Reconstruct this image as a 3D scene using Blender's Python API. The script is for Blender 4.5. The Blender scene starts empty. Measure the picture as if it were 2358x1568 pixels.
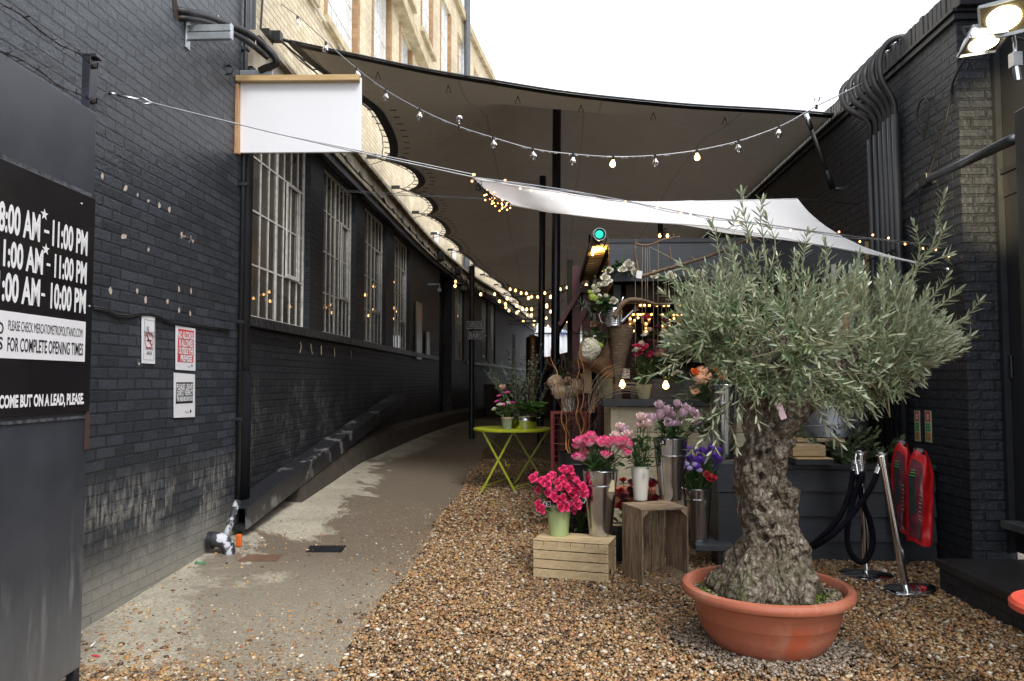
import bpy, math, random
import numpy as np
from mathutils import Vector, Matrix, noise as mnoise
R=random.Random(7); pi=math.pi; rad=math.radians
scn=bpy.context.scene; COL=scn.collection
# ---------------- camera -----------------
FD=1768.0; CAMZ=1.55
PITCH=math.atan((878-784)/FD); YAW=math.atan((1262-1179)/FD)
cd=bpy.data.cameras.new('camera'); cam=bpy.data.objects.new('camera',cd); COL.objects.link(cam)
cam.location=(0,0,CAMZ); cam.rotation_euler=(pi/2+PITCH,0,YAW)
cd.sensor_width=36; cd.lens=36*FD/2358; cd.clip_start=.05; cd.clip_end=500
scn.camera=cam
RM=cam.rotation_euler.to_matrix(); CO=Vector((0,0,CAMZ))
def ray(px,py): return RM@Vector(((px-1179)/FD,-(py-784)/FD,-1))
def atY(px,py,Y): d=ray(px,py); return CO+d*(Y/d.y)
def atX(px,py,X): d=ray(px,py); return CO+d*(X/d.x)
def atZ(px,py,Z): d=ray(px,py); return CO+d*((Z-CAMZ)/d.z)
def atP(px,py,p0,n): d=ray(px,py); return CO+d*((p0-CO).dot(n)/d.dot(n))
# ---------------- mesh builder -----------------
def frame_of(d):
    d=Vector(d).normalized(); a=Vector((0,0,1)) if abs(d.z)<.95 else Vector((1,0,0))
    x=a.cross(d).normalized(); return x,d.cross(x).normalized(),d
class MB:
    def __init__(s): s.v=[]; s.f=[]; s.uv={}; s.mi=[]; s.m=0
    def add(s,vs,fs,uvs=None):
        b=len(s.v); s.v.extend([tuple(p) for p in vs])
        for f in fs: s.f.append(tuple(b+i for i in f)); s.mi.append(s.m)
        if uvs:
            for i,u in enumerate(uvs): s.uv[b+i]=u
        return s
    def box(s,x0,y0,z0,x1,y1,z1):
        s.add([(x0,y0,z0),(x1,y0,z0),(x1,y1,z0),(x0,y1,z0),(x0,y0,z1),(x1,y0,z1),(x1,y1,z1),(x0,y1,z1)],
          [(0,3,2,1),(4,5,6,7),(0,1,5,4),(1,2,6,5),(2,3,7,6),(3,0,4,7)]); return s
    def obox(s,c,sx,sy,sz,M=None):
        M=M or Matrix.Identity(3); c=Vector(c); vs=[]
        for k in (-1,1):
            for i,j in ((-1,-1),(1,-1),(1,1),(-1,1)): vs.append(c+M@Vector((i*sx/2,j*sy/2,k*sz/2)))
        s.add(vs,[(0,3,2,1),(4,5,6,7),(0,1,5,4),(1,2,6,5),(2,3,7,6),(3,0,4,7)]); return s
    def beam(s,p,q,w,h,up=None):
        p=Vector(p);q=Vector(q); d=(q-p); L=d.length; d.normalize()
        a=Vector(up) if up else (Vector((0,0,1)) if abs(d.z)<.95 else Vector((1,0,0)))
        x=a.cross(d).normalized() if abs(a.dot(d))<.999 else frame_of(d)[0]; y=d.cross(x)
        M=Matrix((x,y,d)).transposed(); return s.obox((p+q)/2,w,h,L,M)
    def tube(s,pts,r,n=8,cap=True):
        pts=[Vector(p) for p in pts]; m=len(pts); rr=r if isinstance(r,(list,tuple)) else [r]*m
        vs=[]; px=None
        for i,p in enumerate(pts):
            d=(pts[min(i+1,m-1)]-pts[max(i-1,0)])
            if d.length<1e-9: d=Vector((0,0,1))
            d.normalize()
            if px is None: x,y,_=frame_of(d)
            else:
                x=px-d*px.dot(d)
                x=x.normalized() if x.length>1e-6 else frame_of(d)[0]
                y=d.cross(x)
            px=x
            for k in range(n):
                a=2*pi*k/n; vs.append(p+(x*math.cos(a)+y*math.sin(a))*rr[i])
        fs=[]
        for i in range(m-1):
            for k in range(n):
                k2=(k+1)%n; fs.append((i*n+k,i*n+k2,(i+1)*n+k2,(i+1)*n+k))
        if cap: fs.append(tuple(range(n-1,-1,-1))); fs.append(tuple((m-1)*n+k for k in range(n)))
        s.add(vs,fs); return s
    def lathe(s,prof,c=(0,0,0),n=32,M=None,close=False):
        c=Vector(c); M=M or Matrix.Identity(3); vs=[];fs=[]; m=len(prof)
        for r,z in prof:
            for k in range(n):
                a=2*pi*k/n; vs.append(c+M@Vector((r*math.cos(a),r*math.sin(a),z)))
        for i in range(m-1):
            for k in range(n):
                k2=(k+1)%n; fs.append((i*n+k,i*n+k2,(i+1)*n+k2,(i+1)*n+k))
        s.add(vs,fs); return s
    def disc(s,c,r,n=24,M=None,z=0):
        c=Vector(c); M=M or Matrix.Identity(3)
        s.add([c+M@Vector((r*math.cos(2*pi*k/n),r*math.sin(2*pi*k/n),z)) for k in range(n)],[tuple(range(n))]); return s
    def ball(s,c,r,n=10,m=7,sc=(1,1,1),M=None):
        c=Vector(c); M=M or Matrix.Identity(3); vs=[];fs=[]
        for i in range(m+1):
            t=pi*i/m
            for k in range(n):
                a=2*pi*k/n; vs.append(c+M@Vector((r*sc[0]*math.sin(t)*math.cos(a),r*sc[1]*math.sin(t)*math.sin(a),r*sc[2]*math.cos(t))))
        for i in range(m):
            for k in range(n):
                k2=(k+1)%n; fs.append((i*n+k,(i+1)*n+k,(i+1)*n+k2,i*n+k2))
        s.add(vs,fs); return s
    def quad(s,a,b,c,d): s.add([a,b,c,d],[(0,1,2,3)]); return s
    def grid(s,fn,nu,nv,flip=False):
        vs=[];uv=[]
        for j in range(nv+1):
            for i in range(nu+1): vs.append(fn(i/nu,j/nv)); uv.append((i/nu,j/nv))
        fs=[]
        for j in range(nv):
            for i in range(nu):
                a=j*(nu+1)+i; q=(a,a+1,a+nu+2,a+nu+1); fs.append(q[::-1] if flip else q)
        s.add(vs,fs,uv); return s
    def prism(s,poly,o,u,v,n,t):
        """outline poly [(a,b)] in plane o,u,v ; thickness t along n"""
        o=Vector(o);u=Vector(u);v=Vector(v);n=Vector(n); k=len(poly)
        A=[o+u*a+v*b for a,b in poly]; B=[p+n*t for p in A]
        fs=[tuple(range(k-1,-1,-1)),tuple(k+i for i in range(k))]
        for i in range(k):
            j=(i+1)%k; fs.append((i,j,k+j,k+i))
        s.add(A+B,fs); return s
    def item(s):
        s.it=getattr(s,'it',[])+[(len(s.v),len(s.f))]; return s
    def each(s,name,mat,parent=None,**k):
        its=getattr(s,'it',[(0,0)])+[(len(s.v),len(s.f))]; o=[]
        for (v0,f0),(v1,f1) in zip(its,its[1:]):
            if v1>v0: q=MB(); q.v=s.v[v0:v1]; q.f=[tuple(i-v0 for i in f) for f in s.f[f0:f1]]; q.mi=s.mi[f0:f1]; o.append(q.build(name,mat,parent,**k))
        return o
    def build(s,name,mat,parent=None,smooth=False,bevel=0,customuv=False,wn=False):
        me=bpy.data.meshes.new(name)
        off=wloc(parent)
        V=np.array(s.v,dtype=np.float64).reshape(-1,3)-np.array(off)
        me.from_pydata(V.tolist(),[],s.f); 
        mats=mat if isinstance(mat,(list,tuple)) else [mat]
        for m_ in mats: me.materials.append(m_)
        if len(mats)>1: me.polygons.foreach_set('material_index',s.mi)
        ul=me.uv_layers.new(name='UVMap')
        nl=len(me.loops); vi=np.empty(nl,dtype=np.int32); me.loops.foreach_get('vertex_index',vi)
        if customuv:
            U=np.zeros((len(s.v),2)); 
            for k_,u_ in s.uv.items(): U[k_]=u_
            uv=U[vi]
        else:
            npoly=len(me.polygons); nr=np.empty(npoly*3); me.polygons.foreach_get('normal',nr); nr=np.abs(nr.reshape(-1,3))
            lt=np.empty(npoly,dtype=np.int32); me.polygons.foreach_get('loop_total',lt)
            ax=np.argmax(nr,axis=1); ax=np.repeat(ax,lt); P=(V+np.array(off))[vi]
            uv=np.where((ax==0)[:,None],P[:,[1,2]],np.where((ax==1)[:,None],P[:,[0,2]],P[:,[0,1]]))
        ul.data.foreach_set('uv',uv.astype(np.float32).ravel())
        if smooth:
            me.polygons.foreach_set('use_smooth',[True]*len(me.polygons))
        me.update()
        o=bpy.data.objects.new(name,me); COL.objects.link(o)
        if parent: o.parent=parent
        if bevel:
            b=o.modifiers.new('bevel','BEVEL'); b.width=bevel; b.segments=2; b.limit_method='ANGLE'; b.angle_limit=rad(50)
        if smooth=='auto':
            try: me.set_sharp_from_angle(angle=rad(35))
            except Exception: pass
        return o
def wloc(o):
    v=Vector((0,0,0))
    while o is not None: v=v+Vector(o.location); o=o.parent
    return v
def tag(o,label=None,cat=None,group=None,kind=None):
    if label: o['label']=label
    if cat: o['category']=cat
    if group: o['group']=group
    if kind: o['kind']=kind
    return o
def thing(name,loc,label,cat,group=None):
    e=bpy.data.objects.new(name,None); COL.objects.link(e); e.location=loc; e.empty_display_size=.1
    return tag(e,label,cat,group)
def struct(o): o['kind']='structure'; return o
def inst(src,parent,loc,rot=None,sc=1,name=None):
    o=src.copy(); COL.objects.link(o); o.parent=parent; o.location=Vector(loc)-wloc(parent)
    if name: o.name=name
    if rot is not None: o.rotation_euler=rot
    o.scale=(sc,sc,sc) if not isinstance(sc,(tuple,list)) else sc
    return o
# ---------------- materials -----------------
def newmat(name):
    m=bpy.data.materials.new(name); m.use_nodes=True; nt=m.node_tree; nt.nodes.clear(); return m,nt
class N:
    def __init__(s,nt): s.nt=nt
    def __call__(s,typ,ins=None,**kw):
        n=s.nt.nodes.new(typ)
        for k,v in kw.items(): setattr(n,k,v)
        if ins:
            for k,v in ins.items():
                sk=n.inputs[k]
                if isinstance(v,bpy.types.NodeSocket): s.nt.links.new(v,sk)
                else: sk.default_value=v
        return n
def c4(c): return (c[0],c[1],c[2],1)
def ramp(n,fac,stops,interp='LINEAR'):
    r=n('ShaderNodeValToRGB'); r.color_ramp.interpolation=interp
    n.nt.links.new(fac,r.inputs[0]); el=r.color_ramp.elements
    while len(el)<len(stops): el.new(.5)
    for e,(p,c) in zip(el,stops): e.position=p; e.color=c4(c) if not isinstance(c,(int,float)) else (c,c,c,1)
    return r.outputs[0]
def mixc(n,f,a,b,bt='MIX'):
    m=n('ShaderNodeMix',data_type='RGBA',blend_type=bt)
    for sk,v in ((m.inputs[0],f),(m.inputs[6],a),(m.inputs[7],b)):
        if isinstance(v,bpy.types.NodeSocket): n.nt.links.new(v,sk)
        else: sk.default_value=v if isinstance(v,(int,float)) else c4(v)
    return m.outputs[2]
def mth(n,op,a,b=0,clamp=False):
    m=n('ShaderNodeMath',operation=op,use_clamp=clamp)
    for sk,v in ((m.inputs[0],a),(m.inputs[1],b)):
        if isinstance(v,bpy.types.NodeSocket): n.nt.links.new(v,sk)
        else: sk.default_value=v
    return m.outputs[0]
def noise(n,scale,det=4,vec=None,rough=.55,dist=0):
    k=n('ShaderNodeTexNoise',{'Scale':scale,'Detail':det,'Roughness':rough,'Distortion':dist})
    if vec is not None: n.nt.links.new(vec,k.inputs['Vector'])
    return k.outputs['Fac']
def posv(n,sc=(1,1,1)):
    g=n('ShaderNodeNewGeometry'); m=n('ShaderNodeVectorMath',{0:g.outputs['Position'],1:sc},operation='MULTIPLY'); return m.outputs[0]
def bumpn(n,h,strength=.3,dist=.01,nrm=None):
    b=n('ShaderNodeBump',{'Height':h,'Strength':strength,'Distance':dist})
    if nrm is not None: n.nt.links.new(nrm,b.inputs['Normal'])
    return b.outputs[0]
def out(n,sh): o=n('ShaderNodeOutputMaterial'); n.nt.links.new(sh,o.inputs[0])
def pbsdf(n,**k):
    b=n('ShaderNodeBsdfPrincipled')
    for key,v in k.items():
        sk=b.inputs[key.replace('_',' ')]
        if isinstance(v,bpy.types.NodeSocket): n.nt.links.new(v,sk)
        else: sk.default_value=v if isinstance(v,(int,float)) else (c4(v) if len(v)==3 and sk.type=='RGBA' else v)
    return b
def pm(name,c1,c2=None,sc=6,rough=.5,metal=0,bump=.15,bsc=40,bd=.004,stretch=(1,1,1),spec=.5,rvar=.1,coat=0,det=5,lo=.35,hi=.65,trans=0):
    m,nt=newmat(name); n=N(nt); v=posv(n,stretch)
    f=noise(n,sc,det,v); c2=c2 or tuple(x*.75 for x in c1)
    col=ramp(n,f,[(lo,c1),(hi,c2)])
    f2=noise(n,bsc,4,v)
    rg=mth(n,'ADD',mth(n,'MULTIPLY',mth(n,'SUBTRACT',f2,.5),rvar*2),rough,True)
    kw=dict(Base_Color=col,Roughness=rg,Metallic=metal,Specular_IOR_Level=spec,Coat_Weight=coat)
    b=pbsdf(n,**kw)
    if bump: nt.links.new(bumpn(n,f2,bump,bd),b.inputs['Normal'])
    sh=b.outputs[0]
    if trans:
        t=n('ShaderNodeBsdfTranslucent',{'Color':c4(c1)}); mx=n('ShaderNodeMixShader',{0:trans,1:sh,2:t.outputs[0]}); sh=mx.outputs[0]
    out(n,sh); return m
def emis(name,c,s):
    m,nt=newmat(name); n=N(nt); e=n('ShaderNodeEmission',{'Color':c4(c),'Strength':s}); out(n,e.outputs[0]); return m
def wood(name,c1,c2,axis=(1,12,12),rough=.65,scale=4,dirt=None):
    m,nt=newmat(name); n=N(nt); v=posv(n,axis)
    isl=n('ShaderNodeNewGeometry').outputs['Random Per Island']
    vv=n('ShaderNodeVectorMath',{0:v,1:n('ShaderNodeCombineXYZ',{0:mth(n,'MULTIPLY',isl,9.),1:mth(n,'MULTIPLY',isl,17.),2:0.}).outputs[0]},operation='ADD').outputs[0]
    f=noise(n,scale,6,vv,.6,.6); col=ramp(n,f,[(.36,c1),(.64,c2)])
    k=mth(n,'ADD',mth(n,'MULTIPLY',isl,.5),.75)
    hv=n('ShaderNodeHueSaturation',{'Color':col,'Value':k}); col=hv.outputs[0]
    if dirt:
        d=noise(n,3,5,posv(n)); col=mixc(n,ramp(n,d,[(.5,0),(.75,.7)]),col,dirt)
    b=pbsdf(n,Base_Color=col,Roughness=rough); nt.links.new(bumpn(n,f,.25,.004),b.inputs['Normal']); out(n,b.outputs[0]); return m
def island(name,stops,rough=.5,spec=.4,back=None,trans=0,bump=0,coat=0,sheen=0):
    """colour varies per leaf / pebble; 'back' is the colour of a leaf's underside"""
    m,nt=newmat(name); n=N(nt); g=n('ShaderNodeNewGeometry'); col=ramp(n,g.outputs['Random Per Island'],stops)
    if back: col=mixc(n,g.outputs['Backfacing'],col,back)
    f=noise(n,60,3,posv(n)); col=mixc(n,.35,col,ramp(n,f,[(.3,.55),(.7,1.)]),'MULTIPLY')
    b=pbsdf(n,Base_Color=col,Roughness=rough,Specular_IOR_Level=spec,Coat_Weight=coat)
    if bump: nt.links.new(bumpn(n,noise(n,120,4,posv(n)),bump,.003),b.inputs['Normal'])
    sh=b.outputs[0]
    if trans:
        t=n('ShaderNodeBsdfTranslucent',{'Color':col}); sh=n('ShaderNodeMixShader',{0:trans,1:sh,2:t.outputs[0]}).outputs[0]
    out(n,sh); return m
def brick(name,c1,c2,mort,rough=.45,bw=.225,rh=.075,ms=.006,stain=None,bstr=.9,paintnoise=.3,lum=1,spec=.5,bd=.012,drip=None,wear=.55):
    m,nt=newmat(name); n=N(nt); uv=n('ShaderNodeUVMap').outputs[0]
    w=n('ShaderNodeTexNoise',{'Scale':3.,'Detail':2.,'Vector':uv}).outputs['Color']
    wv=n('ShaderNodeVectorMath',{0:w,1:(.012,.012,0)},operation='MULTIPLY').outputs[0]
    w2=n('ShaderNodeTexNoise',{'Scale':28.,'Detail':2.,'Vector':uv}).outputs['Color']
    wv2=n('ShaderNodeVectorMath',{0:w2,1:(.006,.006,0)},operation='MULTIPLY').outputs[0]
    uvw=n('ShaderNodeVectorMath',{0:n('ShaderNodeVectorMath',{0:uv,1:wv},operation='ADD').outputs[0],1:wv2},operation='ADD').outputs[0]
    bt=n('ShaderNodeTexBrick',{'Vector':uvw,'Color1':c4(c1),'Color2':c4(c2),'Mortar':c4(mort),'Scale':1.,'Mortar Size':ms,'Mortar Smooth':.35,'Bias':0.,'Brick Width':bw,'Row Height':rh},offset=.5,squash=1)
    col=bt.outputs['Color']; fac=bt.outputs['Fac']
    big=noise(n,1.3,6,posv(n)); fine=noise(n,35,4,uv); med=noise(n,9,3,uv)
    col=mixc(n,paintnoise,col,ramp(n,big,[(.3,.45),(.7,1.35)]),'MULTIPLY')
    wr_=mth(n,'MULTIPLY',mth(n,'MULTIPLY',ramp(n,fac,[(.05,0),(.3,1),(.75,1),(1,.15)]),ramp(n,noise(n,17,5,uv,.65),[(.50,0),(.62,1)])),ramp(n,noise(n,1.6,3,uv),[(.38,.1),(.6,1)]))
    col=mixc(n,mth(n,'MULTIPLY',wr_,wear),col,(.13,.14,.15))
    sp=mth(n,'MULTIPLY',ramp(n,noise(n,70,2,uv),[(.70,0),(.73,1)]),wear); col=mixc(n,mth(n,'MULTIPLY',sp,.6),col,(.30,.28,.25))
    if stain: col=stain(n,col,uv)
    h=mth(n,'ADD',mth(n,'ADD',mth(n,'MULTIPLY',mth(n,'SUBTRACT',1.,fac),.75),mth(n,'MULTIPLY',fine,.22)),mth(n,'MULTIPLY',med,.3))
    rg=mth(n,'ADD',mth(n,'MULTIPLY',fine,.25),rough-.1,True)
    b=pbsdf(n,Base_Color=col,Roughness=rg,Specular_IOR_Level=spec); nt.links.new(bumpn(n,h,bstr,bd),b.inputs['Normal']); out(n,b.outputs[0]); return m
def band(n,v,a,b):  # smooth mask rising a->b
    m=n('ShaderNodeMapRange',{'Value':v,'From Min':a,'From Max':b}); return m.outputs[0]
def peeling(z0,z1,amt,ylo=None,base=True):
    def f(n,col,uv):
        g=n('ShaderNodeSeparateXYZ',{0:n('ShaderNodeNewGeometry').outputs['Position']}); z=g.outputs[2]
        streak=noise(n,1.,8,n('ShaderNodeVectorMath',{0:uv,1:(26,5.,1)},operation='MULTIPLY').outputs[0],.62)
        blob=noise(n,1.9,6,uv,.65)
        bnd=mth(n,'MULTIPLY',band(n,z,z1,z1-.25),band(n,z,z0-.3,z0))
        s=mth(n,'MULTIPLY',ramp(n,streak,[(.46,0),(.60,1)]),ramp(n,blob,[(.47,0),(.56,1)]))
        s=mth(n,'MULTIPLY',mth(n,'MULTIPLY',s,bnd),amt,True)
        col=mixc(n,s,col,mixc(n,noise(n,40,3,uv),(.16,.16,.15),(.42,.40,.35)))
        if base:
            zz=mth(n,'ADD',z,mth(n,'MULTIPLY',blob,-.35))
            col=mixc(n,mth(n,'MULTIPLY',band(n,zz,.34,.02),.92),col,mixc(n,noise(n,14,5,uv),(.19,.19,.18),(.34,.32,.27)))
        return col
    return f
BLK=(.030,.034,.041)
M={}
M['brick_near']=brick('black_painted_brick',(.050,.058,.071),(.028,.033,.041),(.020,.024,.030),rough=.36,ms=.009,bd=.022,bstr=1.,stain=peeling(.25,.95,.8),lum=1)
M['brick_black']=brick('black_brick_plain',(.021,.024,.030),(.014,.016,.021),(.008,.009,.012),rough=.48,ms=.010,bd=.022,bstr=1.,stain=peeling(.3,1.7,.30,base=False))
M['brick_right']=brick('black_brick_right',(.026,.031,.041),(.018,.022,.030),(.010,.012,.017),rough=.42,bw=.235,rh=.078,ms=.013,bstr=1,bd=.035)
M['brick_cream']=brick('cream_stock_brick',wear=0,c1=(.68,.59,.43),c2=(.56,.47,.32),mort=(.30,.24,.15),rough=.8,paintnoise=.35,spec=.2,ms=.005)
M['brick_red']=brick('brown_stock_brick',(.40,.25,.13),(.30,.18,.09),(.30,.24,.17),wear=0,rough=.8,spec=.2)
M['render']=pm('grey_render',(.42,.38,.30),(.26,.24,.19),sc=3,rough=.85,bump=.4,bsc=25,spec=.2)
M['black_paint']=pm('black_paint',(.020,.022,.027),(.014,.015,.018),sc=5,rough=.42,bump=.2,bsc=30)
M['gate_paint']=None
M['black_metal']=pm('black_metal',(.018,.020,.025),(.012,.013,.016),sc=8,rough=.38,bump=.05)
M['navy_pole']=pm('dark_pole_paint',(.010,.013,.022),(.007,.009,.014),sc=4,rough=.35,bump=.03)
M['sign_black']=pm('sign_black',(.010,.010,.012),(.014,.014,.016),sc=2,rough=.22,bump=.02,bsc=8,rvar=.05)
M['sign_white']=pm('sign_white',(.78,.78,.80),(.72,.72,.74),sc=3,rough=.35,bump=.01)
M['ink_black']=pm('ink_black',(.015,.015,.018),rough=.5,bump=0)
M['ink_white']=pm('ink_white',(.80,.80,.81),(.76,.76,.78),rough=.4,bump=0)
M['ink_red']=pm('ink_red',(.62,.05,.06),(.55,.05,.06),rough=.5,bump=0)
M['frame_white']=pm('old_white_frame',(.70,.69,.65),(.42,.41,.37),sc=14,rough=.5,bump=.2,bsc=60,lo=.45,hi=.75)
M['steel']=pm('galvanised_steel',(.62,.64,.66),(.50,.52,.54),sc=9,rough=.20,metal=1,bump=.05,bsc=9,bd=.003,rvar=.08)
M['steel_dull']=pm('dull_galvanised_steel',(.50,.53,.55),(.36,.38,.40),sc=12,rough=.42,metal=.9,bump=.1)
M['chrome']=pm('chrome',(.85,.85,.86),(.75,.75,.76),sc=5,rough=.08,metal=1,bump=.02,rvar=.03)
M['timber']=wood('new_timber',(.50,.33,.14),(.62,.44,.22),(1.2,14,14))
M['timber_v']=wood('new_timber_upright',(.42,.22,.10),(.58,.35,.18),(14,14,1.2))
M['crate']=wood('pale_crate_wood',(.50,.37,.20),(.64,.50,.30),(1.5,14,14),dirt=(.22,.14,.07))
M['crate_dark']=wood('dark_crate_wood',(.13,.085,.052),(.38,.28,.185),(14,14,1.5))
M['crate_dark_h']=wood('dark_crate_wood_flat',(.15,.095,.055),(.38,.28,.18),(1.5,9,14))
M['pallet']=wood('pallet_wood',(.36,.26,.14),(.52,.38,.22),(1.5,14,14))
M['cream_plank']=wood('cream_painted_plank',(.62,.54,.36),(.70,.63,.44),(1.2,10,14),rough=.55)
M['grey_plank']=wood('charcoal_plank',(.014,.016,.021),(.022,.025,.032),(1.2,10,14),rough=.5)
M['grey_board']=wood('slate_grey_board',(.040,.047,.056),(.055,.062,.072),(1.2,10,14),rough=.5)
M['maroon']=pm('maroon_paint',(.085,.012,.018),(.055,.010,.014),sc=4,rough=.5,bump=.15)
M['dark_wood']=wood('dark_shed_wood',(.035,.020,.012),(.07,.04,.022),(14,14,1.5))
M['branch']=pm('driftwood_branch',(.20,.13,.075),(.10,.065,.04),sc=14,rough=.8,bump=.5,bsc=60)
M['willow']=pm('curly_willow',(.42,.19,.06),(.22,.10,.04),sc=6,rough=.55,bump=.2)
M['willow_dark']=pm('dark_willow',(.045,.022,.018),(.025,.014,.012),sc=6,rough=.55,bump=.2)
M['wicker']=pm('twine_wicker',(.30,.22,.14),(.15,.10,.06),sc=30,rough=.9,bump=.9,bsc=90,stretch=(1,1,5),bd=.01)
M['paper']=pm('brown_paper',(.26,.16,.09),(.19,.11,.06),sc=5,rough=.8,bump=.6,bsc=9,bd=.03)
M['rope_black']=pm('black_velvet_rope',(.006,.006,.010),(.010,.010,.016),sc=30,rough=.95,bump=.3,bsc=200,spec=.1)
M['cable']=pm('black_cable',(.012,.012,.014),rough=.5,bump=0)
M['wire']=pm('steel_wire',(.35,.36,.38),rough=.4,metal=.7,bump=0)
M['string']=pm('jute_string',(.42,.33,.22),rough=.9,bump=0)
M['red_cover']=pm('red_vinyl',(.62,.012,.016),(.50,.010,.014),sc=3,rough=.34,bump=.35,bsc=5,bd=.02)
M['orange']=pm('orange_paint',(.70,.13,.02),rough=.5)
M['lime']=pm('lime_paint',(.36,.40,.015),(.30,.34,.012),sc=7,rough=.42,bump=.05)
M['green_pot']=pm('pale_green_enamel',(.40,.50,.24),(.36,.46,.21),sc=5,rough=.4,bump=.05)
M['sage_pot']=pm('sage_enamel',(.26,.30,.22),(.22,.25,.18),sc=5,rough=.5,bump=.05)
M['white_pot']=pm('cream_enamel',(.68,.66,.60),(.62,.60,.54),sc=5,rough=.38,bump=.03)
M['black_pot']=pm('black_plastic',(.012,.013,.015),rough=.4,bump=.05)
M['soil']=pm('soil',(.045,.030,.020),(.025,.018,.012),sc=14,rough=.95,bump=1,bsc=45,bd=.02)
M['red_table']=pm('coral_paint',(.75,.10,.06),rough=.4,bump=0)
M['red_metal']=pm('red_metal_frame',(.28,.035,.035),(.20,.03,.03),sc=8,rough=.5,bump=.1)
M['copper']=pm('brown_copper',(.20,.11,.06),(.12,.07,.04),sc=4,rough=.38,metal=.9,bump=.05)
M['white_corr']=pm('white_cladding',(.75,.77,.80),(.68,.70,.74),rough=.5,bump=0)
M['blue_ink']=pm('blue_lettering',(.06,.10,.30),rough=.5,bump=0)
M['cctv']=pm('camera_grey',(.45,.46,.48),rough=.4,bump=0)
M['bulb_on']=emis('warm_bulb',(1,.55,.20),5.)
M['bulb_far']=emis('warm_bulb_soft',(1,.52,.17),3.0)
M['fairy']=emis('fairy_bulb',(1,.40,.12),4.5)
M['marquee']=emis('marquee_bulb',(1,.52,.14),3.4)
M['flood']=emis('flood_lamp',(1,.93,.72),14.)
M['spot_green']=emis('green_spot',(.02,.42,.27),1.2)
M['petal_green']=island('lime_bloom',[(0,(.35,.48,.06)),(1,(.50,.60,.15))],.6,trans=.2)
# terracotta plastic
def terracotta():
    m,nt=newmat('terracotta_plastic'); n=N(nt); v=posv(n)
    g=n('ShaderNodeSeparateXYZ',{0:n('ShaderNodeNewGeometry').outputs['Position']})
    f=noise(n,2.2,6,v); col=ramp(n,f,[(.3,(.43,.135,.075)),(.7,(.36,.115,.068))])
    # water-run stain with its own shape on the front
    dx=mth(n,'ABSOLUTE',mth(n,'SUBTRACT',g.outputs[0],1.315)); st=noise(n,1,5,posv(n,(26,26,2.5)))
    msk=mth(n,'MULTIPLY',band(n,dx,.13,.06),ramp(n,st,[(.47,0),(.52,1)])); msk=mth(n,'MULTIPLY',msk,band(n,g.outputs[2],.24,.20)); msk=mth(n,'MULTIPLY',msk,.55)
    col=mixc(n,msk,col,(.50,.085,.025))
    sc=noise(n,9,6,posv(n,(1,1,.5))); col=mixc(n,ramp(n,sc,[(.52,0),(.72,.5)]),col,(.50,.27,.18))
    b=pbsdf(n,Base_Color=col,Roughness=ramp(n,f,[(.3,.38),(.7,.55)]),Specular_IOR_Level=.45)
    lime=mth(n,'MULTIPLY',ramp(n,noise(n,5,8,posv(n,(1,1,2)),.7),[(.52,0),(.66,.45)]),band(n,g.outputs[2],.20,.04)); nt.links.new(mixc(n,lime,col,(.46,.36,.28)),b.inputs['Base Color'])
    nt.links.new(bumpn(n,noise(n,70,4,v),.06,.003),b.inputs['Normal']); out(n,b.outputs[0]); return m
M['terracotta']=terracotta()
def bark():
    m,nt=newmat('olive_bark'); n=N(nt); v=posv(n,(1,1,.55))
    f=noise(n,7,8,v,.65,.8); vo=n('ShaderNodeTexVoronoi',{'Scale':36.,'Vector':n('ShaderNodeVectorMath',{0:v,1:n('ShaderNodeVectorMath',{0:n('ShaderNodeTexNoise',{'Scale':9.,'Detail':4.,'Vector':v}).outputs['Color'],1:(.12,.12,.12)},operation='MULTIPLY').outputs[0]},operation='ADD').outputs[0]},feature='F1').outputs['Distance']
    f2=noise(n,34,9,posv(n,(1,1,.8)),.74,.4)
    col=ramp(n,f2,[(.33,(.030,.021,.014)),(.43,(.14,.105,.072)),(.53,(.37,.31,.235)),(.64,(.72,.66,.56))])
    col=mixc(n,ramp(n,f,[(.44,.0),(.68,.62)]),col,(.13,.10,.068),'MIX')
    ck=ramp(n,vo,[(.0,1.),(.10,1.),(.45,.55)]); col=mixc(n,.75,col,ck,'MULTIPLY')
    g=n('ShaderNodeSeparateXYZ',{0:n('ShaderNodeNewGeometry').outputs['Position']})
    moss=mth(n,'MULTIPLY',band(n,g.outputs[2],.62,.30),ramp(n,noise(n,10,5,v),[(.45,0),(.58,.8)]))
    col=mixc(n,moss,col,(.07,.085,.022))
    h=mth(n,'ADD',mth(n,'MULTIPLY',f2,.7),mth(n,'ADD',mth(n,'MULTIPLY',vo,1.2),mth(n,'MULTIPLY',f,1.0)))
    b=pbsdf(n,Base_Color=col,Roughness=.88,Specular_IOR_Level=.25); nt.links.new(bumpn(n,h,1.,.035),b.inputs['Normal']); out(n,b.outputs[0]); return m
M['bark']=bark()
M['twig']=pm('olive_twig',(.30,.28,.16),(.20,.19,.11),sc=10,rough=.7,bump=.2)
M['olive_leaf']=island('olive_leaf',[(0,(.045,.090,.038)),(.3,(.105,.165,.075)),(.6,(.180,.235,.120)),(.85,(.29,.33,.185)),(1,(.44,.45,.29))],.36,.6,back=(.46,.50,.34),trans=.12)
M['green_leaf']=island('rose_leaf',[(0,(.022,.062,.018)),(.5,(.035,.090,.024)),(1,(.06,.13,.035))],.36,.5,back=(.07,.13,.05),trans=.12)
M['bright_leaf']=island('fresh_leaf',[(0,(.05,.14,.02)),(.5,(.08,.20,.03)),(1,(.14,.28,.06))],.4,.5,trans=.2)
M['grey_leaf']=island('eucalyptus_leaf',[(0,(.045,.075,.055)),(.5,(.07,.11,.08)),(1,(.10,.14,.11))],.5,.4,trans=.1)
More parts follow.
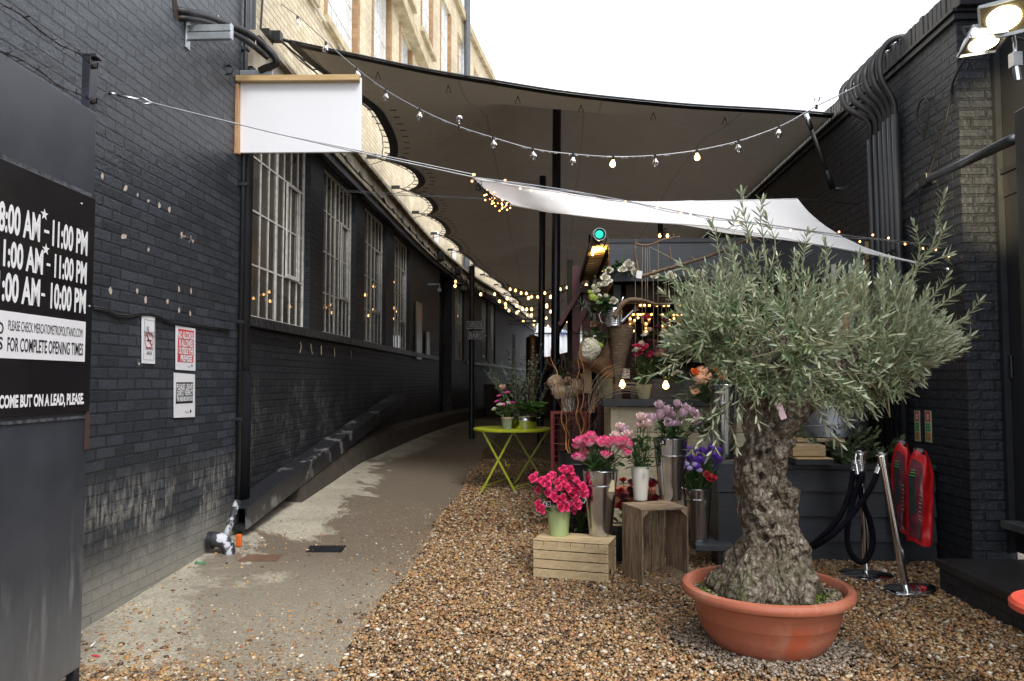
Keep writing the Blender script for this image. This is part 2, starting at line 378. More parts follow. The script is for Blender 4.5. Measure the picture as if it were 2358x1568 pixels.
M['bay_leaf']=island('bay_leaf',[(0,(.035,.060,.025)),(.5,(.055,.085,.035)),(1,(.09,.12,.05))],.35,.5,back=(.12,.15,.07),trans=.1)
M['varieg']=island('variegated_leaf',[(0,(.30,.34,.16)),(.5,(.50,.52,.30)),(1,(.10,.18,.06))],.4,.4,trans=.15)
M['stem_green']=pm('green_stem',(.07,.13,.03),(.05,.09,.025),sc=6,rough=.5,bump=0)
def petal(name,inner,outer,edge=None,trans=.25):
    m,nt=newmat(name); n=N(nt); uv=n('ShaderNodeSeparateXYZ',{0:n('ShaderNodeUVMap').outputs[0]})
    f=mth(n,'ADD',uv.outputs[1],mth(n,'MULTIPLY',mth(n,'SUBTRACT',noise(n,30,3,posv(n)),.5),.25))
    col=ramp(n,f,[(.12,inner),(.72,outer),(1,edge or outer)])
    b=pbsdf(n,Base_Color=col,Roughness=.55,Specular_IOR_Level=.25,Sheen_Weight=.2)
    t=n('ShaderNodeBsdfTranslucent',{'Color':col}); out(n,n('ShaderNodeMixShader',{0:trans,1:b.outputs[0],2:t.outputs[0]}).outputs[0]); return m
M['p_pink']=petal('pink_rose_petal',(.92,.72,.72),(.86,.17,.36),(.86,.07,.26))
M['p_hot']=petal('hot_pink_petal',(.70,.03,.13),(.74,.012,.13),(.86,.07,.24))
M['p_lilac']=petal('lilac_rose_petal',(.62,.48,.55),(.62,.42,.52),(.74,.58,.64))
M['p_blush']=petal('blush_rose_petal',(.85,.76,.62),(.84,.60,.60),(.88,.74,.70))
M['p_cream']=petal('cream_petal',(.60,.62,.40),(.78,.74,.62),(.82,.80,.70))
M['p_orange']=petal('orange_petal',(.85,.30,.03),(.85,.16,.015),(.90,.25,.03))
M['p_peach']=petal('peach_petal',(.80,.40,.22),(.85,.50,.32),(.88,.62,.45))
M['p_dustypeach']=petal('dusty_peach_petal',(.60,.36,.25),(.70,.45,.34),(.75,.55,.42))
M['p_hydr']=petal('dried_hydrangea_petal',(.66,.56,.36),(.70,.58,.42),(.75,.58,.48))
M['p_red']=petal('red_petal',(.20,.01,.01),(.45,.01,.02),(.55,.02,.03))
M['p_dark']=petal('burgundy_petal',(.08,.01,.02),(.14,.012,.035),(.20,.03,.05))
M['p_purple']=petal('purple_petal',(.10,.03,.35),(.13,.03,.42),(.20,.08,.55))
M['p_mauve']=petal('mauve_petal',(.45,.40,.65),(.45,.35,.65))
M['p_magenta']=petal('magenta_petal',(.60,.05,.25),(.70,.06,.36))
def gate_paint():
    m,nt=newmat('gate_paint'); n=N(nt); v=posv(n); g=n('ShaderNodeSeparateXYZ',{0:n('ShaderNodeNewGeometry').outputs['Position']})
    col=ramp(n,noise(n,3,5,v),[(.35,(.048,.054,.066)),(.65,(.032,.037,.046))])
    st=noise(n,1,6,posv(n,(9,14,2.2)),.62); bl=noise(n,3,3,v)
    k=mth(n,'MULTIPLY',mth(n,'MULTIPLY',ramp(n,st,[(.52,0),(.64,1)]),ramp(n,bl,[(.45,0),(.6,1)])),band(n,g.outputs[2],1.,.55))
    col=mixc(n,mth(n,'MULTIPLY',k,.6),col,(.20,.21,.22))
    dust=mth(n,'MULTIPLY',band(n,mth(n,'ADD',g.outputs[2],mth(n,'MULTIPLY',st,-.5)),.42,-.15),.75); col=mixc(n,dust,col,(.15,.155,.155))
    dr=n('ShaderNodeTexVoronoi',{'Scale':30.,'Vector':posv(n,(1,1,.6))}).outputs['Distance']
    drop=mth(n,'MULTIPLY',ramp(n,dr,[(.05,1),(.16,0)]),ramp(n,noise(n,8,3,v),[(.5,0),(.6,1)]))
    b=pbsdf(n,Base_Color=col,Roughness=.33,Specular_IOR_Level=.5)
    nt.links.new(bumpn(n,mth(n,'ADD',noise(n,2.2,3,v),mth(n,'MULTIPLY',drop,.4)),.25,.01),b.inputs['Normal']); out(n,b.outputs[0]); return m
M['gate_paint']=gate_paint()
OUTF=False
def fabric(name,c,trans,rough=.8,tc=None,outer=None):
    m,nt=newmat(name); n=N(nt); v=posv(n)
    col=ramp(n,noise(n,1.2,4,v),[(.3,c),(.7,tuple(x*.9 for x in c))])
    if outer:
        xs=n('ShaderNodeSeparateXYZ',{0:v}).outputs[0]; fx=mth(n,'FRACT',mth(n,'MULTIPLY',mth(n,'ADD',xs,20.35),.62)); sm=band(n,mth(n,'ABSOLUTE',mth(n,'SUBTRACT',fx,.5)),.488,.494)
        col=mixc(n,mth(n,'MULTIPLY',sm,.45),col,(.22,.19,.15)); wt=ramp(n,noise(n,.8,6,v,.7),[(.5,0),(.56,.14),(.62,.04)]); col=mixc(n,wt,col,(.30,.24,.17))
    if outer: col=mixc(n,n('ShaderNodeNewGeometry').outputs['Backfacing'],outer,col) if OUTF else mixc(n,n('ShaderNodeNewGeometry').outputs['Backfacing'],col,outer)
    b=pbsdf(n,Base_Color=col,Roughness=rough,Specular_IOR_Level=.15); t=n('ShaderNodeBsdfTranslucent',{'Color':c4(tc or c)})
    nt.links.new(bumpn(n,noise(n,1.5,3,v),.25,.03),b.inputs['Normal'])
    out(n,n('ShaderNodeMixShader',{0:trans,1:b.outputs[0],2:t.outputs[0]}).outputs[0]); return m
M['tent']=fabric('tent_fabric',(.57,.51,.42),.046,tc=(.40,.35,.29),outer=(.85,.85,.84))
M['sail']=fabric('sail_fabric',(.93,.93,.93),.36,tc=(.97,.97,.97))
def glass(name,tr=.75,tint=(.8,.85,.85),dirt=0):
    m,nt=newmat(name); n=N(nt); fr=n('ShaderNodeFresnel',{'IOR':1.5}).outputs[0]
    a=n('ShaderNodeBsdfTransparent',{'Color':c4(tint)}); g=n('ShaderNodeBsdfGlossy',{'Roughness':.02,'Color':(1,1,1,1)})
    f=mth(n,'ADD',mth(n,'MULTIPLY',fr,1.3),.03,True); sh=n('ShaderNodeMixShader',{0:f,1:a.outputs[0],2:g.outputs[0]}).outputs[0]
    if dirt:
        dd=n('ShaderNodeBsdfDiffuse',{'Color':(.46,.42,.34,1)}); fq=mth(n,'MULTIPLY',ramp(n,noise(n,2.2,7,posv(n,(1,1,.6)),.68),[(.3,.35),(.7,1)]),dirt); sh=n('ShaderNodeMixShader',{0:fq,1:sh,2:dd.outputs[0]}).outputs[0]
    out(n,sh); return m
M['glass']=glass('window_glass',dirt=.22); M['bulb_glass']=glass('clear_bulb_glass',tint=(.9,.92,.93))
M['pale_glass']=pm('painted_sky_glass',(.55,.58,.60),(.70,.72,.74),sc=2,rough=.12,bump=.05,bsc=3,spec=.9)  # reflected sky on the upper panes is painted in as a pale base colour
def ground_mats():
    # compacted gravel bed below and between the pebbles
    m,nt=newmat('gravel_bed'); n=N(nt); v=posv(n)
    vo=n('ShaderNodeTexVoronoi',{'Scale':62.,'Vector':v,'Randomness':1.}); col=ramp(n,n('ShaderNodeSeparateColor',{0:vo.outputs['Color']}).outputs[0],[(0,(.045,.028,.018)),(.2,(.14,.075,.035)),(.45,(.22,.14,.075)),(.65,(.10,.075,.055)),(.85,(.30,.22,.14)),(1,(.40,.34,.26))])
    edge=ramp(n,vo.outputs['Distance'],[(.25,1.),(.6,.25)]); col=mixc(n,.8,col,edge,'MULTIPLY')
    big=noise(n,.8,4,v); col=mixc(n,.5,col,ramp(n,big,[(.3,.7),(.7,1.1)]),'MULTIPLY')
    b=pbsdf(n,Base_Color=col,Roughness=.55); nt.links.new(bumpn(n,mth(n,'SUBTRACT',1.,vo.outputs['Distance']),.9,.012),b.inputs['Normal']); out(n,b.outputs[0]); M['gravel']=m
    m,nt=newmat('concrete_path'); n=N(nt); v=posv(n); g=n('ShaderNodeSeparateXYZ',{0:v})
    f=noise(n,1.1,7,v,.6,.4); fine=noise(n,45,6,v,.7)
    dry=ramp(n,f,[(.38,(.44,.40,.31)),(.62,(.32,.29,.225))]); dry=mixc(n,.8,dry,ramp(n,fine,[(.33,.45),(.66,1.2)]),'MULTIPLY')
    wetf=noise(n,.46,10,posv(n,(1.3,1.1,1)),.72,.9)
    # damp and grit-stained over the middle and right of the ramp, paler along the wall foot
    wx=mth(n,'MULTIPLY',band(n,g.outputs[0],-2.9,-1.5),.34)
    near=band(n,g.outputs[1],6.6,5.6)
    wet=ramp(n,mth(n,'ADD',wetf,mth(n,'SUBTRACT',wx,.10)),[(.51,0),(.545,1)]); wet=mth(n,'MULTIPLY',wet,mth(n,'SUBTRACT',.95,mth(n,'MULTIPLY',near,.45)))
    damp=mixc(n,fine,(.095,.073,.052),(.20,.165,.125)); col=mixc(n,wet,dry,damp)
    # fine grit bedded in the surface
    vo=n('ShaderNodeTexVoronoi',{'Scale':75.,'Vector':v}); r=n('ShaderNodeSeparateColor',{0:vo.outputs['Color']})
    grit=mth(n,'MULTIPLY',ramp(n,vo.outputs['Distance'],[(.25,1),(.4,0)]),ramp(n,r.outputs[0],[(.66,0),(.72,1)]))
    gl=mth(n,'MULTIPLY',grit,mth(n,'ADD',mth(n,'MULTIPLY',band(n,g.outputs[0],-2.5,-1.6),.85),.12))
    col=mixc(n,gl,col,ramp(n,r.outputs[1],[(0,(.09,.06,.04)),(.5,(.30,.19,.10)),(1,(.48,.42,.34))]))
    crack=noise(n,2.4,8,posv(n,(.6,2.4,1)),.7,1.2); ck=ramp(n,mth(n,'ABSOLUTE',mth(n,'SUBTRACT',crack,.5)),[(.0,1),(.006,0)])
    col=mixc(n,mth(n,'MULTIPLY',ck,mth(n,'MULTIPLY',ramp(n,noise(n,1.3,2,v),[(.5,0),(.6,1)]),.6)),col,(.03,.022,.016))
    b=pbsdf(n,Base_Color=col,Roughness=ramp(n,wet,[(0,.85),(1,.42)]),Specular_IOR_Level=.4)
    h=mth(n,'ADD',mth(n,'MULTIPLY',noise(n,25,5,v),.8),mth(n,'MULTIPLY',grit,.5)); nt.links.new(bumpn(n,h,.45,.008),b.inputs['Normal']); out(n,b.outputs[0]); M['path']=m
ground_mats()
M['pebble']=island('pebble',[(0,(.040,.026,.017)),(.10,(.12,.065,.030)),(.24,(.33,.165,.055)),(.38,(.43,.25,.095)),(.48,(.15,.10,.06)),(.60,(.48,.32,.15)),(.70,(.19,.155,.12)),(.80,(.34,.14,.05)),(.90,(.52,.40,.24)),(.97,(.58,.50,.38)),(1,(.70,.66,.58))],.42,.5,bump=.3)
M['pebble_grey']=island('grey_pebble',[(0,(.10,.09,.075)),(.3,(.24,.20,.15)),(.6,(.34,.29,.23)),(.85,(.30,.20,.12)),(1,(.50,.46,.40))],.5,.4,bump=.3)
# text -> mesh
def text(s,o,u,v,w,h,mat,parent,name='lettering',bold=0.0,align='L',n=None,push=.002):
    """text s inside a box: origin o (lower left), unit dirs u,v, width w, cap height h"""
    cu=bpy.data.curves.new(name,'FONT'); cu.body=s; cu.offset=bold; cu.resolution_u=3
    t=bpy.data.objects.new('tmp',cu); COL.objects.link(t); dg=bpy.context.evaluated_depsgraph_get(); dg.update()
    me=bpy.data.meshes.new_from_object(t.evaluated_get(dg)); bpy.data.objects.remove(t)
    V=np.empty(len(me.vertices)*3); me.vertices.foreach_get('co',V); V=V.reshape(-1,3)
    mn=V.min(0);mx=V.max(0); u=Vector(u).normalized(); v=Vector(v).normalized(); nn=(Vector(n) if n is not None else u.cross(v)).normalized()
    # cap height of the built-in font ~0.69 ; measured from baseline
    ch=.695; X=(V[:,0]-mn[0])/(mx[0]-mn[0])*w; Y=V[:,1]/ch*h
    off=Vector(o)-wloc(parent)+nn*push
    P=np.array(off)[None,:]+X[:,None]*np.array(u)[None,:]+Y[:,None]*np.array(v)[None,:]
    me.vertices.foreach_set('co',P.ravel()); me.update(); me.materials.clear(); me.materials.append(mat)
    ob=bpy.data.objects.new(name,me); COL.objects.link(ob)
    if parent: ob.parent=parent
    return ob
# ================= sky and light =================
w=bpy.data.worlds.new('World'); scn.world=w; w.use_nodes=True; nt=w.node_tree; nt.nodes.clear(); n=N(nt)
sky=n('ShaderNodeTexSky',sky_type='NISHITA',sun_disc=False,sun_elevation=rad(52),sun_rotation=rad(150)); sky.altitude=0; sky.air_density=1; sky.dust_density=4; sky.ozone_density=1
bw=n('ShaderNodeRGBToBW',{0:sky.outputs[0]})
hs=mixc(n,.80,sky.outputs[0],mixc(n,1.,(.98,1.0,1.05),bw.outputs[0],'MULTIPLY'))
# a thick even cloud layer: the clear sky is mostly replaced by its mean luminance
cl=mixc(n,.6,hs,(9.0,9.2,9.7))
bg=n('ShaderNodeBackground',{'Color':cl,'Strength':.115}); o_=n('ShaderNodeOutputWorld'); nt.links.new(bg.outputs[0],o_.inputs[0])
sd=bpy.data.lights.new('sun','SUN'); sd.energy=.9; sd.angle=rad(18); sd.color=(1,.97,.92); so=bpy.data.objects.new('sun',sd); COL.objects.link(so)
az=rad(150); el=rad(52); sdir=Vector((math.sin(az)*math.cos(el),math.cos(az)*math.cos(el),math.sin(el))); so.rotation_euler=sdir.to_track_quat('Z','Y').to_euler(); so.location=(5,-8,20)
scn.view_settings.view_transform='Standard'; scn.view_settings.look='None'; scn.view_settings.exposure=1.25; scn.view_settings.gamma=1
scn.cycles.use_denoising=True; scn.cycles.max_bounces=8; scn.cycles.transparent_max_bounces=12; scn.cycles.sample_clamp_indirect=6; scn.cycles.caustics_reflective=False; scn.cycles.caustics_refractive=False
# ================= ground =================
def zg(y): return min(max(y-6,0)*.035,.30)
def zp(y): return min(max(y-4.8,0)*.056,.36)
EDGE=-1.15
def gz(x,y):
    s=min(max((EDGE-x)/1.75,0),1); return zg(y)+(max(zp(y),zg(y))-zg(y))*s
g=MB(); g.quad((-150,-80,-.09),(150,-80,-.09),(150,220,-.09),(-150,220,-.09)); struct(g.build('ground',M['render']))
def edge_x(y): return EDGE+.035*math.sin(y*2.1)+.02*math.sin(y*5.3)
g=MB(); ys=[-9,-4,0,2]+[2.5+.25*i for i in range(80)]+[24,28,34,46,60]
def gb(u,v):
    i=v*(len(ys)-1); y=ys[int(round(i))]; x=EDGE-.15+u*(9.0); return (x,y,zg(y)-.012-.006*mnoise.noise(Vector((x*2,y*2,0))))
g.grid(gb,30,len(ys)-1); o=g.build('gravel_bed',M['gravel'],smooth=True); struct(o)
g=MB()
def pb(u,v):
    y=ys[int(round(v*(len(ys)-1)))]; e=edge_x(y); x=-8+(e+8)*u if u<0 else (-3.6+(e+3.6)*u)
    return (x,y,gz(x,y)+.004*mnoise.noise(Vector((x*1.5,y*1.5,3)))+(.006 if y>4.2 else .0))
g.grid(pb,30,len(ys)-1); struct(g.build('path',M['path'],smooth=True))
# loose pebbles
t_=(1+5**.5)/2; IV=np.array([(-1,t_,0),(1,t_,0),(-1,-t_,0),(1,-t_,0),(0,-1,t_),(0,1,t_),(0,-1,-t_),(0,1,-t_),(t_,0,-1),(t_,0,1),(-t_,0,-1),(-t_,0,1)],float); IV/=np.linalg.norm(IV[0])
IF=np.array([(0,11,5),(0,5,1),(0,1,7),(0,7,10),(0,10,11),(1,5,9),(5,11,4),(11,10,2),(10,7,6),(7,1,8),(3,9,4),(3,4,2),(3,2,6),(3,6,8),(3,8,9),(4,9,5),(2,4,11),(6,2,10),(8,6,7),(9,8,1)])
def pebbles(name,P,S,mat,seed=1,smooth=True):
    rg=np.random.default_rng(seed); n_=len(P)
    V=IV[None]*(1+.16*rg.standard_normal((n_,12,1))).clip(.65,1.35)
    V=V*np.stack([rg.uniform(.75,1.25,n_),rg.uniform(.6,1.0,n_),rg.uniform(.38,.66,n_)],1)[:,None,:]
    a=rg.uniform(0,2*pi,n_); b=rg.normal(0,.35,n_); ca,sa,cb,sb=np.cos(a),np.sin(a),np.cos(b),np.sin(b)
    x,y,z=V[...,0],V[...,1],V[...,2]
    y2=y*cb[:,None]-z*sb[:,None]; z2=y*sb[:,None]+z*cb[:,None]
    x3=x*ca[:,None]-y2*sa[:,None]; y3=x*sa[:,None]+y2*ca[:,None]
    V=np.stack([x3,y3,z2],-1)*S[:,None,None]+P[:,None,:]
    F=(IF[None]+(np.arange(n_)*12)[:,None,None]).reshape(-1)
    me=bpy.data.meshes.new(name); nf=n_*20
    me.vertices.add(n_*12); me.vertices.foreach_set('co',V.astype(np.float32).ravel())
    me.loops.add(nf*3); me.loops.foreach_set('vertex_index',F.astype(np.int32)); me.polygons.add(nf)
    me.polygons.foreach_set('loop_start',np.arange(nf,dtype=np.int32)*3); me.polygons.foreach_set('use_smooth',np.full(nf,smooth))
    me.materials.append(mat); me.update(calc_edges=True); me.validate()
    o=bpy.data.objects.new(name,me); COL.objects.link(o); return o
rg=np.random.default_rng(3)
def scatter(n_,x0,x1,y0,y1,dens):
    x=rg.uniform(x0,x1,n_); y=rg.uniform(y0,y1,n_)
    # keep only what the camera could see from here or a step aside
    k=(x>-.80*(y+.8)-.4)&(x<.62*(y+.8)+.6); x=x[k];y=y[k]
    d=np.array([dens(a,b) for a,b in zip(x,y)]); k=rg.uniform(0,1,len(x))<d; return x[k],y[k]
def dens(x,y):
    e=EDGE+.03*math.sin(y*2.1); nz=.5+.5*mnoise.noise(Vector((x*1.7,y*1.7,0)))
    if x>e: return 1
    d=e-x
    if y>5.2: return .5*math.exp(-d/.05)+.035*math.exp(-d/.7)*nz*2
    # pebbles thrown out over the concrete near the camera
    k=max(0,(5.2-y)/1.6); a=.5*math.exp(-d/.05)+.35*k*math.exp(-d/(.25+.5*k))*(nz**1.5)*1.6
    if y<4.25 and x<-1.9: a=max(a,min(1,(4.18+.12*nz*2-.10-y)*5)*(1 if x<-1.5-.8*(4.2-y) else .6))
    if x>-2.5: a=max(a,min(.5,k*2.0*max(0,nz-.26)**1.2*min(1,(x+2.5)/.5)))
    if x<-2.2 and y<4.7: a=max(a,min(.9,(4.62-y)*2.2*nz*1.5))
    if x<-2.60 and y<6.6: a=max(a,.10)
    return min(1,a+.012*k+.004)
x,y=scatter(165000,-3,3.6,3.0,7.6,dens); s_=rg.lognormal(math.log(.0086),.38,len(x)).clip(.004,.024)
z=np.array([gz(a,b) for a,b in zip(x,y)])+s_*rg.uniform(.1,.75,len(x))
# clear the pot's base
k=((x-1.28)**2+(y-4.65)**2)>.30**2; x,y,z,s_=x[k],y[k],z[k],s_[k]
o=pebbles('gravel',np.stack([x,y,z],1),s_,M['pebble']); o['kind']='stuff'
x,y=scatter(60000,-1.3,3.4,7.6,13,lambda a,b:(1 if a>EDGE+.03*math.sin(b*2.1) else .02)*(.8)); s_=rg.lognormal(math.log(.0125),.3,len(x)).clip(.006,.024)
z=np.array([gz(a,b) for a,b in zip(x,y)])+s_*rg.uniform(.1,.7,len(x))
o=pebbles('distant_gravel',np.stack([x,y,z],1),s_,M['pebble'],2); o['kind']='stuff'
# pale grey chippings raked round the pot
a=rg.uniform(0,2*pi,5200); r=.30+.26*rg.uniform(0,1,5200)**.9; x=1.28+r*np.cos(a); y=4.65+r*np.sin(a); k=(rg.uniform(0,1,5200)<np.where(y<4.75,.6,.25)*np.exp(-((r-.36)/.16).clip(0)**2)); x,y=x[k],y[k]
s_=rg.lognormal(math.log(.010),.25,len(x)); z=s_*.9+.010+rg.uniform(0,.006,len(x))
o=pebbles('chippings',np.stack([x,y,z],1),s_,M['pebble_grey'],4); o['kind']='stuff'
x,y=scatter(60000,-2.9,EDGE,3.2,9,lambda a,b:max(0,min(.40,(.05+.30*math.exp((a-EDGE)/.55))*(.4+1.4*(.5+.5*mnoise.noise(Vector((a*2.3,b*2.3,9)))))*(1.25 if b<5.3 else .6)))); s_=rg.lognormal(math.log(.0042),.4,len(x)).clip(.002,.010)
z=np.array([gz(a,b) for a,b in zip(x,y)])+s_*.5+.004
o=pebbles('grit',np.stack([x,y,z],1),s_,M['pebble'],9); o['kind']='stuff'
# larger loose stones along the wall foot
x=rg.uniform(-2.88,-1.5,260); y=rg.uniform(4.2,7.2,260); k=rg.uniform(0,1,260)<np.exp(-(x+2.88)/.45); x,y=x[k],y[k]; s_=rg.uniform(.010,.021,len(x)); z=np.array([gz(a,b) for a,b in zip(x,y)])+s_*.4
o=pebbles('scattered_stones',np.stack([x,y,z],1),s_,M['pebble'],5); o['kind']='stuff'
# ================= left near wall (black painted brick) =================
NX=-2.9
t=thing('brick_wall',(NX,7.15,0),'near black painted brick wall with peeling paint, hung with small notices','wall')
m=MB(); m.box(NX-.5,-2,-.1,NX,7.15,9.5); m.build('wall',M['brick_near'],t)
# bare spots where fixings were pulled out
m=MB()
for (px,py,w_,h_) in [(236,405,5,12),(289,434,6,10),(317,448,3,7),(342,462,4,6),(367,473,4,9),(390,482,4,9),(286,545,9,8),(342,574,3,7),(254,668,5,12),(316,670,4,9),(335,690,4,10),(386,694,4,10),(418,540,3,10),(412,665,3,10),(440,670,3,12),(412,715,3,9),(438,722,3,10),(320,838,3,4)]:
    pts=[]
    for i in range(9):
        a=2*pi*i/9; rr=1+R.uniform(-.3,.3); pts.append(atX(px+w_*.75*rr*math.cos(a),py+h_*.75*rr*math.sin(a),NX+.002))
    m.add(pts,[tuple(range(8,-1,-1))])
for i in range(16): 
    p=atX(432+R.uniform(-16,14),548+R.uniform(-8,9),NX+.002); s=R.uniform(.004,.010); m.add([p+Vector((0,-s,-s)),p+Vector((0,s,-s*.6)),p+Vector((0,s*.7,s)),p+Vector((0,-s*.5,s*1.4))],[(0,1,2,3)])
m.build('bare_patches',pm('bare_plaster',(.55,.42,.32),(.42,.38,.33),sc=20,rough=.9,bump=.1),t)
# hole where the hoses come out
m=MB(); p=atX(402,18,NX+.003); m.add([p+Vector((0,-.05,.10)),p+Vector((0,.0,-.08)),p+Vector((0,.09,-.07)),p+Vector((0,.06,.02)),p+Vector((0,.03,.09))],[(0,1,2,3,4)]); m.build('hole',pm('hole_dark',(.05,.025,.012),rough=.9,bump=0),t)
# cable along the wall
pts=[]
for px,py in [(216,706),(245,712),(268,725),(290,727),(318,722),(345,722),(370,730),(396,742),(425,747),(452,748),(478,752),(505,755),(528,758)]: pts.append(atX(px,py,NX+.012))
m=MB(); m.tube(pts,.007,6); m.tube([p+Vector((.004,0,-.012)) for p in pts],.005,6)
tag(m.build('wall_cable',M['cable'],None,smooth=True),'thin black cable clipped along the near brick wall above the notices','cable')
# vertical pipes at the end of the near wall
t=thing('waste_pipe',(NX+.05,7.0,0),'thin black conduit running up the end of the near brick wall','pipe')
m=MB(); m.tube([(NX+.035,7.02,.30),(NX+.035,7.02,9.0)],.022,10); m.build('pipe',M['black_metal'],t,smooth=True)
m=MB()
for z_ in (1.2,2.1,3.4,4.7,5.6): m.item(); m.obox((NX+.035,7.02,z_),.07,.05,.03)
m.each('clip',M['black_metal'],t,bevel=.004)
t=thing('drainpipe',(NX-.02,7.26,0),'wide black drainpipe in the corner beside the first steel window','pipe')
m=MB(); m.tube([(NX-.03,7.27,.35),(NX-.03,7.27,9.0)],.058,14); m.build('pipe',M['black_paint'],t,smooth=True)
m=MB(); m.tube([(NX-.03,7.27,.30),(NX-.03,7.27,1.65)],.078,14); m.build('sleeve',pm('matt_black',(.008,.009,.011),rough=.9,bump=.2,spec=.1),t,smooth=True)
# elbow waste pipe at the wall foot
t=thing('soil_elbow',atZ(518,1275,.12),'paint splashed plastic elbow pipe at the foot of the near brick wall','pipe')
bp=atZ(515,1272,.1); m=MB(); m.tube([bp+Vector((-.12,-.02,.10)),bp+Vector((-.07,-.02,.115)),bp+Vector((-.01,-.01,.10)),bp+Vector((.035,0,.055)),bp+Vector((.05,0,0)),bp+Vector((.05,0,-.06))],[.060,.064,.063,.058,.052,.05],16); m.build('elbow',pm('paint_splashed_plastic',(.46,.48,.52),(.03,.03,.035),sc=9,rough=.6,lo=.46,hi=.50,bump=.1),t,smooth=True)
m=MB(); m.lathe([(.070,-.02),(.074,-.02),(.074,.02),(.070,.02)],bp+Vector((-.10,-.02,.105)),18,Matrix.Rotation(pi/2,3,'Y')); m.build('collar',M['black_metal'],t,smooth='auto')
m=MB(); m.tube([bp+Vector((.0,.0,.10)),bp+Vector((.01,.10,.22)),bp+Vector((.02,.22,.40))],.028,12); m.build('riser',pm('splashed_riser',(.38,.40,.43),(.03,.03,.035),sc=12,lo=.44,hi=.50,rough=.5,bump=.1),t,smooth=True)
m=MB(); m.obox(bp+Vector((.05,.20,.06)),.05,.03,.11); m.build('orange_cap',M['orange'],t,bevel=.01)
# ---- notices ----
def sheet(px0,px1,yt0,yt1,yb0,yb1,name,label,cat,grp=None,mat='sign_white',off=.012,par=False):
    A=atX(px0,yb0,NX+off);B=atX(px1,yb1,NX+off);C=atX(px1,yt1,NX+off);D=atX(px0,yt0,NX+off)
    t=thing(name,(A+B)/2,label,cat,grp); m=MB()
    cs=[A,B,C,D]; m.add([c+Vector((-.004,0,0)) for c in cs]+cs,[(3,2,1,0),(4,5,6,7),(0,1,5,4),(1,2,6,5),(2,3,7,6),(3,0,4,7)])
    m.build('board',M[mat],t); return t,A,B,C,D
U=Vector((0,1,0)); Z=Vector((0,0,1))
def tline(t,s,x0,x1,yb,yt,mat,bold=.02,off=.013,name='lettering'):
    a=atX(x0,yb,NX+off); b=atX(x1,yb,NX+off); xm=(x0+x1)/2
    h=(atX(xm,yt,NX+off)-atX(xm,yb,NX+off)).z; p=atX(x0,yb,NX+off)
    zz=atX(xm,yb,NX+off).z; return text(s,(NX+off,p.y,zz),U,Z,b.y-a.y,h,M[mat],t,name,bold)
t,A,B,C,D=sheet(327,357,725,730,836,838,'notice','tall white no smoking notice with red roundel on the near brick wall','notice')
tline(t,'NO',337,343,762,751,'ink_black',.0); tline(t,'SMOKING',332,355,773+2,763,'ink_black',.0)
tline(t,'IN THIS',335,352,806,799,'ink_black',.0); tline(t,'AREA',337,350,817,809,'ink_black',.0)
c=atX(343.5,784,NX+.0145); m=MB()
MY=Matrix.Rotation(pi/2,3,'Y'); m.lathe([(.052,0),(.060,0)],c,28,MY); m.beam(c+Vector((0,-.036,.036)),c+Vector((0,.036,-.036)),.002,.008,(1,0,0)); m.build('roundel',M['ink_red'],t)
m=MB(); m.obox(c+Vector((.0005,-.008,0)),.001,.045,.010); m.obox(c+Vector((.0005,.026,0)),.001,.014,.010); m.build('cigarette',M['ink_black'],t)
m=MB()
for zz in (C.z-.03,A.z+.025): m.obox(((NX+.0125),(A.y+B.y)/2,zz),.001,(B.y-A.y)*.78,.002)
for yy in (A.y+(B.y-A.y)*.11,B.y-(B.y-A.y)*.11): m.obox(((NX+.0125),yy,(A.z+C.z)/2),.001,.002,(C.z-A.z)-.055)
m.build('border',M['ink_black'],t)
t,A,B,C,D=sheet(405,450,749,757,851,854,'notice','white and red no alcohol notice on the near brick wall, upper of two','notice')
a=atX(409,833,NX+.0135);b=atX(447,762,NX+.0135); m=MB(); m.box(NX+.012,a.y,a.z,NX+.0132,b.y,b.z+.0); m.build('red_panel',M['ink_red'],t)
for s,x0,x1,yb,yt in [('NO ALCOHOL',410,446,780,764),('IS ALLOWED',412,444,798,783),('OUTSIDE THE',411,444,815,801),('PREMISES',415,442,833-1,818)]: tline(t,s,x0,x1,yb,yt,'ink_white',.035,.0145)
tline(t,'Thank you',431,438,846,842,'ink_black',0,.0135); m=MB(); m.disc(atX(442,842,NX+.0135),.011,16,MY); m.build('stamp',M['ink_black'],t)
t,A,B,C,D=sheet(401,449,858,862,962,960,'notice','white please leave quietly notice with black panel, lower of two','notice')
a=atX(405,930,NX+.0135);b=atX(445,880,NX+.0135); m=MB(); m.box(NX+.012,a.y,a.z,NX+.0132,b.y,b.z); m.build('black_panel',M['ink_black'],t)
for s,x0,x1,yb,yt in [('PLEASE LEAVE',406,443,897,884),('QUIETLY RESPECT',406,443,910,899),('THE NEIGHBOURHOOD',406,443,923,913)]: tline(t,s,x0,x1,yb,yt,'ink_white',.035,.0145)
tline(t,'Thank you',426,434,951,946,'ink_black',0,.0135); m=MB(); m.disc(atX(439,947,NX+.0135),.014,16,MY); m.build('stamp',M['ink_black'],t)
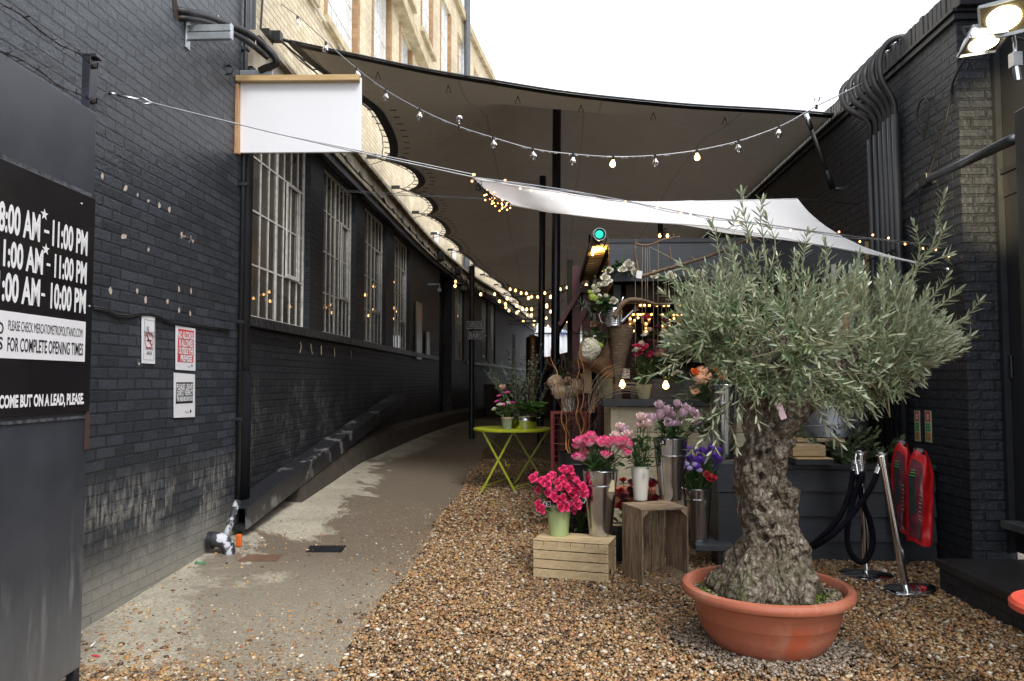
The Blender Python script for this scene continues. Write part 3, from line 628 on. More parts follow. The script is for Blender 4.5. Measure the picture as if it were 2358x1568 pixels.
# ================= left gate with the big sign =================
GP=Vector((-2.4,4.0,0)); GU=Vector((-.041,1,0)).normalized(); GN=GU.cross(Z).normalized()
if GN.x<0: GN=-GN
ztop=atP(215,256,GP,GN).z
edgeP=atP(213,600,GP,GN); uR=(edgeP-GP).dot(GU)
t=thing('metal_gate',GP+GU*uR,'black sheet metal gate leaf standing open, with wet paint and scuffed bottom','gate')
def gbox(m,u0,u1,z0,z1,d0,d1):
    o=GP; vs=[]
    for z_ in (z0,z1):
        for (u_,d_) in ((u0,d0),(u1,d0),(u1,d1),(u0,d1)): vs.append(o+GU*u_+GN*d_+Z*z_)
    m.add(vs,[(0,3,2,1),(4,5,6,7),(0,1,5,4),(1,2,6,5),(2,3,7,6),(3,0,4,7)])
m=MB(); gbox(m,-3.2,uR,.09,ztop,-.05,0); m.build('panel',M['gate_paint'],t,bevel=.006)
m=MB(); gbox(m,-3.2,uR-.002,2.50,2.53,0,.010); gbox(m,-3.2,uR-.01,1.36,1.375,0,.006); m.build('weld_seam',pm('weld',(.12,.13,.15),(.03,.03,.035),sc=30,rough=.3,bump=.4),t)
m=MB(); gbox(m,uR-.05,uR-.002,-.02,.10,-.045,-.005); m.build('foot',M['black_metal'],t)
m=MB(); gbox(m,uR-.055,uR+.012,ztop-.25+.2,ztop+.30,-.055,-.01); gbox(m,uR-.055,uR+.006,ztop+.285,ztop+.305,-.06,.02)
m.build('post',pm('blue_black_post',(.035,.038,.06),(.02,.022,.03),rough=.3,bump=.03),t,bevel=.003)
m=MB(); gbox(m,uR-.035,uR-.003,1.20,1.42,.004,.012); m.build('slot',pm('rusty_slot',(.06,.03,.02),rough=.8),t)
# barbed wire strands
tt=thing('barbed_wire',GP+GU*uR+Z*(ztop+.2),'two rusty strands of barbed wire strung above the black metal gate','barbed wire')
for k,(zz,ex) in enumerate(((ztop+.24,0),(ztop+.04,0))):
    m=MB(); pts=[GP+GU*(uR-.04-i*.15)+GN*.0+Z*(zz-.006*i+.012*math.sin(i*1.9+k)+.05*max(0,i-2)*0) for i in range(16)]
    m.tube(pts,.0028,5)
    m.tube([p+Vector((0,0,.005*math.sin(i*2.5))) for i,p in enumerate(pts)],.0022,5)
    for i in range(22):
        f=i*.105+.05; j=min(int(f/.15),14); p=pts[j].lerp(pts[j+1],(f-j*.15)/.15)
        for q in range(4):
            d=Vector((R.uniform(-1,1),R.uniform(-1,1),R.uniform(-1,1))).normalized()*.028; m.tube([p-d*.3,p+d],.0016,4)
    m.tube([pts[0]+Vector((0,.03,0)),pts[0]+Vector((.02,.0,.02)),pts[0]+Vector((0,-.02,0))],.004,5); m.ball(pts[0],.016,8,6)
    m.build('strand',pm('rusty_wire%d'%k,(.05,.035,.03),(.02,.02,.02),rough=.6,metal=.5,bump=0),tt)
# big sign
sT=atP(220,461,GP,GN).z; sB=atP(209,945,GP,GN).z; su=(atP(218,600,GP+GN*.02,GN)-GP).dot(GU)
t=thing('opening_times_sign',GP+GU*su+GN*.02+Z*sB,'large glossy black opening times sign with white lettering on the metal gate','sign')
m=MB(); gbox(m,-3.0,su,sB,sT,.004,.016); m.build('board',M['sign_black'],t,bevel=.002)
def gp(px,py,off=.018): return atP(px,py,GP+GN*off,GN)
def gu(px,py): return (gp(px,py)-GP).dot(GU)
def gtext(s,x0,x1,yb0,yb1,yt1,mat='ink_white',bold=.03,off=.018,name='lettering'):
    """x0..x1 pixel span, baseline at both ends; cap top at right end"""
    b=gp(x1,yb1,off); a=gp(x0,yb0,off); z0=b.z; h=gp(x1,yt1,off).z-z0
    u0=(a-GP).dot(GU); u1=(b-GP).dot(GU); o=GP+GU*u0+GN*off+Z*z0
    return text(s,o,GU,Z,u1-u0,h,M[mat],t,name,bold,n=GN,push=0)
for s1,s2,yr,yt,xa,xd,xe,x2 in (('8:00 AM','11:00 PM',587,535,92,100,111,120),('11:00 AM','11:00 PM',653,606,99,108,116,125),('11:00 AM','10:00 PM',720,669,92,98,106,116)):
    xr={587:201,653:199,720:197}[yr]
    gtext(s2,x2,xr,yr-20,yr,yt,bold=.034)
    b=gp(xr,yr); h=gp(xr,yt).z-b.z
    # left half of the line
    u1=gu(xa,yr-40); wch=u1-gu({587:-5,653:-9,720:-24}[yr],yr-40)
    text(s1,GP+GU*(u1-wch)+GN*.018+Z*b.z,GU,Z,wch,h*1.03,M['ink_white'],t,'lettering',.034,n=GN,push=0)
    m=MB(); uu=gu((xd+xe)/2,yr-40); gbox(m,gu(xd,600),gu(xe,600),b.z+h*.40,b.z+h*.52,.0175,.0185); m.build('dash',M['ink_white'],t)
    if yr!=720:
        cx=gu(xa+7 if yr==587 else xa+6,600); cz=b.z+h*1.12; pts=[]
        for i in range(10):
            rr=.030 if i%2==0 else .012; a=pi/2+2*pi*i/10; pts.append(GP+GU*(cx+rr*math.cos(a))+GN*.018+Z*(cz+rr*math.sin(a)))
        m=MB(); m.add(pts,[tuple(range(10))]); m.build('star',M['ink_white'],t)
# white panel with small print
zt=gp(196,741).z; zb=gp(196,833).z; uP=gu(196,790)
m=MB(); gbox(m,-1.6,uP,zb,zt,.0165,.0185); m.build('white_panel',M['sign_white'],t)
gtext('PLEASE CHECK MERCATOMETROPOLITANO.COM',19,190,763,777,757,'ink_black',.0,.020)
gtext('FOR COMPLETE OPENING TIMES',17,191,803,818,791,'ink_black',.012,.020)
gtext('D',-6,8,768,769,742,'ink_black',.012,.020); gtext('S',-5,6,804,804,776,'ink_black',.012,.020)
b=gp(193,929); h=gp(193,906).z-b.z; w_=(gu(193,929)-gu(0,936))*36/26.3
text('DOGS WELCOME BUT ON A LEAD, PLEASE.',GP+GU*(gu(193,929)-w_)+GN*.018+Z*b.z,GU,Z,w_,h,M['ink_white'],t,'lettering',.045,n=GN,push=0)
m=MB()
for px,py in ((188,469),(206,705)): m.ball(gp(px,py),.006,8,5)
m.build('screw',M['steel_dull'],t,smooth=True)

m=MB()
for i in range(70):
    y=R.uniform(3.6,8.5); x=R.uniform(-1.1,2.9); p=Vector((x,y,gz(x,y)+.022)); a=R.uniform(0,6.28); L=R.uniform(.012,.035); d=Vector((math.cos(a),math.sin(a),R.uniform(-.1,.3))); s2=Vector((-math.sin(a),math.cos(a),.1))*L*.35
    m.add([p,p+d*L*.5+s2,p+d*L,p+d*L*.5-s2],[(0,1,2,3)])
o=m.build('leaf_litter',island('litter',[(0,(.10,.05,.02)),(.5,(.18,.16,.07)),(.8,(.10,.16,.05)),(1,(.28,.22,.13))],.6)); o['kind']='stuff'
# physical width for the lower line of the sign
# ================= long factory building on the left =================
def XW(y):
    if y<=16: return -3.0
    if y<=28: return -3.0+.0058*(y-16)**2
    return -3.0+.0058*144+.075*(y-28)
ZS=2.2; ZL=4.48
yend=46
bld=thing('factory_building',(-3,26,0),'long three storey factory with black painted ground floor and cream brick upper floors','building')
def wallseg(m,y0,y1,z0,z1,dx=0,th=.35,step=1.):
    n_=max(1,int(math.ceil((y1-y0)/step))) if y1>16 else 1
    for i in range(n_):
        a=y0+(y1-y0)*i/n_; b=y0+(y1-y0)*(i+1)/n_; xa=XW(a)+dx; xb=XW(b)+dx
        m.add([(xa-th,a,z0),(xa,a,z0),(xb,b,z0),(xb-th,b,z0),(xa-th,a,z1),(xa,a,z1),(xb,b,z1),(xb-th,b,z1)],
          [(0,3,2,1),(4,5,6,7)]+([(0,1,5,4)] if i==0 else [])+[(1,2,6,5)]+([(2,3,7,6)] if i==n_-1 else [])+[(3,0,4,7)])
wins=[(7.55,9.5),(10.06,11.8),(12.36,14.07),(14.77,16.5),(22.6,24.0),(26.8,27.8),(28.5,29.7)]
doors=[(20.3,22.1)]
m=MB(); m.item(); wallseg(m,7.15,20.3,-.1,ZS); m.item(); wallseg(m,22.1,yend,-.1,ZS)
m.each('lower_wall',M['brick_black'],bld)
m=MB(); opens=sorted(wins+doors); c_=7.15
for a,b in opens:
    if a>c_+.02: m.item(); wallseg(m,c_,a,ZS,ZL)
    c_=b
m.item(); wallseg(m,c_,yend,ZS,ZL); m.item(); wallseg(m,7.15,yend,ZL,4.72,.0)
m.each('pier',M['brick_black'],bld)
m=MB(); m.item(); wallseg(m,7.2,19.9,ZS-.10,ZS-.005,.07,.3); m.item(); wallseg(m,24.2,yend,ZS-.10,ZS-.005,.05,.3); m.each('window_sill',pm('black_sill',(.030,.032,.037),(.016,.017,.019),sc=9,rough=.4,bump=.9,bsc=12,bd=.03),bld)
m=MB(); wallseg(m,7.2,yend,ZL+.02,ZL+.14,.10,.3); m.build('lintel_trim',M['black_paint'],bld)
m=MB(); wallseg(m,7.2,yend,4.62,4.92,.13,.5); wallseg(m,7.2,yend,4.922,4.98,.20,.5); m.build('concrete_band',pm('stained_concrete',(.50,.44,.33),(.24,.20,.15),sc=3.5,rough=.85,bump=.4,bsc=20,spec=.2),bld)
# upper wall with real openings
uw=[(7.6,9.4),(9.95,11.85),(12.7,14.35),(15.1,16.6),(17.6,19.2),(20.2,21.8),(22.8,24.4),(25.4,27)]
m=MB(); wallseg(m,7.15,yend,4.98,6.45); wallseg(m,7.15,yend,8.85,9.9)
for z0,z1 in ((6.45,8.85),(9.9,12.2)):
    c_=7.15
    for a,b in uw: wallseg(m,c_,a,z0,z1); c_=b
    wallseg(m,c_,yend,z0,z1)
wallseg(m,7.15,yend,12.2,13.0)
m.build('upper_wall',M['brick_cream'],bld)
scm=pm('string_course_stone',(.52,.44,.29),(.34,.28,.18),sc=4,rough=.85,bump=.3,spec=.2)
m=MB(); m.item(); wallseg(m,7.2,yend,8.88,9.10,.22,.3); m.item(); wallseg(m,7.2,yend,12.9,13.15,.12,.5); m.each('string_course',scm,bld)
m=MB()
for a,b in uw: m.item(); wallseg(m,a-.08,b+.08,6.33,6.44,.09,.3); m.item(); wallseg(m,a-.08,b+.08,9.78,9.89,.09,.3)
m.each('upper_sill',scm,bld)
m=MB()
for a,b in uw:
    for z0,z1 in ((6.45,8.85),(9.9,12.2)): m.item(); wallseg(m,a,a+.14,z0,z1,.012,.2); m.item(); wallseg(m,b-.14,b,z0,z1,.012,.2)
m.each('window_jamb',M['brick_red'],bld)
def steel_window(a,b,z0,z1,cols,rows,case=None,pane='glass',bar=.016,rec=.09,par=bld,label=None):
    x0=XW(a)-rec; x1=XW(b)-rec; P=lambda u,z: Vector((x0+(x1-x0)*u,a+(b-a)*u,z)); ud=(P(1,0)-P(0,0)).normalized(); nn=ud.cross(Z)
    L=(P(1,0)-P(0,0)).length
    m=MB(); 
    def bx(u0,u1,zz0,zz1,d0,d1):
        vs=[]
        for z_ in (zz0,zz1):
            for u_,d_ in ((u0,d0),(u1,d0),(u1,d1),(u0,d1)): vs.append(P(0,z_)+ud*u_+nn*d_)
        m.add(vs,[(0,3,2,1),(4,5,6,7),(0,1,5,4),(1,2,6,5),(2,3,7,6),(3,0,4,7)])
    bx(0,.03,z0,z1,-.01,.012); bx(L-.03,L,z0,z1,-.01,.012); bx(.03,L-.03,z1-.035,z1,-.01,.012); bx(.03,L-.03,z0,z0+.035,-.01,.014)
    w_=.019
    for i in range(1,cols):
        t2=w_ if i!=cols//2 else w_*2.3
        bx(L*i/cols-t2/2,L*i/cols+t2/2,z0+.035,z1-.035,-.002,.007+(.004 if i==cols//2 else 0))
    for j in range(1,rows): bx(.036,L-.036,z0+(z1-z0)*j/rows-w_/2,z0+(z1-z0)*j/rows+w_/2,-.001,.006)
    if case:
        c0,c1,r0,r1=case; u0=L*c0/cols;u1=L*c1/cols; za=z0+(z1-z0)*r0/rows; zb=z0+(z1-z0)*r1/rows
        for q in ((u0,u0+.04,za,zb),(u1-.04,u1,za,zb)): bx(q[0],q[1],q[2],q[3],.012,.026)
        bx(u0+.04,u1-.04,zb-.04,zb,.012,.026); bx(u0+.04,u1-.04,za,za+.045,.012,.026)
    f=m.build('window',M['frame_white'],par)
    g=MB(); g.add([P(0,z0)+nn*-.004,P(1,z0)+nn*-.004,P(1,z1)+nn*-.004,P(0,z1)+nn*-.004],[(0,1,2,3)]); g.build('pane',M[pane],f)
    return f
for i,(a,b) in enumerate(wins): steel_window(a,b,ZS,ZL,8 if i<2 else 6,4,(5.2,7.2,1,3) if i<2 else (3.6,5.2,1,3))
for k,(z0,z1) in enumerate(((6.45,8.85),(9.9,12.2))):
    for i,(a,b) in enumerate(uw): steel_window(a+.15,b-.15,z0,z1,6,5,None,'pale_glass')
# back rooms behind the ground floor windows
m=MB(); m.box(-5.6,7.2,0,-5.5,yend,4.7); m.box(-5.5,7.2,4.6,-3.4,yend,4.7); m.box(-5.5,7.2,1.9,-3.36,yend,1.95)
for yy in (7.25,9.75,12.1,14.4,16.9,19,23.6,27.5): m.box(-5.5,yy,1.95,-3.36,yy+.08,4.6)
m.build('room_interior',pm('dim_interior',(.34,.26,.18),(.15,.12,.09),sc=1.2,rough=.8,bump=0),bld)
m=MB(); m.box(-3.28,12.37,2.21,-3.26,14.06,4.47)
for i in range(9): m.box(-3.258,12.38+i*.187,2.21,-3.245,12.50+i*.187,4.47)
m.build('blind',pm('tan_blind',(.46,.31,.15),(.33,.21,.10),sc=2,rough=.8,bump=.2),bld)
m=MB(); m.box(-4.3,8.9,2.3,-4.25,9.4,3.6); m.box(-4.6,7.7,2.0,-4.2,8.0,4.4); m.build('fitting',pm('room_fitting',(.10,.10,.10),(.05,.05,.05),rough=.6),bld)
m=MB()
for (y_,z_) in [(7.75,2.75),(8.0,2.4),(8.2,3.05),(8.35,2.35),(8.7,3.0),(8.75,2.85),(8.9,3.0),(8.95,2.3),(9.1,2.55),(9.3,2.3),(7.9,2.6),(8.55,2.75),(10.3,2.85),(10.8,2.9),(10.5,2.5),(12.9,3.0),(13.1,3.0),(13.4,2.7),(15.2,3.0),(15.9,2.7),(8.1,2.25),(11.3,2.45),(9.25,3.15)]:
    m.item(); m.ball((-4.1+R.uniform(-.3,.3),y_+.9,z_-.02+.25),.022,8,6)
m.each('indoor_bulb',M['bulb_far'],bld,smooth=True)
# door recess
m=MB(); wallseg(m,20.3,22.1,-.1,ZL,-.25,.2); m.build('door',M['black_metal'],bld)
m=MB(); wallseg(m,20.6,21.8,1.0,4.1,-.225,.01); m.build('door_glass',pm('warm_door_glass',(.10,.07,.04),(.05,.035,.02),rough=.1,bump=0,spec=.8),bld)
# far downpipe with hopper on the upper wall, white pipe
m=MB(); p=atX(1095,60,XW(24)+.12); m.tube([(XW(23.6)+.14,23.6,4.9),(XW(23.6)+.14,23.6,p.z-.2)],.10,12)
m.obox((XW(23.6)+.18,23.6,p.z-.1),.34,.34,.34); m.build('downpipe',pm('pipe_grey',(.10,.11,.13),(.07,.08,.09),rough=.5,bump=.05),bld,smooth='auto')
m=MB(); a=atX(735,30,-2.96); b=atX(775,88,-2.96); m.tube([atX(700,-30,-2.96),a,b,atX(790,125,-2.96)],.022,8); m.build('wall_conduit',pm('cream_conduit',(.66,.62,.52),rough=.5,bump=0),bld,smooth=True)
# cable of small unlit lamps clipped below the band
t=thing('lamp_cable',(XW(7.6)+.14,7.6,4.5),'black cable with small dark lampholders clipped below the concrete band','cable')
m=MB(); m.tube([(XW(y)+.24,y,4.60-.03*abs(math.sin(y*1.6))) for y in [7.5+.35*i for i in range(100)]],.012,5); m.build('flex',M['cable'],t)
m=MB()
for i in range(44):
    y=7.8+.8*i; m.item(); m.tube([(XW(y)+.25,y,4.62),(XW(y)+.28,y,4.53)],.022,6)
m.each('lampholder',M['cable'],t)
t=thing('sill_cable',(-2.9,7.5,2.0),'thin cable sagging below the factory window sills','cable')
m=MB(); m.tube([(XW(y)+.03,y,2.03-.035*abs(math.sin(y*1.9))) for y in [7.3+.2*i for i in range(64)]],.006,5); m.build('flex',M['cable'],t)
m=MB()
for i,y in enumerate((9.05,9.45,9.9,10.5,11.4,14.0)): m.item(); m.tube([(-2.96,y,2.02),(-2.955,y+R.uniform(-.03,.03),1.96),(-2.95,y+R.uniform(-.05,.05),1.89)],.004,4)
m.each('tie',M['string'],t)
# posters on the blank bay
for (a,b,z0,z1,lab,mt) in ((17.1,17.75,2.05,3.35,'pale green poster panel on the black wall past the fourth window',pm('green_poster',(.22,.26,.20),(.16,.12,.06),sc=.8,rough=.3,bump=0)),(18.35,18.75,2.1,2.75,'small framed photograph on the black wall beside the green panel',pm('photo_poster',(.30,.26,.22),(.02,.02,.02),sc=8,rough=.3,bump=0))):
    m=MB(); wallseg(m,a,b,z0,z1,.05,.03,.5); tag(m.build('poster',mt),lab,'poster')
# sloping steel beam along the wall foot
A=Vector((-2.87,6.98,.30)); B=Vector((-2.86,14.7,1.24)); t=thing('steel_beam',A,'black painted steel channel sloping up along the foot of the factory wall','beam')
m=MB(); m.beam(A,B,.20,.025,(0,0,1)); dz=Vector((0,0,-.0)); d=(B-A).normalized(); s_=d.cross(Vector((1,0,0))); 
t1=A+Vector((0,0,.09)); t2=B+Vector((0,0,.09)); m=MB()
m.beam(t1,t2,.235,.02); m.beam(A+Vector((.106,0,-.012)),B+Vector((.106,0,-.012)),.02,.184)
m.build('channel',pm('beam_black',(.018,.019,.023),(.16,.16,.16),sc=3.2,rough=.36,bump=.25,bsc=30,lo=.56,hi=.63),t,bevel=.004)
m=MB(); m.beam(A+Vector((-.02,.02,-.10)),B+Vector((-.02,0,-.10)),.2,.05); m.build('packing',M['black_paint'],t)
m=MB(); m.obox(A+Vector((-.07,-.05,.06)),.07,.05,.07); m.build('orange_end',M['orange'],t,bevel=.015)
# low kerb / plinth at wall foot beyond
m=MB()
ys2=[8.5+i*1. for i in range(28)]
for a,b in zip(ys2,ys2[1:]): m.add([(XW(a),a,-.1),(XW(a)+.30,a,-.1),(XW(b)+.30,b,-.1),(XW(b),b,-.1),(XW(a),a,gz(-2.9,a)+.35),(XW(a)+.22,a,gz(-2.9,a)+.28),(XW(b)+.22,b,gz(-2.9,b)+.28),(XW(b),b,gz(-2.9,b)+.35)],[(0,3,2,1),(4,5,6,7),(1,2,6,5),(0,1,5,4),(2,3,7,6)])
m.build('wall_plinth',pm('plinth_concrete',(.075,.062,.045),(.04,.034,.026),sc=4,rough=.85,bump=.4),bld)
# grates in the path
def ongrd(px,py):
    p=atZ(px,py,.05)
    for _ in range(5): p=atZ(px,py,gz(p.x,p.y)+.010)
    return p
c=[ongrd(703,1271),ongrd(786,1271),ongrd(798,1257),ongrd(713,1257)]
t=thing('drain_grate',sum(c,Vector())/4,'black ribbed drain grate set in the concrete path','drain')
m=MB()
m.add(c,[(0,1,2,3)])
m.build('cover',M['black_paint'],t)
m=MB()
for i in range(12):
    m.item(); f=(i+.5)/12; m.beam(c[0].lerp(c[1],f)+Z*.004,c[3].lerp(c[2],f)+Z*.004,.012,.006)
m.each('rib',M['black_metal'],t)
c=[ongrd(548,1292),ongrd(635,1292),ongrd(652,1277),ongrd(570,1277)]
m=MB(); m.add([p-Z*.003 for p in c]+[p+Z*.002 for p in c],[(4,5,6,7),(0,1,5,4),(1,2,6,5),(2,3,7,6),(3,0,4,7)]); tag(m.build('metal_plate',pm('rusty_plate',(.16,.085,.05),(.12,.07,.045),sc=9,rough=.7)),'rusty flat inspection plate in the concrete path near the elbow pipe','plate')
p=ongrd(455,1297); m=MB(); m.tube([p+Vector((-.02,.03,.01)),p+Vector((-.01,-.02,.012)),p+Vector((.03,-.03,.01)),p+Vector((.08,-.02,.008))],.006,5); tag(m.build('green_strap',pm('green_plastic',(.03,.30,.10),rough=.5)),'short piece of green plastic strap lying by the brick wall','litter')
p=ongrd(221,1510); m=MB(); m.obox(p,.05,.02,.004,Matrix.Rotation(-.4,3,'Z')); tag(m.build('red_scrap',M['ink_red']),'small red plastic scrap on the gravel by the gate','litter')
p=ongrd(213,1490); m=MB(); m.tube([p+Vector((0,-.02,.01)),p+Vector((.0,.03,.02))],.005,6); tag(m.build('cigarette_end',M['ink_white'],smooth=True),'discarded cigarette end on the stones at the gate foot','litter')
# ================= brackets, hoses and board =================
p=atX(430,75,NX); t=thing('cable_bracket',p,'upper galvanised channel bracket bolted to the near brick wall','bracket')
m=MB(); m.obox(p+Vector((.008,0,0)),.014,.07,.27); m.build('plate',M['steel_dull'],t,bevel=.003)
q=atY(533,70,p.y+.0); L=q.x-p.x
m=MB(); m.box(p.x+.014,p.y-.02,p.z-.065,q.x,p.y+.02,p.z-.008); m.box(p.x+.014,p.y-.02,p.z+.000,q.x,p.y+.02,p.z+.055); m.box(p.x+.014,p.y-.012,p.z-.008,q.x,p.y+.012,p.z); m.box(q.x+.001,p.y-.024,p.z-.068,q.x+.008,p.y+.024,p.z+.06); m.build('channel',M['steel_dull'],t,bevel=.004)
BY=6.93
p2=atY(545,175,BY+.05); q2=atY(628,173,BY+.05); t=thing('cable_bracket',p2,'lower galvanised channel bracket over the blank white board','bracket')
zc=(p2.z+q2.z)/2; m=MB(); m.box(NX,BY+.04,zc-.05,q2.x,BY+.07,zc-.004); m.box(NX,BY+.04,zc+.002,q2.x,BY+.07,zc+.05); m.build('channel',M['steel_dull'],t,bevel=.004)
# hoses
t=thing('hose_bundle',atX(405,15,NX),'thick black corrugated hoses looping from the brick wall over two brackets','hose')
hp=[atX(400,24,NX-.04),atX(432,28,NX+.05),atX(478,38,NX+.09)]+[atY(x_,y_,Y_) for x_,y_,Y_ in ((535,60,6.5),(575,80,6.7),(605,103,6.85),(628,125,6.90),(637,142,6.93),(628,151,6.95),(612,156,6.96),(598,163,6.97))]
def smooth_path(P,n_=8):
    o=[]
    for i in range(len(P)-1):
        a=P[max(i-1,0)];b=P[i];c=P[i+1];d=P[min(i+2,len(P)-1)]
        for k in range(n_):
            s=k/n_; o.append(.5*((2*b)+(c-a)*s+(2*a-5*b+4*c-d)*s*s+(3*b-a-3*c+d)*s**3))
    o.append(P[-1]); return o
sp=smooth_path(hp,14); m=MB(); m.tube(sp,[.032*(1+.05*(i%2)) for i in range(len(sp))],10); m.build('hose',M['cable'],t,smooth=True)
sp2=[p_+Vector((0,.01,-.062+.02*math.sin(i/14))) for i,p_ in enumerate(sp[:78])]; m=MB(); m.tube(sp2,[.024*(1+.05*(i%2)) for i in range(len(sp2))],10); m.build('hose',M['cable'],t,smooth=True)
m=MB(); 
for i in (34,62): m.tube([sp[i]+Vector((0,0,.04)),sp[i]+Vector((.01,-.03,0)),sp[i]+Vector((0,0,-.09))],.004,5)
m.build('tie',M['ink_white'],t)
# board
bl=atY(552,352,BY); br=atY(832,350,BY); tl=atY(553,190,BY); tr=atY(832,178,BY)
t=thing('blank_board',(bl.x,BY,bl.z),'blank white rectangular board framed with two new timber battens, hung from the wall corner','board')
m=MB(); vs=[(bl.x,BY,bl.z),(br.x,BY,br.z),(tr.x,BY,tr.z),(tl.x,BY,tl.z)]; vs2=[(a,b+.03,c_) for a,b,c_ in vs]; m.add(vs+vs2,[(0,1,2,3),(7,6,5,4),(0,4,5,1),(1,5,6,2),(2,6,7,3),(3,7,4,0)]); m.build('panel',pm('white_board',(.80,.81,.84),(.77,.78,.81),sc=1,rough=.4,bump=.01),t,bevel=.006)
m=MB(); a=atY(545,182,BY-.03); b=atY(828,180,BY-.03); m.beam(a+Vector((0,0,-.0)),b,.06,.055,(0,0,1)); m.build('top_batten',M['timber'],t,bevel=.004)
m=MB(); a=atY(546,195,BY-.02); b=atY(546,355,BY-.02); m.beam(a,b,.045,.05,(0,1,0)); m.build('side_batten',M['timber_v'],t,bevel=.003)
# hook on wall + small fixings
p=atX(521,152,NX); m=MB(); m.tube([p,p+Vector((.05,0,.0)),p+Vector((.07,0,-.03)),p+Vector((.05,0,-.07)),p+Vector((.0,0,-.08))],.008,6); m.tube([p,p+Vector((.03,0,.01)),p+Vector((.035,0,.04))],.006,5); tag(m.build('wall_hook',M['black_metal'],smooth=True),'small black iron hook on the near brick wall below the upper bracket','hook')
# ================= stretch tent =================
anch=[8.0,12.4,14.4,16.6,19.0,21.4,23.9,26.5,29.2,32,35,38.5,42.5,46.5]
def XL(y):
    for a,b in zip(anch,anch[1:]):
        if a<=y<=b:
            s=(y-a)/(b-a); amp=max(.10,.38-.034*max(0,a-12))
            return XW(y)+.32+amp*(1-abs(2*s-1)**2.6)-.0
    return XW(y)+.3
XR=3.27
def tentz(x,y,u):
    zl=5.2-.0*(y-8)-max(0,y-26)*.015; zr=4.60-max(0,y-26)*.01
    if y<12: zl=5.22-.03*(y-8)
    e=min(1,4*u*(1-u)*1.15); fr=min(1,max(0,(y-8.2)/3.2)); fr=fr*fr*(3-2*fr)
    z=zl+(zr-zl)*u - .16*math.sin(pi*u)*(1-fr)
    for (cx,cy,amp,sg) in ((.18,12.4,1.55,1.9),(-.08,17.2,1.1,2.2),(.3,24,.9,2.6),(.3,31,.5,3)): z+=amp*math.exp(-math.hypot(x-cx,(y-cy))/sg)*e*fr
    z-=.10*e*fr*math.cos((y-12.4)/4.8*2*pi)*.5
    return z+.012*mnoise.noise(Vector((x*.9,y*.6,5)))
NV=230; ty=[]
def tf(u,v):
    y=8.0+.8*u+v*v*.0+v*(38.5-.8*u)
    u2=u; x=XL(y if v>0.001 else 8.0)+(XR-XL(y if v>.001 else 8.0))*u2
    if v<.08: # front corner comes to a point at the wall anchor
        f=v/.08; xl=-2.78+(XL(y)+2.78)*min(1,f*1.6) if y<12.4 else XL(y); x=xl+(XR-xl)*u
    return (x,y,tentz(x,y,u))
tent=thing('stretch_tent',(0,8.4,4.9),'huge beige stretch tent canopy with black edging roofing the alley','canopy')
m=MB(); m.grid(tf,40,NV,flip=True); m.build('fabric',M['tent'],tent,smooth=True)
m=MB()
def stripL(u,v):
    p=tf(0,v); q=tf(.5,v); d=Vector((q[0]-p[0],0,0)).normalized(); return Vector(p)+d*(-.02+.13*u)+Vector((0,0,-.014))
def stripF(u,v):
    p=Vector(tf(u,0)); return p+Vector((0,-.02+.075*v,-.010-.012*v))
m.grid(stripL,1,NV); m.grid(stripF,40,1,flip=True)
m.tube([Vector(tf(i/40,0))+Vector((0,-.01,.01)) for i in range(41)],.012,6)
m.build('edging',M['black_paint'],tent,smooth=False)
# tie loops under the edge
m=MB()
for i in range(92):
    v=.012+.6*i/92; p=Vector(tf(0,v)); m.item(); m.beam(p+Vector((.20,0,-.004)),p+Vector((.29,0,-.004)),.02,.006); m.beam(p+Vector((.0,0,0)),p+Vector((-.10,.0,.01)),.012,.012)
for u in (.14,.27,.40,.52,.66,.8): p=Vector(tf(u,.006)); m.item(); m.tube([p+Vector((0,.05,-.03)),p+Vector((.03,.08,-.10)),p+Vector((-.03,.08,-.10)),p+Vector((0,.05,-.03))],.005,5)
m.each('tie_loop',M['cable'],tent)
m=MB()
loopc=[]
for k,(a,b) in enumerate(zip(anch[:12],anch[1:13])):
    pts=[]
    n_=9
    for i in range(n_+1):
        y=a+(b-a)*i/n_; v=(y-8)/38.5; p=Vector(tf(0,v)); pts.append(p+Vector((-.10-.03*math.sin(i),0,.015)))
    m.tube(pts,.007,5,False)
for y in anch[1:12]:
    v=(y-8)/38.5; p=Vector(tf(0,v)); w_=Vector((XW(y)+.02,y,5.28)); m.tube([p,w_],.010,5); m.obox(w_.lerp(p,.25),.16,.05,.06); m.tube([p,w_+Vector((0,.25,-.08))],.006,4)
# big front corner lashings at the left wall
a=atX(600,75,-2.98); c0=Vector(tf(0,0)); m.tube([a,c0],.018,6); m.obox(a+Vector((.05,.02,0)),.10,.09,.07); m.obox(a.lerp(c0,.45),.16,.09,.10); m.tube([a,a+Vector((.02,0,.45)),atX(590,-20,-2.98)],.012,5); m.tube([a.lerp(c0,.4),a.lerp(c0,.4)+Vector((0,0,-.3))],.008,5)
b=Vector(tf(0,.03)); m.tube([a.lerp(c0,.6),b+Vector((-.15,0,0))],.010,5); m.tube([a.lerp(c0,.6)+Vector((0,.02,-.02)),Vector(tf(0,.05))+Vector((-.05,0,0))],.006,5)
m.build('lashing',M['cable'],tent)
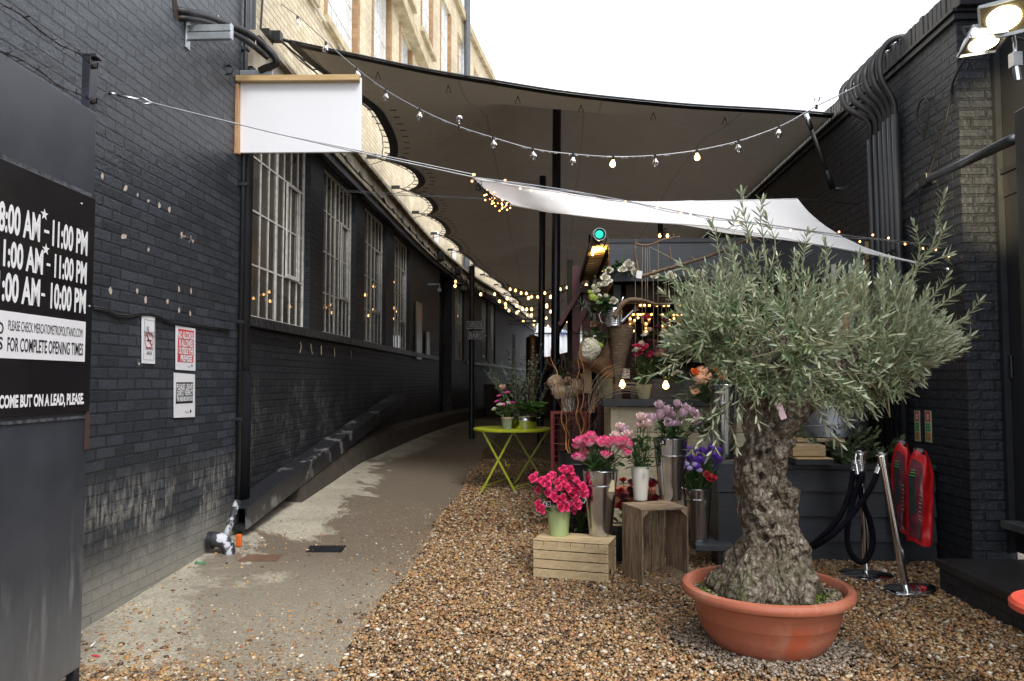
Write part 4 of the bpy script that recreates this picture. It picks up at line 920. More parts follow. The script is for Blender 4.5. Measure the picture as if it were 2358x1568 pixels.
# tent poles
for (bx_,by_,tx_,r_,lab) in ((.10,12.45,.16,.072,'nearer dark tent pole in the middle of the alley, the thicker of the middle pair'),(-.16,15.6,-.10,.068,'further dark tent pole just left of the thicker middle pole')):
    zt=tentz(tx_,by_,.5)-.02; t=thing('tent_pole',(bx_,by_,gz(bx_,by_)),lab,'pole','tent poles down the alley')
    m=MB(); m.tube([(bx_,by_,gz(bx_,by_)),(tx_,by_,zt)],r_,14); m.build('pole',M['navy_pole'],t,smooth='auto')
    m=MB(); m.box(bx_-.16,by_-.16,gz(bx_,by_),bx_+.16,by_+.16,gz(bx_,by_)+.012); m.build('base_plate',M['navy_pole'],t)
for (px,py,Y_,lab) in ((1360,560,20,'slim tent pole showing above the left end of the kiosk roof'),(1521,540,15.5,'tent pole hung with bulbs behind the kiosk roof')):
    p=atY(px,py,Y_); t=thing('tent_pole',(p.x,Y_,zg(Y_)),lab,'pole','tent poles down the alley'); m=MB(); m.tube([(p.x,Y_,zg(Y_)),(p.x,Y_,tentz(p.x,Y_,.55))],.055,12); m.build('pole',M['navy_pole'],t,smooth='auto')
# strut at the front right corner
t=thing('tensioner',atY(1855,262,8.7),'steel tension strut between the tent front edge and the right brick wall','strut')
a=atY(1855,262,8.6); b=atX(1918,435,3.24); m=MB(); m.tube([a,a.lerp(b,.2)],.03,8); m.build('turnbuckle',M['steel'],t,smooth=True)
m=MB(); m.tube([a.lerp(b,.2),b],.022,8); m.tube([a.lerp(b,.75),b],.032,8); m.build('strap',M['cable'],t,smooth=True); m=MB(); m.tube([b,b+Vector((.06,0,-.0))],.02,8); m.build('eye_bolt',M['steel'],t)
# ================= string lights =================
def bulb_proto(name,mat,r=.0285):
    m=MB(); m.lathe([(.012,.0),(.014,-.012),(r*.9,-.030),(r,-.045),(r*.9,-.058),(r*.55,-.069),(.001,-.074)],(0,0,0),12); o=m.build(name,mat,None,smooth=True); return o
bl_off=bulb_proto('bulb',M['bulb_glass']); bl_on=bulb_proto('bulb',M['bulb_on']); bl_far=bulb_proto('bulb',M['bulb_far'])
def bulb_copy(src,par,p,rot=(0,0,0),sc=1): return inst(src,par,p,rot,sc)
t=thing('festoon_lights',atX(2010,180,3.2),'festoon string of clear bulbs with water drops swagging across the front of the tent','string lights')
fp=[(600,-40,8.4),(640,3,8.35),(690,40,8.2),(750,95,7.95),(820,157,7.7),(889,208,7.5),(967,252,7.3),(1058,292,7.2),(1136,317,7.15),(1227,343,7.1),(1320,355,7.1),(1412,361,7.1),(1508,358,7.15),(1605,346,7.2),(1700,325,7.3),(1793,292,7.4),(1850,262,7.5),(1880,244,7.55),(1940,215,7.6),(2010,180,7.75)]
fw=[atY(*q) for q in fp]; m=MB(); m.tube(smooth_path(fw,5),.0065,6); m.build('cable',M['wire'],t,smooth=True)
m=MB(); 
for q in ((685,40,8.2),(750,98,7.95),(822,157,7.7),(889,208,7.5),(967,252,7.3),(1058,292,7.2),(1136,317,7.15),(1227,343,7.1),(1320,355,7.1),(1412,361,7.1),(1508,358,7.15),(1605,346,7.2),(1700,325,7.3),(1793,292,7.4),(1880,244,7.55)):
    p=atY(*q); m.item(); m.tube([p+Vector((0,0,.012)),p+Vector((0,0,-.030))],.014,8)
    up=q[0] in (1058,1880); lit=q[0] in (1412,1605)
    bulb_copy(bl_on if lit else bl_off,t,p+Vector((0,0,.03 if up else -.028)),(pi if up else R.uniform(-.2,.2),R.uniform(-.2,.2),0),1.12 if not lit else .95)
m.each('lampholder',M['cable'],t)
m=MB(); sfw=smooth_path(fw,5)
for i in range(110):
    j=R.randrange(20,len(sfw)-1); p=sfw[j].lerp(sfw[j+1],R.random()); m.ball(p+Vector((0,0,-.010)),.0045,5,4)
m.build('water_drops',pm('water_drop',(.9,.92,.95),rough=.05,spec=1,bump=0),t,smooth=True)['kind']='stuff'
# steel wire from left wall to sail & right wall
wA=atX(252,214,NX); wE=atX(2185,566,3.24); wB=atY(1090,408,5.45)
t=thing('stay_wire',wA,'thin steel stay wire with turnbuckle from the near brick wall to the sail corner','wire')
m=MB(); m.tube([wA.lerp(wB,.10),wA.lerp(wB,.4)+Vector((0,0,-.012)),wA.lerp(wB,.7)+Vector((0,0,-.012)),wB],.0045,6); m.tube([wA.lerp(wB,.45)+Vector((0,0,-.012)),wB+Vector((0,0,.02))],.004,6); m.build('wire',M['wire'],t)
m=MB(); m.tube([wA,wA.lerp(wB,.015)],.010,8); m.tube([wA.lerp(wB,.02),wA.lerp(wB,.075)],.010,8); m.tube([wA.lerp(wB,.07),wA.lerp(wB,.085)+Vector((0,0,.02)),wA.lerp(wB,.11)],.005,6); m.tube([wA.lerp(wB,.07),wA.lerp(wB,.09)+Vector((0,0,-.018)),wA.lerp(wB,.11)],.005,6); m.build('turnbuckle',M['steel'],t,smooth=True)
p1=atX(725,436,-2.98); p2=atY(1170,462,6.3); m=MB(); m.tube([p1,p1.lerp(p2,.5)+Vector((0,0,-.01)),p2],.004,5); m.tube([p1.lerp(p2,.2)+Vector((0,0,.012)),p2+Vector((0,0,.006))],.003,5); tag(m.build('guy_wire',M['wire']),'faint thin guy wire from the factory windows to the lower sail corner','wire')
# the sail : quad with sagging edges
A_=[(1090,410,5.5),(1175,425,5.7),(1260,438,5.95),(1443,464,6.55),(1640,463,7.2),(1835,458,7.8)]
top=[atY(*q) for q in A_]
bot=[atY(*q) for q in ((1175,471,5.95),(1290,490,6.0),(1450,508,6.1),(1650,522,6.2),(1850,556,6.35),(2130,608,6.5))]
rgt=[atY(*q) for q in ((1835,458,7.8),(1862,490,7.6),(1905,525,7.35),(1970,562,7.1),(2050,590,6.8),(2130,608,6.5))]
lft=[top[0],atY(1130,444,5.75),bot[0]]
def crv(P,u):
    s=u*(len(P)-1); i=min(int(s),len(P)-2); f=s-i; a=P[max(i-1,0)];b=P[i];c=P[i+1];d=P[min(i+2,len(P)-1)]
    return .5*((2*b)+(c-a)*f+(2*a-5*b+4*c-d)*f*f+(3*b-a-3*c+d)*f**3)
def coons(u,v):
    a=crv(top,u);b=crv(bot,u);l=crv(lft,v);r=crv(rgt,v)
    p=a*(1-v)+b*v+l*(1-u)+r*u-(top[0]*(1-u)*(1-v)+top[-1]*u*(1-v)+bot[0]*(1-u)*v+bot[-1]*u*v)
    return p+Vector((0,0,.020*mnoise.noise(Vector((u*5,v*1.5,2)))+.012*mnoise.noise(Vector((u*18+v*6,v*2,7)))))
t=thing('shade_sail',bot[0],'white four cornered shade sail over the flower kiosk','shade sail')
m=MB(); m.grid(coons,36,16); m.build('cloth',M['sail'],t,smooth=True)
m=MB()
for P in (top,bot,rgt): m.tube([crv(P,i/30) for i in range(31)],.007,5)
m.build('hem',M['sail'],t,smooth=True)
m=MB(); m.tube([bot[-1],atX(2185,622,3.24)],.010,6); m.tube([top[-1],atX(1975,470,3.24)],.004,6); m.obox(bot[-1].lerp(atX(2185,622,3.24),.6),.12,.05,.03); m.build('corner_strap',M['cable'],t); m=MB(); m.ball(atX(2183,621,3.22),.02,8,6); m.build('eye_bolt',M['chrome'],t,smooth=True)
# wire with fairy lights along the sail
t=thing('fairy_lights',wB,'wire of tiny warm fairy lights running along the upper edge of the sail','string lights')
fl=[atY(x_,y_,5.45+(x_-1090)/1095*.85) for x_,y_ in ((1090,408),(1200,422),(1320,440),(1440,462),(1560,486),(1640,500),(1760,516),(1900,536),(2040,552),(2120,560))]+[wE]
m=MB(); sf=smooth_path(fl,6); m.tube(sf,.0042,5); m.tube([p+Vector((0,0,-.012-.006*math.sin(i*.9))) for i,p in enumerate(sf)],.0032,5); m.build('cable',M['wire'],t)
fb=MB(); fb.ball((0,0,0),.0078,8,6); fairy=fb.build('bulb',M['fairy'],None,smooth=True)
for (x_,y_) in ((1087,417),(1092,402),(1163,415),(1198,434),(1223,438),(1272,456),(1306,460),(1315,452),(1359,462),(1379,466),(1398,472),(1418,474),(1440,465),(1473,478),(1501,484),(1513,478),(1568,491),(1590,493),(1618,505),(1640,497),(1700,512),(1745,520),(1820,530),(1932,534),(2010,541),(2046,548),(1980,556),(2084,562),(2126,572),(2155,575),(2185,590)):
    Y_=5.45+(x_-1090)/1095*.85; p=atY(x_,y_,Y_); inst(fairy,t,p)
inst(fairy,t,wB+Vector((0,0,.02)))
t=thing('fairy_light_tangle',atY(1150,460,6.1),'tangle of bunched fairy lights hanging at the left sail corner','string lights')
m=MB(); base=[wB]
for x_,y_,Y_ in ((1105,430,5.6),(1120,445,5.7),(1135,455,5.8),(1150,464,6.0),(1165,470,6.1),(1175,468,6.2)): base.append(atY(x_,y_,Y_))
bs=smooth_path(base,6); m.tube(bs,.005,5)
for i in range(7): m.tube([p+Vector((R.uniform(-.03,.03),R.uniform(-.03,.03),R.uniform(-.035,.035))) for p in bs[4:]],.0028,4)
m.build('cable',M['cable'],t)
for i in range(40):
    p=bs[R.randrange(6,len(bs))]+Vector((R.uniform(-.05,.05),R.uniform(-.05,.05),R.uniform(-.05,.03))); inst(fairy,t,p,sc=.8)
bpy.data.objects.remove(fairy)
# swags of warm bulbs under the far tent
def swag(label,P,sc=1.,cab=True,lit=bl_far):
    q=[atY(*p[:3]) for p in P]; t=thing('festoon_lights',q[0],label,'string lights','festoon strings of warm bulbs deep under the tent')
    m=MB(); m.tube(smooth_path(q,4),.010,5); m.build('cable',M['cable'],t)
    for p in q[1:-1] if len(q)>2 else q: inst(lit,t,p+Vector((0,0,-.02)),sc=sc*.72)
swag('upper swag of warm bulbs from the factory wall across to the kiosk eave',[(1075,640,17),(1168,681,16),(1217,680,15.5),(1268,677,14.8),(1312,667,14),(1324,664,13.5),(1327,660,13.4),(1350,650,12.8),(1362,600,12)],1.35)
swag('second swag of warm bulbs behind the first',[(1060,628,19),(1049,643,19),(1107,672,18.8),(1150,688,18.4),(1164,694,18),(1190,698,18),(1203,705,18),(1224,706,18),(1259,697,18),(1280,690,17.6),(1285,684,17.4),(1300,670,17)],1.5)
swag('third swag of warm bulbs crossing behind the poles',[(1140,700,24),(1165,703,24),(1172,710,24),(1190,715,24),(1213,707,24),(1224,720,24),(1259,701,23),(1268,712,22),(1285,700,22),(1300,690,22)],1.8)
swag('low swag of warm bulbs near the far gable',[(1190,740,32),(1205,735,31),(1258,728,30),(1230,733,30),(1262,747,30),(1306,735,28),(1304,729,28),(1310,720,28)],2.0)
swag('short run of warm bulbs over the kiosk roof',[(1535,525,12.2),(1519,535,12),(1537,535,12),(1516,555,12),(1540,556,12),(1586,561,11.8),(1600,550,11.6)],1.15)
swag('swag of warm bulbs along the factory wall in the distance',[(1040,630,17.5),(1048,652,17.6),(1088,655,18),(1139,672,20),(1194,712,26),(1214,722,30),(1229,745,34),(1235,750,36)],1.5)

for j,(pp,lab) in enumerate((([(1166,655,15),(1200,668,15),(1238,672,15),(1290,660,15),(1330,640,15)],'faint swag of bulbs close below the tent near the poles'),)):
    q=[]; P=[atY(*a) for a in pp]; sp=smooth_path(P,3); t=thing('festoon_lights',sp[0],lab,'string lights','festoon strings of warm bulbs deep under the tent'); m=MB(); m.tube(sp,.009,4); m.build('cable',M['cable'],t)
    for i,p in enumerate(sp[1:-1]):
        if i%1==0: inst(bl_far,t,p+Vector((0,0,-.02+R.uniform(-.05,.02))),sc=.8+.25*j/2)
# ================= right brick wall =================
RX=3.3; RE=6.22
t=thing('brick_wall',(RX,RE,0),'black painted brick wall on the right with soldier brick coping and pier end','wall')
m=MB(); m.box(RX,RE,-.1,RX+.34,46,4.46); m.build('wall',M['brick_right'],t)
m=MB(); m.box(RX-.03,RE-.03,4.461,RX+.36,46,4.50); m.box(RX-.05,RE-.05,4.52,RX+.38,46,4.545); m.box(RX-.02,RE-.02,4.50,RX+.34,46,4.52); m.build('tile_crease',M['black_paint'],t)
m=MB()
y=RE-.02
while y<30: m.box(RX-.01+R.uniform(-.004,.004),y,4.546,RX+.32,y+.068,4.75+R.uniform(-.008,.008)); y+=.076
m.box(RX-.02,RE-.10,4.546,RX+.33,RE-.022,4.73)
m.build('coping_brick',M['black_paint'],t,bevel=.006)
p=atX(1885,690,RX); 
# conduits
ys_=[7.22,7.32,7.42,7.52,7.64,7.78]
t=thing('conduit_bank',(RX-.05,7.5,0),'bank of six black conduits with corrugated hoses looping over the right wall','conduit')
m=MB()
for i,y in enumerate(ys_): m.item(); m.tube([(RX-.05,y,.10),(RX-.05,y,3.98+.06*(i<3))],.035,10)
m.each('conduit',M['black_paint'],t,smooth=True)
m=MB()
for z_ in (1.2,2.75): m.item(); m.box(RX-.096,7.17,z_,RX-.091,7.83,z_+.02)
m.each('strap',M['black_metal'],t)
for i,y in enumerate(ys_):
    k=i; P=[Vector((RX-.05,y,3.98)),Vector((RX-.06,y+.02,4.18)),Vector((RX-.15,y+.06+.05*k,4.42)),Vector((RX-.14,y+.08+.08*k,4.64)),Vector((RX-.04,y+.06+.09*k,4.78)),Vector((RX+.14,y+.04+.09*k,4.80)),Vector((RX+.34,y+.03+.09*k,4.76))]
    sp=smooth_path(P,16); m=MB(); m.tube(sp,[.027+(.006 if j%2 else 0) for j in range(len(sp))],10); m.build('flexible_hose',M['cable'],t,smooth=True)
m=MB(); m.tube(smooth_path([atX(2126,325,RX-.02),atX(2135,285,RX-.03),atX(2140,245,RX-.03),atX(2130,225,RX-.03),atX(2117,238,RX-.03),atX(2112,268,RX-.03),atX(2116,300,RX-.03),atX(2124,305,RX-.02)],5),.009,6); tag(m.build('cable_coil',M['cable'],smooth=True),'loose loop of black cable on the right wall beside the conduits','cable')
# bar with clamp
a=atX(2090,452,RX-.05); b=atX(2138,413,RX-.09); c=atY(2330,322,3.9)
t=thing('steel_bar',b,'grey scaffold bar running from a clamp on the right wall to the gate post','bar')
m=MB(); m.tube([a,b],.026,10); m.tube([b,c],.028,10); m.build('bar',pm('bar_grey',(.07,.075,.085),(.05,.055,.06),rough=.4,metal=.3),t,smooth=True)
m=MB(); m.obox(b,.09,.10,.10); m.obox(a.lerp(b,.75),.06,.05,.07); m.build('clamp',M['black_metal'],t,bevel=.01)
# wire and cable down from the floods
m=MB(); q=[atX(2212,120,RX-.03),atX(2196,185,RX-.02),atX(2180,270,RX-.03),atX(2155,350,RX-.03),atX(2137,412,RX-.05)]
q[0]=atY(2232,120,5.6); m.tube(smooth_path(q,4),.009,6); m.tube([atX(2118,430,RX-.02),atX(2115,470,RX-.02),atX(2119,495,RX-.01)],.007,5); tag(m.build('hanging_cable',M['cable'],smooth=True),'black cable running from the floodlights down to the scaffold bar','cable')
# fire equipment strips
for k,(x0,x1,yt,yb,lab) in enumerate(((2107,2117,946,1015,'left photoluminescent fire equipment strip on the right brick wall'),(2131,2143,946,1017,'right photoluminescent fire equipment strip on the right brick wall'))):
    a=atX(x0,yb,RX-.006); b=atX(x1,yt,RX-.006); t=thing('fire_sign',(a+b)/2,lab,'sign'); m=MB(); m.box(RX-.006,b.y,a.z,RX-.001,a.y,b.z)
    m.build('board',pm('pale_luminous_green%d'%k,(.55,.55,.33),(.5,.5,.3),rough=.5,bump=0),t)
    h=b.z-a.z; w_=a.y-b.y; ym=(a.y+b.y)/2
    m=MB(); m.box(RX-.0072,b.y+.012,b.z-h*.34,RX-.0062,a.y-.012,b.z-h*.03); m.build('red_panel',M['ink_red'],t)
    m=MB(); m.obox((RX-.0078,ym,b.z-.19*h),.001,w_*.22,h*.20); m.obox((RX-.0078,ym-.012,b.z-.14*h),.001,w_*.3,h*.03); m.obox((RX-.0078,ym-.012,b.z-.24*h),.001,w_*.3,h*.03); m.build('extinguisher_symbol',M['ink_white'],t)
    m=MB(); 
    for j in range(3): m.box(RX-.0072,b.y+.014,b.z-h*(.46+.09*j)-.004,RX-.0062,a.y-.014,b.z-h*(.40+.09*j))
    m.build('green_panel',pm('sign_green%d'%k,(.08,.40,.15),rough=.5,bump=0),t)
    m=MB()
    for j in range(3): m.box(RX-.0072,b.y+.014,b.z-h*(.76+.08*j)-.004,RX-.0062,a.y-.014,b.z-h*(.70+.08*j))
    m.build('orange_panel',pm('sign_orange%d'%k,(.60,.30,.08),rough=.5,bump=0),t)
# step / plinth
a=atZ(2177,1368,0); SX=a.x
t=thing('step',(SX,4.5,0),'low black painted brick step along the foot of the right pier','step')
m=MB(); m.box(SX+.02,3.4,-.05,RX+.9,5.95,.165); m.build('riser',M['brick_right'],t)
m=MB(); m.box(SX,3.4,.167,RX+.9,5.98,.225); m.build('tread',pm('black_tread',(.030,.028,.028),(.016,.015,.016),sc=6,rough=.4,bump=.5),t,bevel=.008)
# door beyond the step
t=thing('metal_door',(RX+.30,5,0),'tall flat dark metal door panel set in the pier on the right','door')
DX=RX+.30
m=MB(); m.box(DX,2.5,.24,DX+.05,RE-.005,6.5); m.build('panel',pm('dark_door_paint',(.018,.020,.024),(.012,.013,.016),sc=2,rough=.45,bump=.1,bsc=6,bd=.01),t)
m=MB(); m.box(DX-.03,2.5,3.18,DX-.002,RE-.03,3.22); m.box(DX-.012,2.5,3.0,DX-.002,RE-.03,3.178); m.build('rail',M['black_metal'],t)
m=MB(); m.box(DX-.05,RE-.06,.23,DX-.002,RE-.02,4.4); m.build('frame',M['black_paint'],t)
m=MB(); p=atX(2322,845,DX-.01); m.box(DX-.02,p.y-.05,p.z-.09,DX-.002,p.y+.05,p.z+.09); m.build('box',M['black_metal'],t,bevel=.006)
m=MB(); a=atX(2232,1185,DX-.06); m.beam((DX-.07,RE-.10,.46),(DX-.07,4.0,.46),.14,.05); m.build('ledge',pm('worn_ledge',(.08,.085,.09),(.03,.03,.035),sc=6,rough=.5),t)
# near gate post on the right edge
t=thing('gate_post',(2.19,3.6,0),'tall black steel gate post at the right edge of the frame','post')
a=atY(2334,258,3.6); 
a=atY(2334,258,3.72); m=MB(); m.box(a.x,3.6,-.02,a.x+.30,3.72,a.z); m.build('post',M['black_metal'],t,bevel=.006)
m=MB(); m.box(a.x-.004,3.65,0,a.x-.001,3.68,2.30); m.build('hinge_strip',M['black_metal'],t)
# lamp pole with floods (right top corner)
PX=atY(2352,60,4.4).x+.06
t=thing('lamp_mast',(PX,4.4,0),'slim steel mast behind the gate post carrying two floodlights','mast')
m=MB(); m.tube([(PX,4.4,0),(PX,4.4,4.6)],.03,10); m.build('mast',M['steel_dull'],t,smooth=True)
p=atY(2338,130,4.4); m=MB(); m.obox(p+Vector((0,0,-.02)),.05,.05,.08); m.tube([p,p+Vector((.0,0,.08)),p+Vector((-.02,0,.2)),atY(2325,75,4.4)],.010,6); m.tube([p+Vector((0,0,-.05)),p+Vector((.01,0,-.14))],.02,8); m.build('connector',M['steel'],t)
def flood(c,facing,up,label,sz=.13):
    f=Vector(facing).normalized(); u=(Vector(up)-f*Vector(up).dot(f)).normalized(); r=u.cross(f); Mx=Matrix((r,u,f)).transposed()
    t=thing('floodlight',c,label,'floodlight'); m=MB(); s=sz
    # tapered body
    vs=[]; 
    for (k,zz) in ((1,.0),(.62,-.07)):
        for i,j in ((-1,-1),(1,-1),(1,1),(-1,1)): vs.append(c+Mx@Vector((i*s*k,j*s*.78*k,zz)))
    m.add(vs,[(0,3,2,1)[::-1],(4,5,6,7)[::-1],(0,1,5,4),(1,2,6,5),(2,3,7,6),(3,0,4,7)]); m.obox(c+Mx@Vector((0,0,-.085)),s*.9,s*.8,.03,Mx)
    m.build('housing',pm('flood_grey',(.55,.56,.57),(.48,.49,.5),rough=.35,metal=.3),t,bevel=.004)
    m=MB()
    for a,b in (((-1,-.78),(1,-.78)),((1,-.78),(1,.78)),((1,.78),(-1,.78)),((-1,.78),(-1,-.78))): m.beam(c+Mx@Vector((a[0]*s,a[1]*s,.008)),c+Mx@Vector((b[0]*s,b[1]*s,.008)),.012,.018)
    m.build('bezel',M['steel_dull'],t)
    m=MB(); m.obox(c+Mx@Vector((0,0,.003)),s*1.9,s*1.48,.004,Mx); m.build('reflector',pm('reflector_dark',(.12,.09,.05),(.3,.24,.12),sc=9,rough=.3,metal=.6),t)
    m=MB(); m.add([c+Mx@Vector((s*.72*math.cos(2*pi*k/28),s*.56*math.sin(2*pi*k/28),.012)) for k in range(28)],[tuple(range(28))]); m.build('lamp',M['flood'],t)
    m=MB(); m.tube([c+Mx@Vector((-s*.7,0,-.04)),c+Mx@Vector((-s*.7,0,-.12)),c+Mx@Vector((s*.7,0,-.12)),c+Mx@Vector((s*.7,0,-.04))],.006,6); m.tube([c+Mx@Vector((0,0,-.1)),Vector((PX,4.4,c.z))],.008,6); m.build('yoke',M['black_metal'],t)
    return t
flood(atY(2264,98,4.4),(.12,-.30,-1),(0,1,.2),'lower floodlight tilted downwards on the mast at top right',.108)
flood(atY(2312,42,4.3),(-.55,-.75,-.38),(0,0,1),'upper floodlight aimed towards the viewer at the top right corner',.115)
ld=bpy.data.lights.new('floodlight_beam','SPOT'); ld.energy=190; ld.color=(1,.80,.45); ld.spot_size=rad(46); ld.spot_blend=.5; ld.shadow_soft_size=.05
lo=bpy.data.objects.new('floodlight_beam',ld); COL.objects.link(lo); lo.location=atY(2285,118,4.45)+Vector((.1,.0,-.03)); lo.rotation_euler=(Vector((-1.05,-1.65,.12))).to_track_quat('Z','Y').to_euler()
# red stool at the right edge
c=atY(2342,1402,2.75)+Vector((.20,0,0)); c=Vector((c.x,c.y,c.z+.02)); t=thing('stool',(c.x,c.y,0),'coral red round seat just cutting the right edge of the frame','stool')
m=MB(); m.lathe([(.001,.0),(.19,.0),(.20,-.012),(.20,-.03),(.17,-.035),(.001,-.035)],c,32); m.build('seat',M['red_table'],t,smooth='auto')
for a in (.4,1.97,3.54,5.1):
    m=MB(); m.tube([c+Vector((.13*math.cos(a),.13*math.sin(a),-.03)),Vector((c.x+.2*math.cos(a),c.y+.2*math.sin(a),0))],.012,8); m.build('leg',M['black_metal'],t)
# ================= fire extinguisher covers =================
def cover(px0,px1,yt,yb,Y_,label):
    a=atY(px0,yt,Y_); b=atY(px1,yb,Y_); w_=b.x-a.x; h=a.z-b.z; cx=(a.x+b.x)/2
    t=thing('extinguisher_cover',(cx,Y_,b.z),label,'extinguisher cover','red vinyl covers hanging on the right wall')
    def fn(u,v):
        ang=(u-.5)*pi*1.05; s=.35+.65*min(1,(v/.28))**.55 if v<.28 else 1-.12*(v-.28); 
        wv=.022*mnoise.noise(Vector((u*5,v*7,px0*.1)))+.012*math.sin(u*14+v*5)
        return (cx+(w_/2)*s*math.sin(ang)+.35*w_*(.5-v)*.25, Y_-(.11+wv)*math.cos(ang)*(.55+.45*s), a.z-h*v+.02*math.sin(u*9))
    m=MB(); m.grid(fn,28,40,flip=False); o=m.build('cover',M['red_cover'],t,smooth=True)
    def win(u,v): x,y,z=fn(.10+.31*u,.10+.86*v); return (x,y-.006,z)
    m=MB(); m.grid(win,8,20); m.build('clear_window',pm('grimy_clear_window',(.20,.03,.04),(.07,.03,.04),sc=9,rough=.15,bump=.2,spec=.8),t,smooth=True)
    def lab(u,v): x,y,z=fn(.14+.12*u,.25+.45*v); return (x,y-.011,z)
    m=MB(); m.grid(lab,3,8); m.build('label_panel',pm('dark_label',(.03,.045,.06),(.025,.05,.035),sc=7,rough=.3,bump=0),t,smooth=True)
    m=MB(); 
    for v_ in (.22,.25,.28): 
        P=[fn(.14+.03*i,v_) for i in range(5)]; m.tube([Vector(p)+Vector((0,-.014,0)) for p in P],.005,4)
    m.build('green_print',pm('green_print',(.05,.30,.10),rough=.5,bump=0),t)
    m=MB()
    for i in range(7):
        m.item(); v_=.46+.045*i; P=[fn(.33+.02*k,v_) for k in range(3)]; m.tube([Vector(p)+Vector((0,-.012,0)) for p in P],.0022,4)
    m.each('white_print',pm('faded_print',(.5,.40,.40),rough=.5,bump=0),t)
    m=MB(); m.obox((cx+.01,Y_+.01,a.z+.01),.05,.06,.03); m.build('hanger',M['steel_dull'],t)
    return t
cover(2050,2100,1022,1222,6.62,'red extinguisher cover, the further one partly hidden behind the other')
cover(2083,2149,1040,1248,6.42,'red extinguisher cover, the nearer one with a grimy clear window')
# ================= black timber planter =================
t=thing('timber_planter',(2.3,6.95,0),'long black weatherboard planter box behind the olive tree','planter')
x0=1.50; x1=RX-.02; F=6.75
m=MB(); hs=[-.02,.19,.40,.61,.80]
for a,b in zip(hs,hs[1:]):
    vs=[(x0,F-.035,a),(x1,F-.035,a),(x1,F-.005,b),(x0,F-.005,b),(x0,F+.02,a),(x1,F+.02,a),(x1,F+.02,b),(x0,F+.02,b)]; m.add(vs,[(0,1,2,3),(4,7,6,5),(0,4,5,1),(3,2,6,7),(0,3,7,4),(1,5,6,2)])
    m.box(x0-.03,F-.04,a,x0-.001,7.5,b-.004)
m.build('weatherboard',M['grey_plank'],t,bevel=.003)
m=MB(); m.box(x0-.02,F-.05,.802,x1,F+.05,.84); m.box(x0-.03,F+.051,.802,x0+.09,7.5,.84); m.build('top_rail',M['grey_plank'],t,bevel=.003)
m=MB(); m.box(x0+.0,F+.05,.5,x1,7.5,.78); m.build('soil',M['soil'],t)
# black board boxes left of it (kiosk plinth)
t=thing('black_crate_stack',(1.45,6.55,0),'black painted box standing left of the olive trunk','box')
a=atY(1648,1062,6.6); b=atY(1712,1262,6.6)
m=MB(); m.box(a.x,6.55,.05,b.x,6.74,.62); m.box(a.x-.01,6.54,.623,b.x+.01,6.742,.87); m.build('box',M['grey_plank'],t,bevel=.006)
t=thing('plank_shelf',(1.35,6.5,.15),'dark plank shelf on a bracket under the statice bucket','shelf')
a=atY(1600,1236,6.45); b=atY(1690,1262,6.45)
m=MB(); m.box(a.x,6.42,.165,b.x,6.78,.215); m.build('plank',M['grey_board'],t,bevel=.004); m=MB(); m.box(b.x-.12,6.5,0,b.x-.04,6.75,.163); m.build('bracket',M['black_paint'],t)
# galvanised tank
p0=atY(1912,955,7.3); rt=atY(1997,955,7.3).x-p0.x
t=thing('water_tank',(p0.x,7.3,1.0),'large round galvanised water tank standing on a pallet','tank')
zt=atY(1912,1006,7.1).z; m=MB(); m.lathe([(rt,0),(rt,.80),(rt-.015,.80),(rt-.015,.02),(0.001,.02)],(p0.x,7.35,zt),48); m.build('shell',pm('tank_steel',(.42,.45,.50),(.28,.31,.35),sc=5,rough=.30,metal=.9,bump=.1),t,smooth='auto')
for k,zz in enumerate((.12,.36,.60)):
    m=MB(); m.tube([(p0.x+(rt+.004)*math.cos(a_),7.35+(rt+.004)*math.sin(a_),zt+zz-.03*math.cos(a_-pi)*1.2) for a_ in [2*pi*i/40 for i in range(41)]],.006,5); m.build('seam',M['steel_dull'],t)
# pallet pieces
t=thing('pallet',(p0.x,7.2,.85),'rough timber pallet under the galvanised tank','pallet')
m=MB(); z0=.86
for i in range(4): m.box(p0.x-.42,6.95+i*.16,zt-.035,p0.x+.0,7.05+i*.16,zt-.008)
for xx in (-.4,-.12): m.box(p0.x+xx,6.97,z0,p0.x+xx+.10,7.5,zt-.037)
m.build('slats',M['pallet'],t,bevel=.003)
a=atY(1822,1024,6.74); b=atY(1898,1050,6.74)
m=MB(); m.box(a.x,6.70,b.z,b.x,6.93,a.z); tag(m.build('timber_offcut',M['pallet'],bevel=.004),'thick sawn timber offcut lying on the black planter rail','timber')
a=atY(1828,1048,6.66); b=atY(1915,1066,6.66); m=MB(); m.box(a.x,6.60,b.z-.01,b.x,6.95,b.z+.035); o=m.build('plywood_tray',M['grey_plank']); tag(o,'shallow black tray with bare plywood top below the timber offcut','tray')
m=MB(); m.box(a.x+.005,6.605,b.z+.036,b.x-.005,6.94,b.z+.042); o2=m.build('top',M['timber'],o)
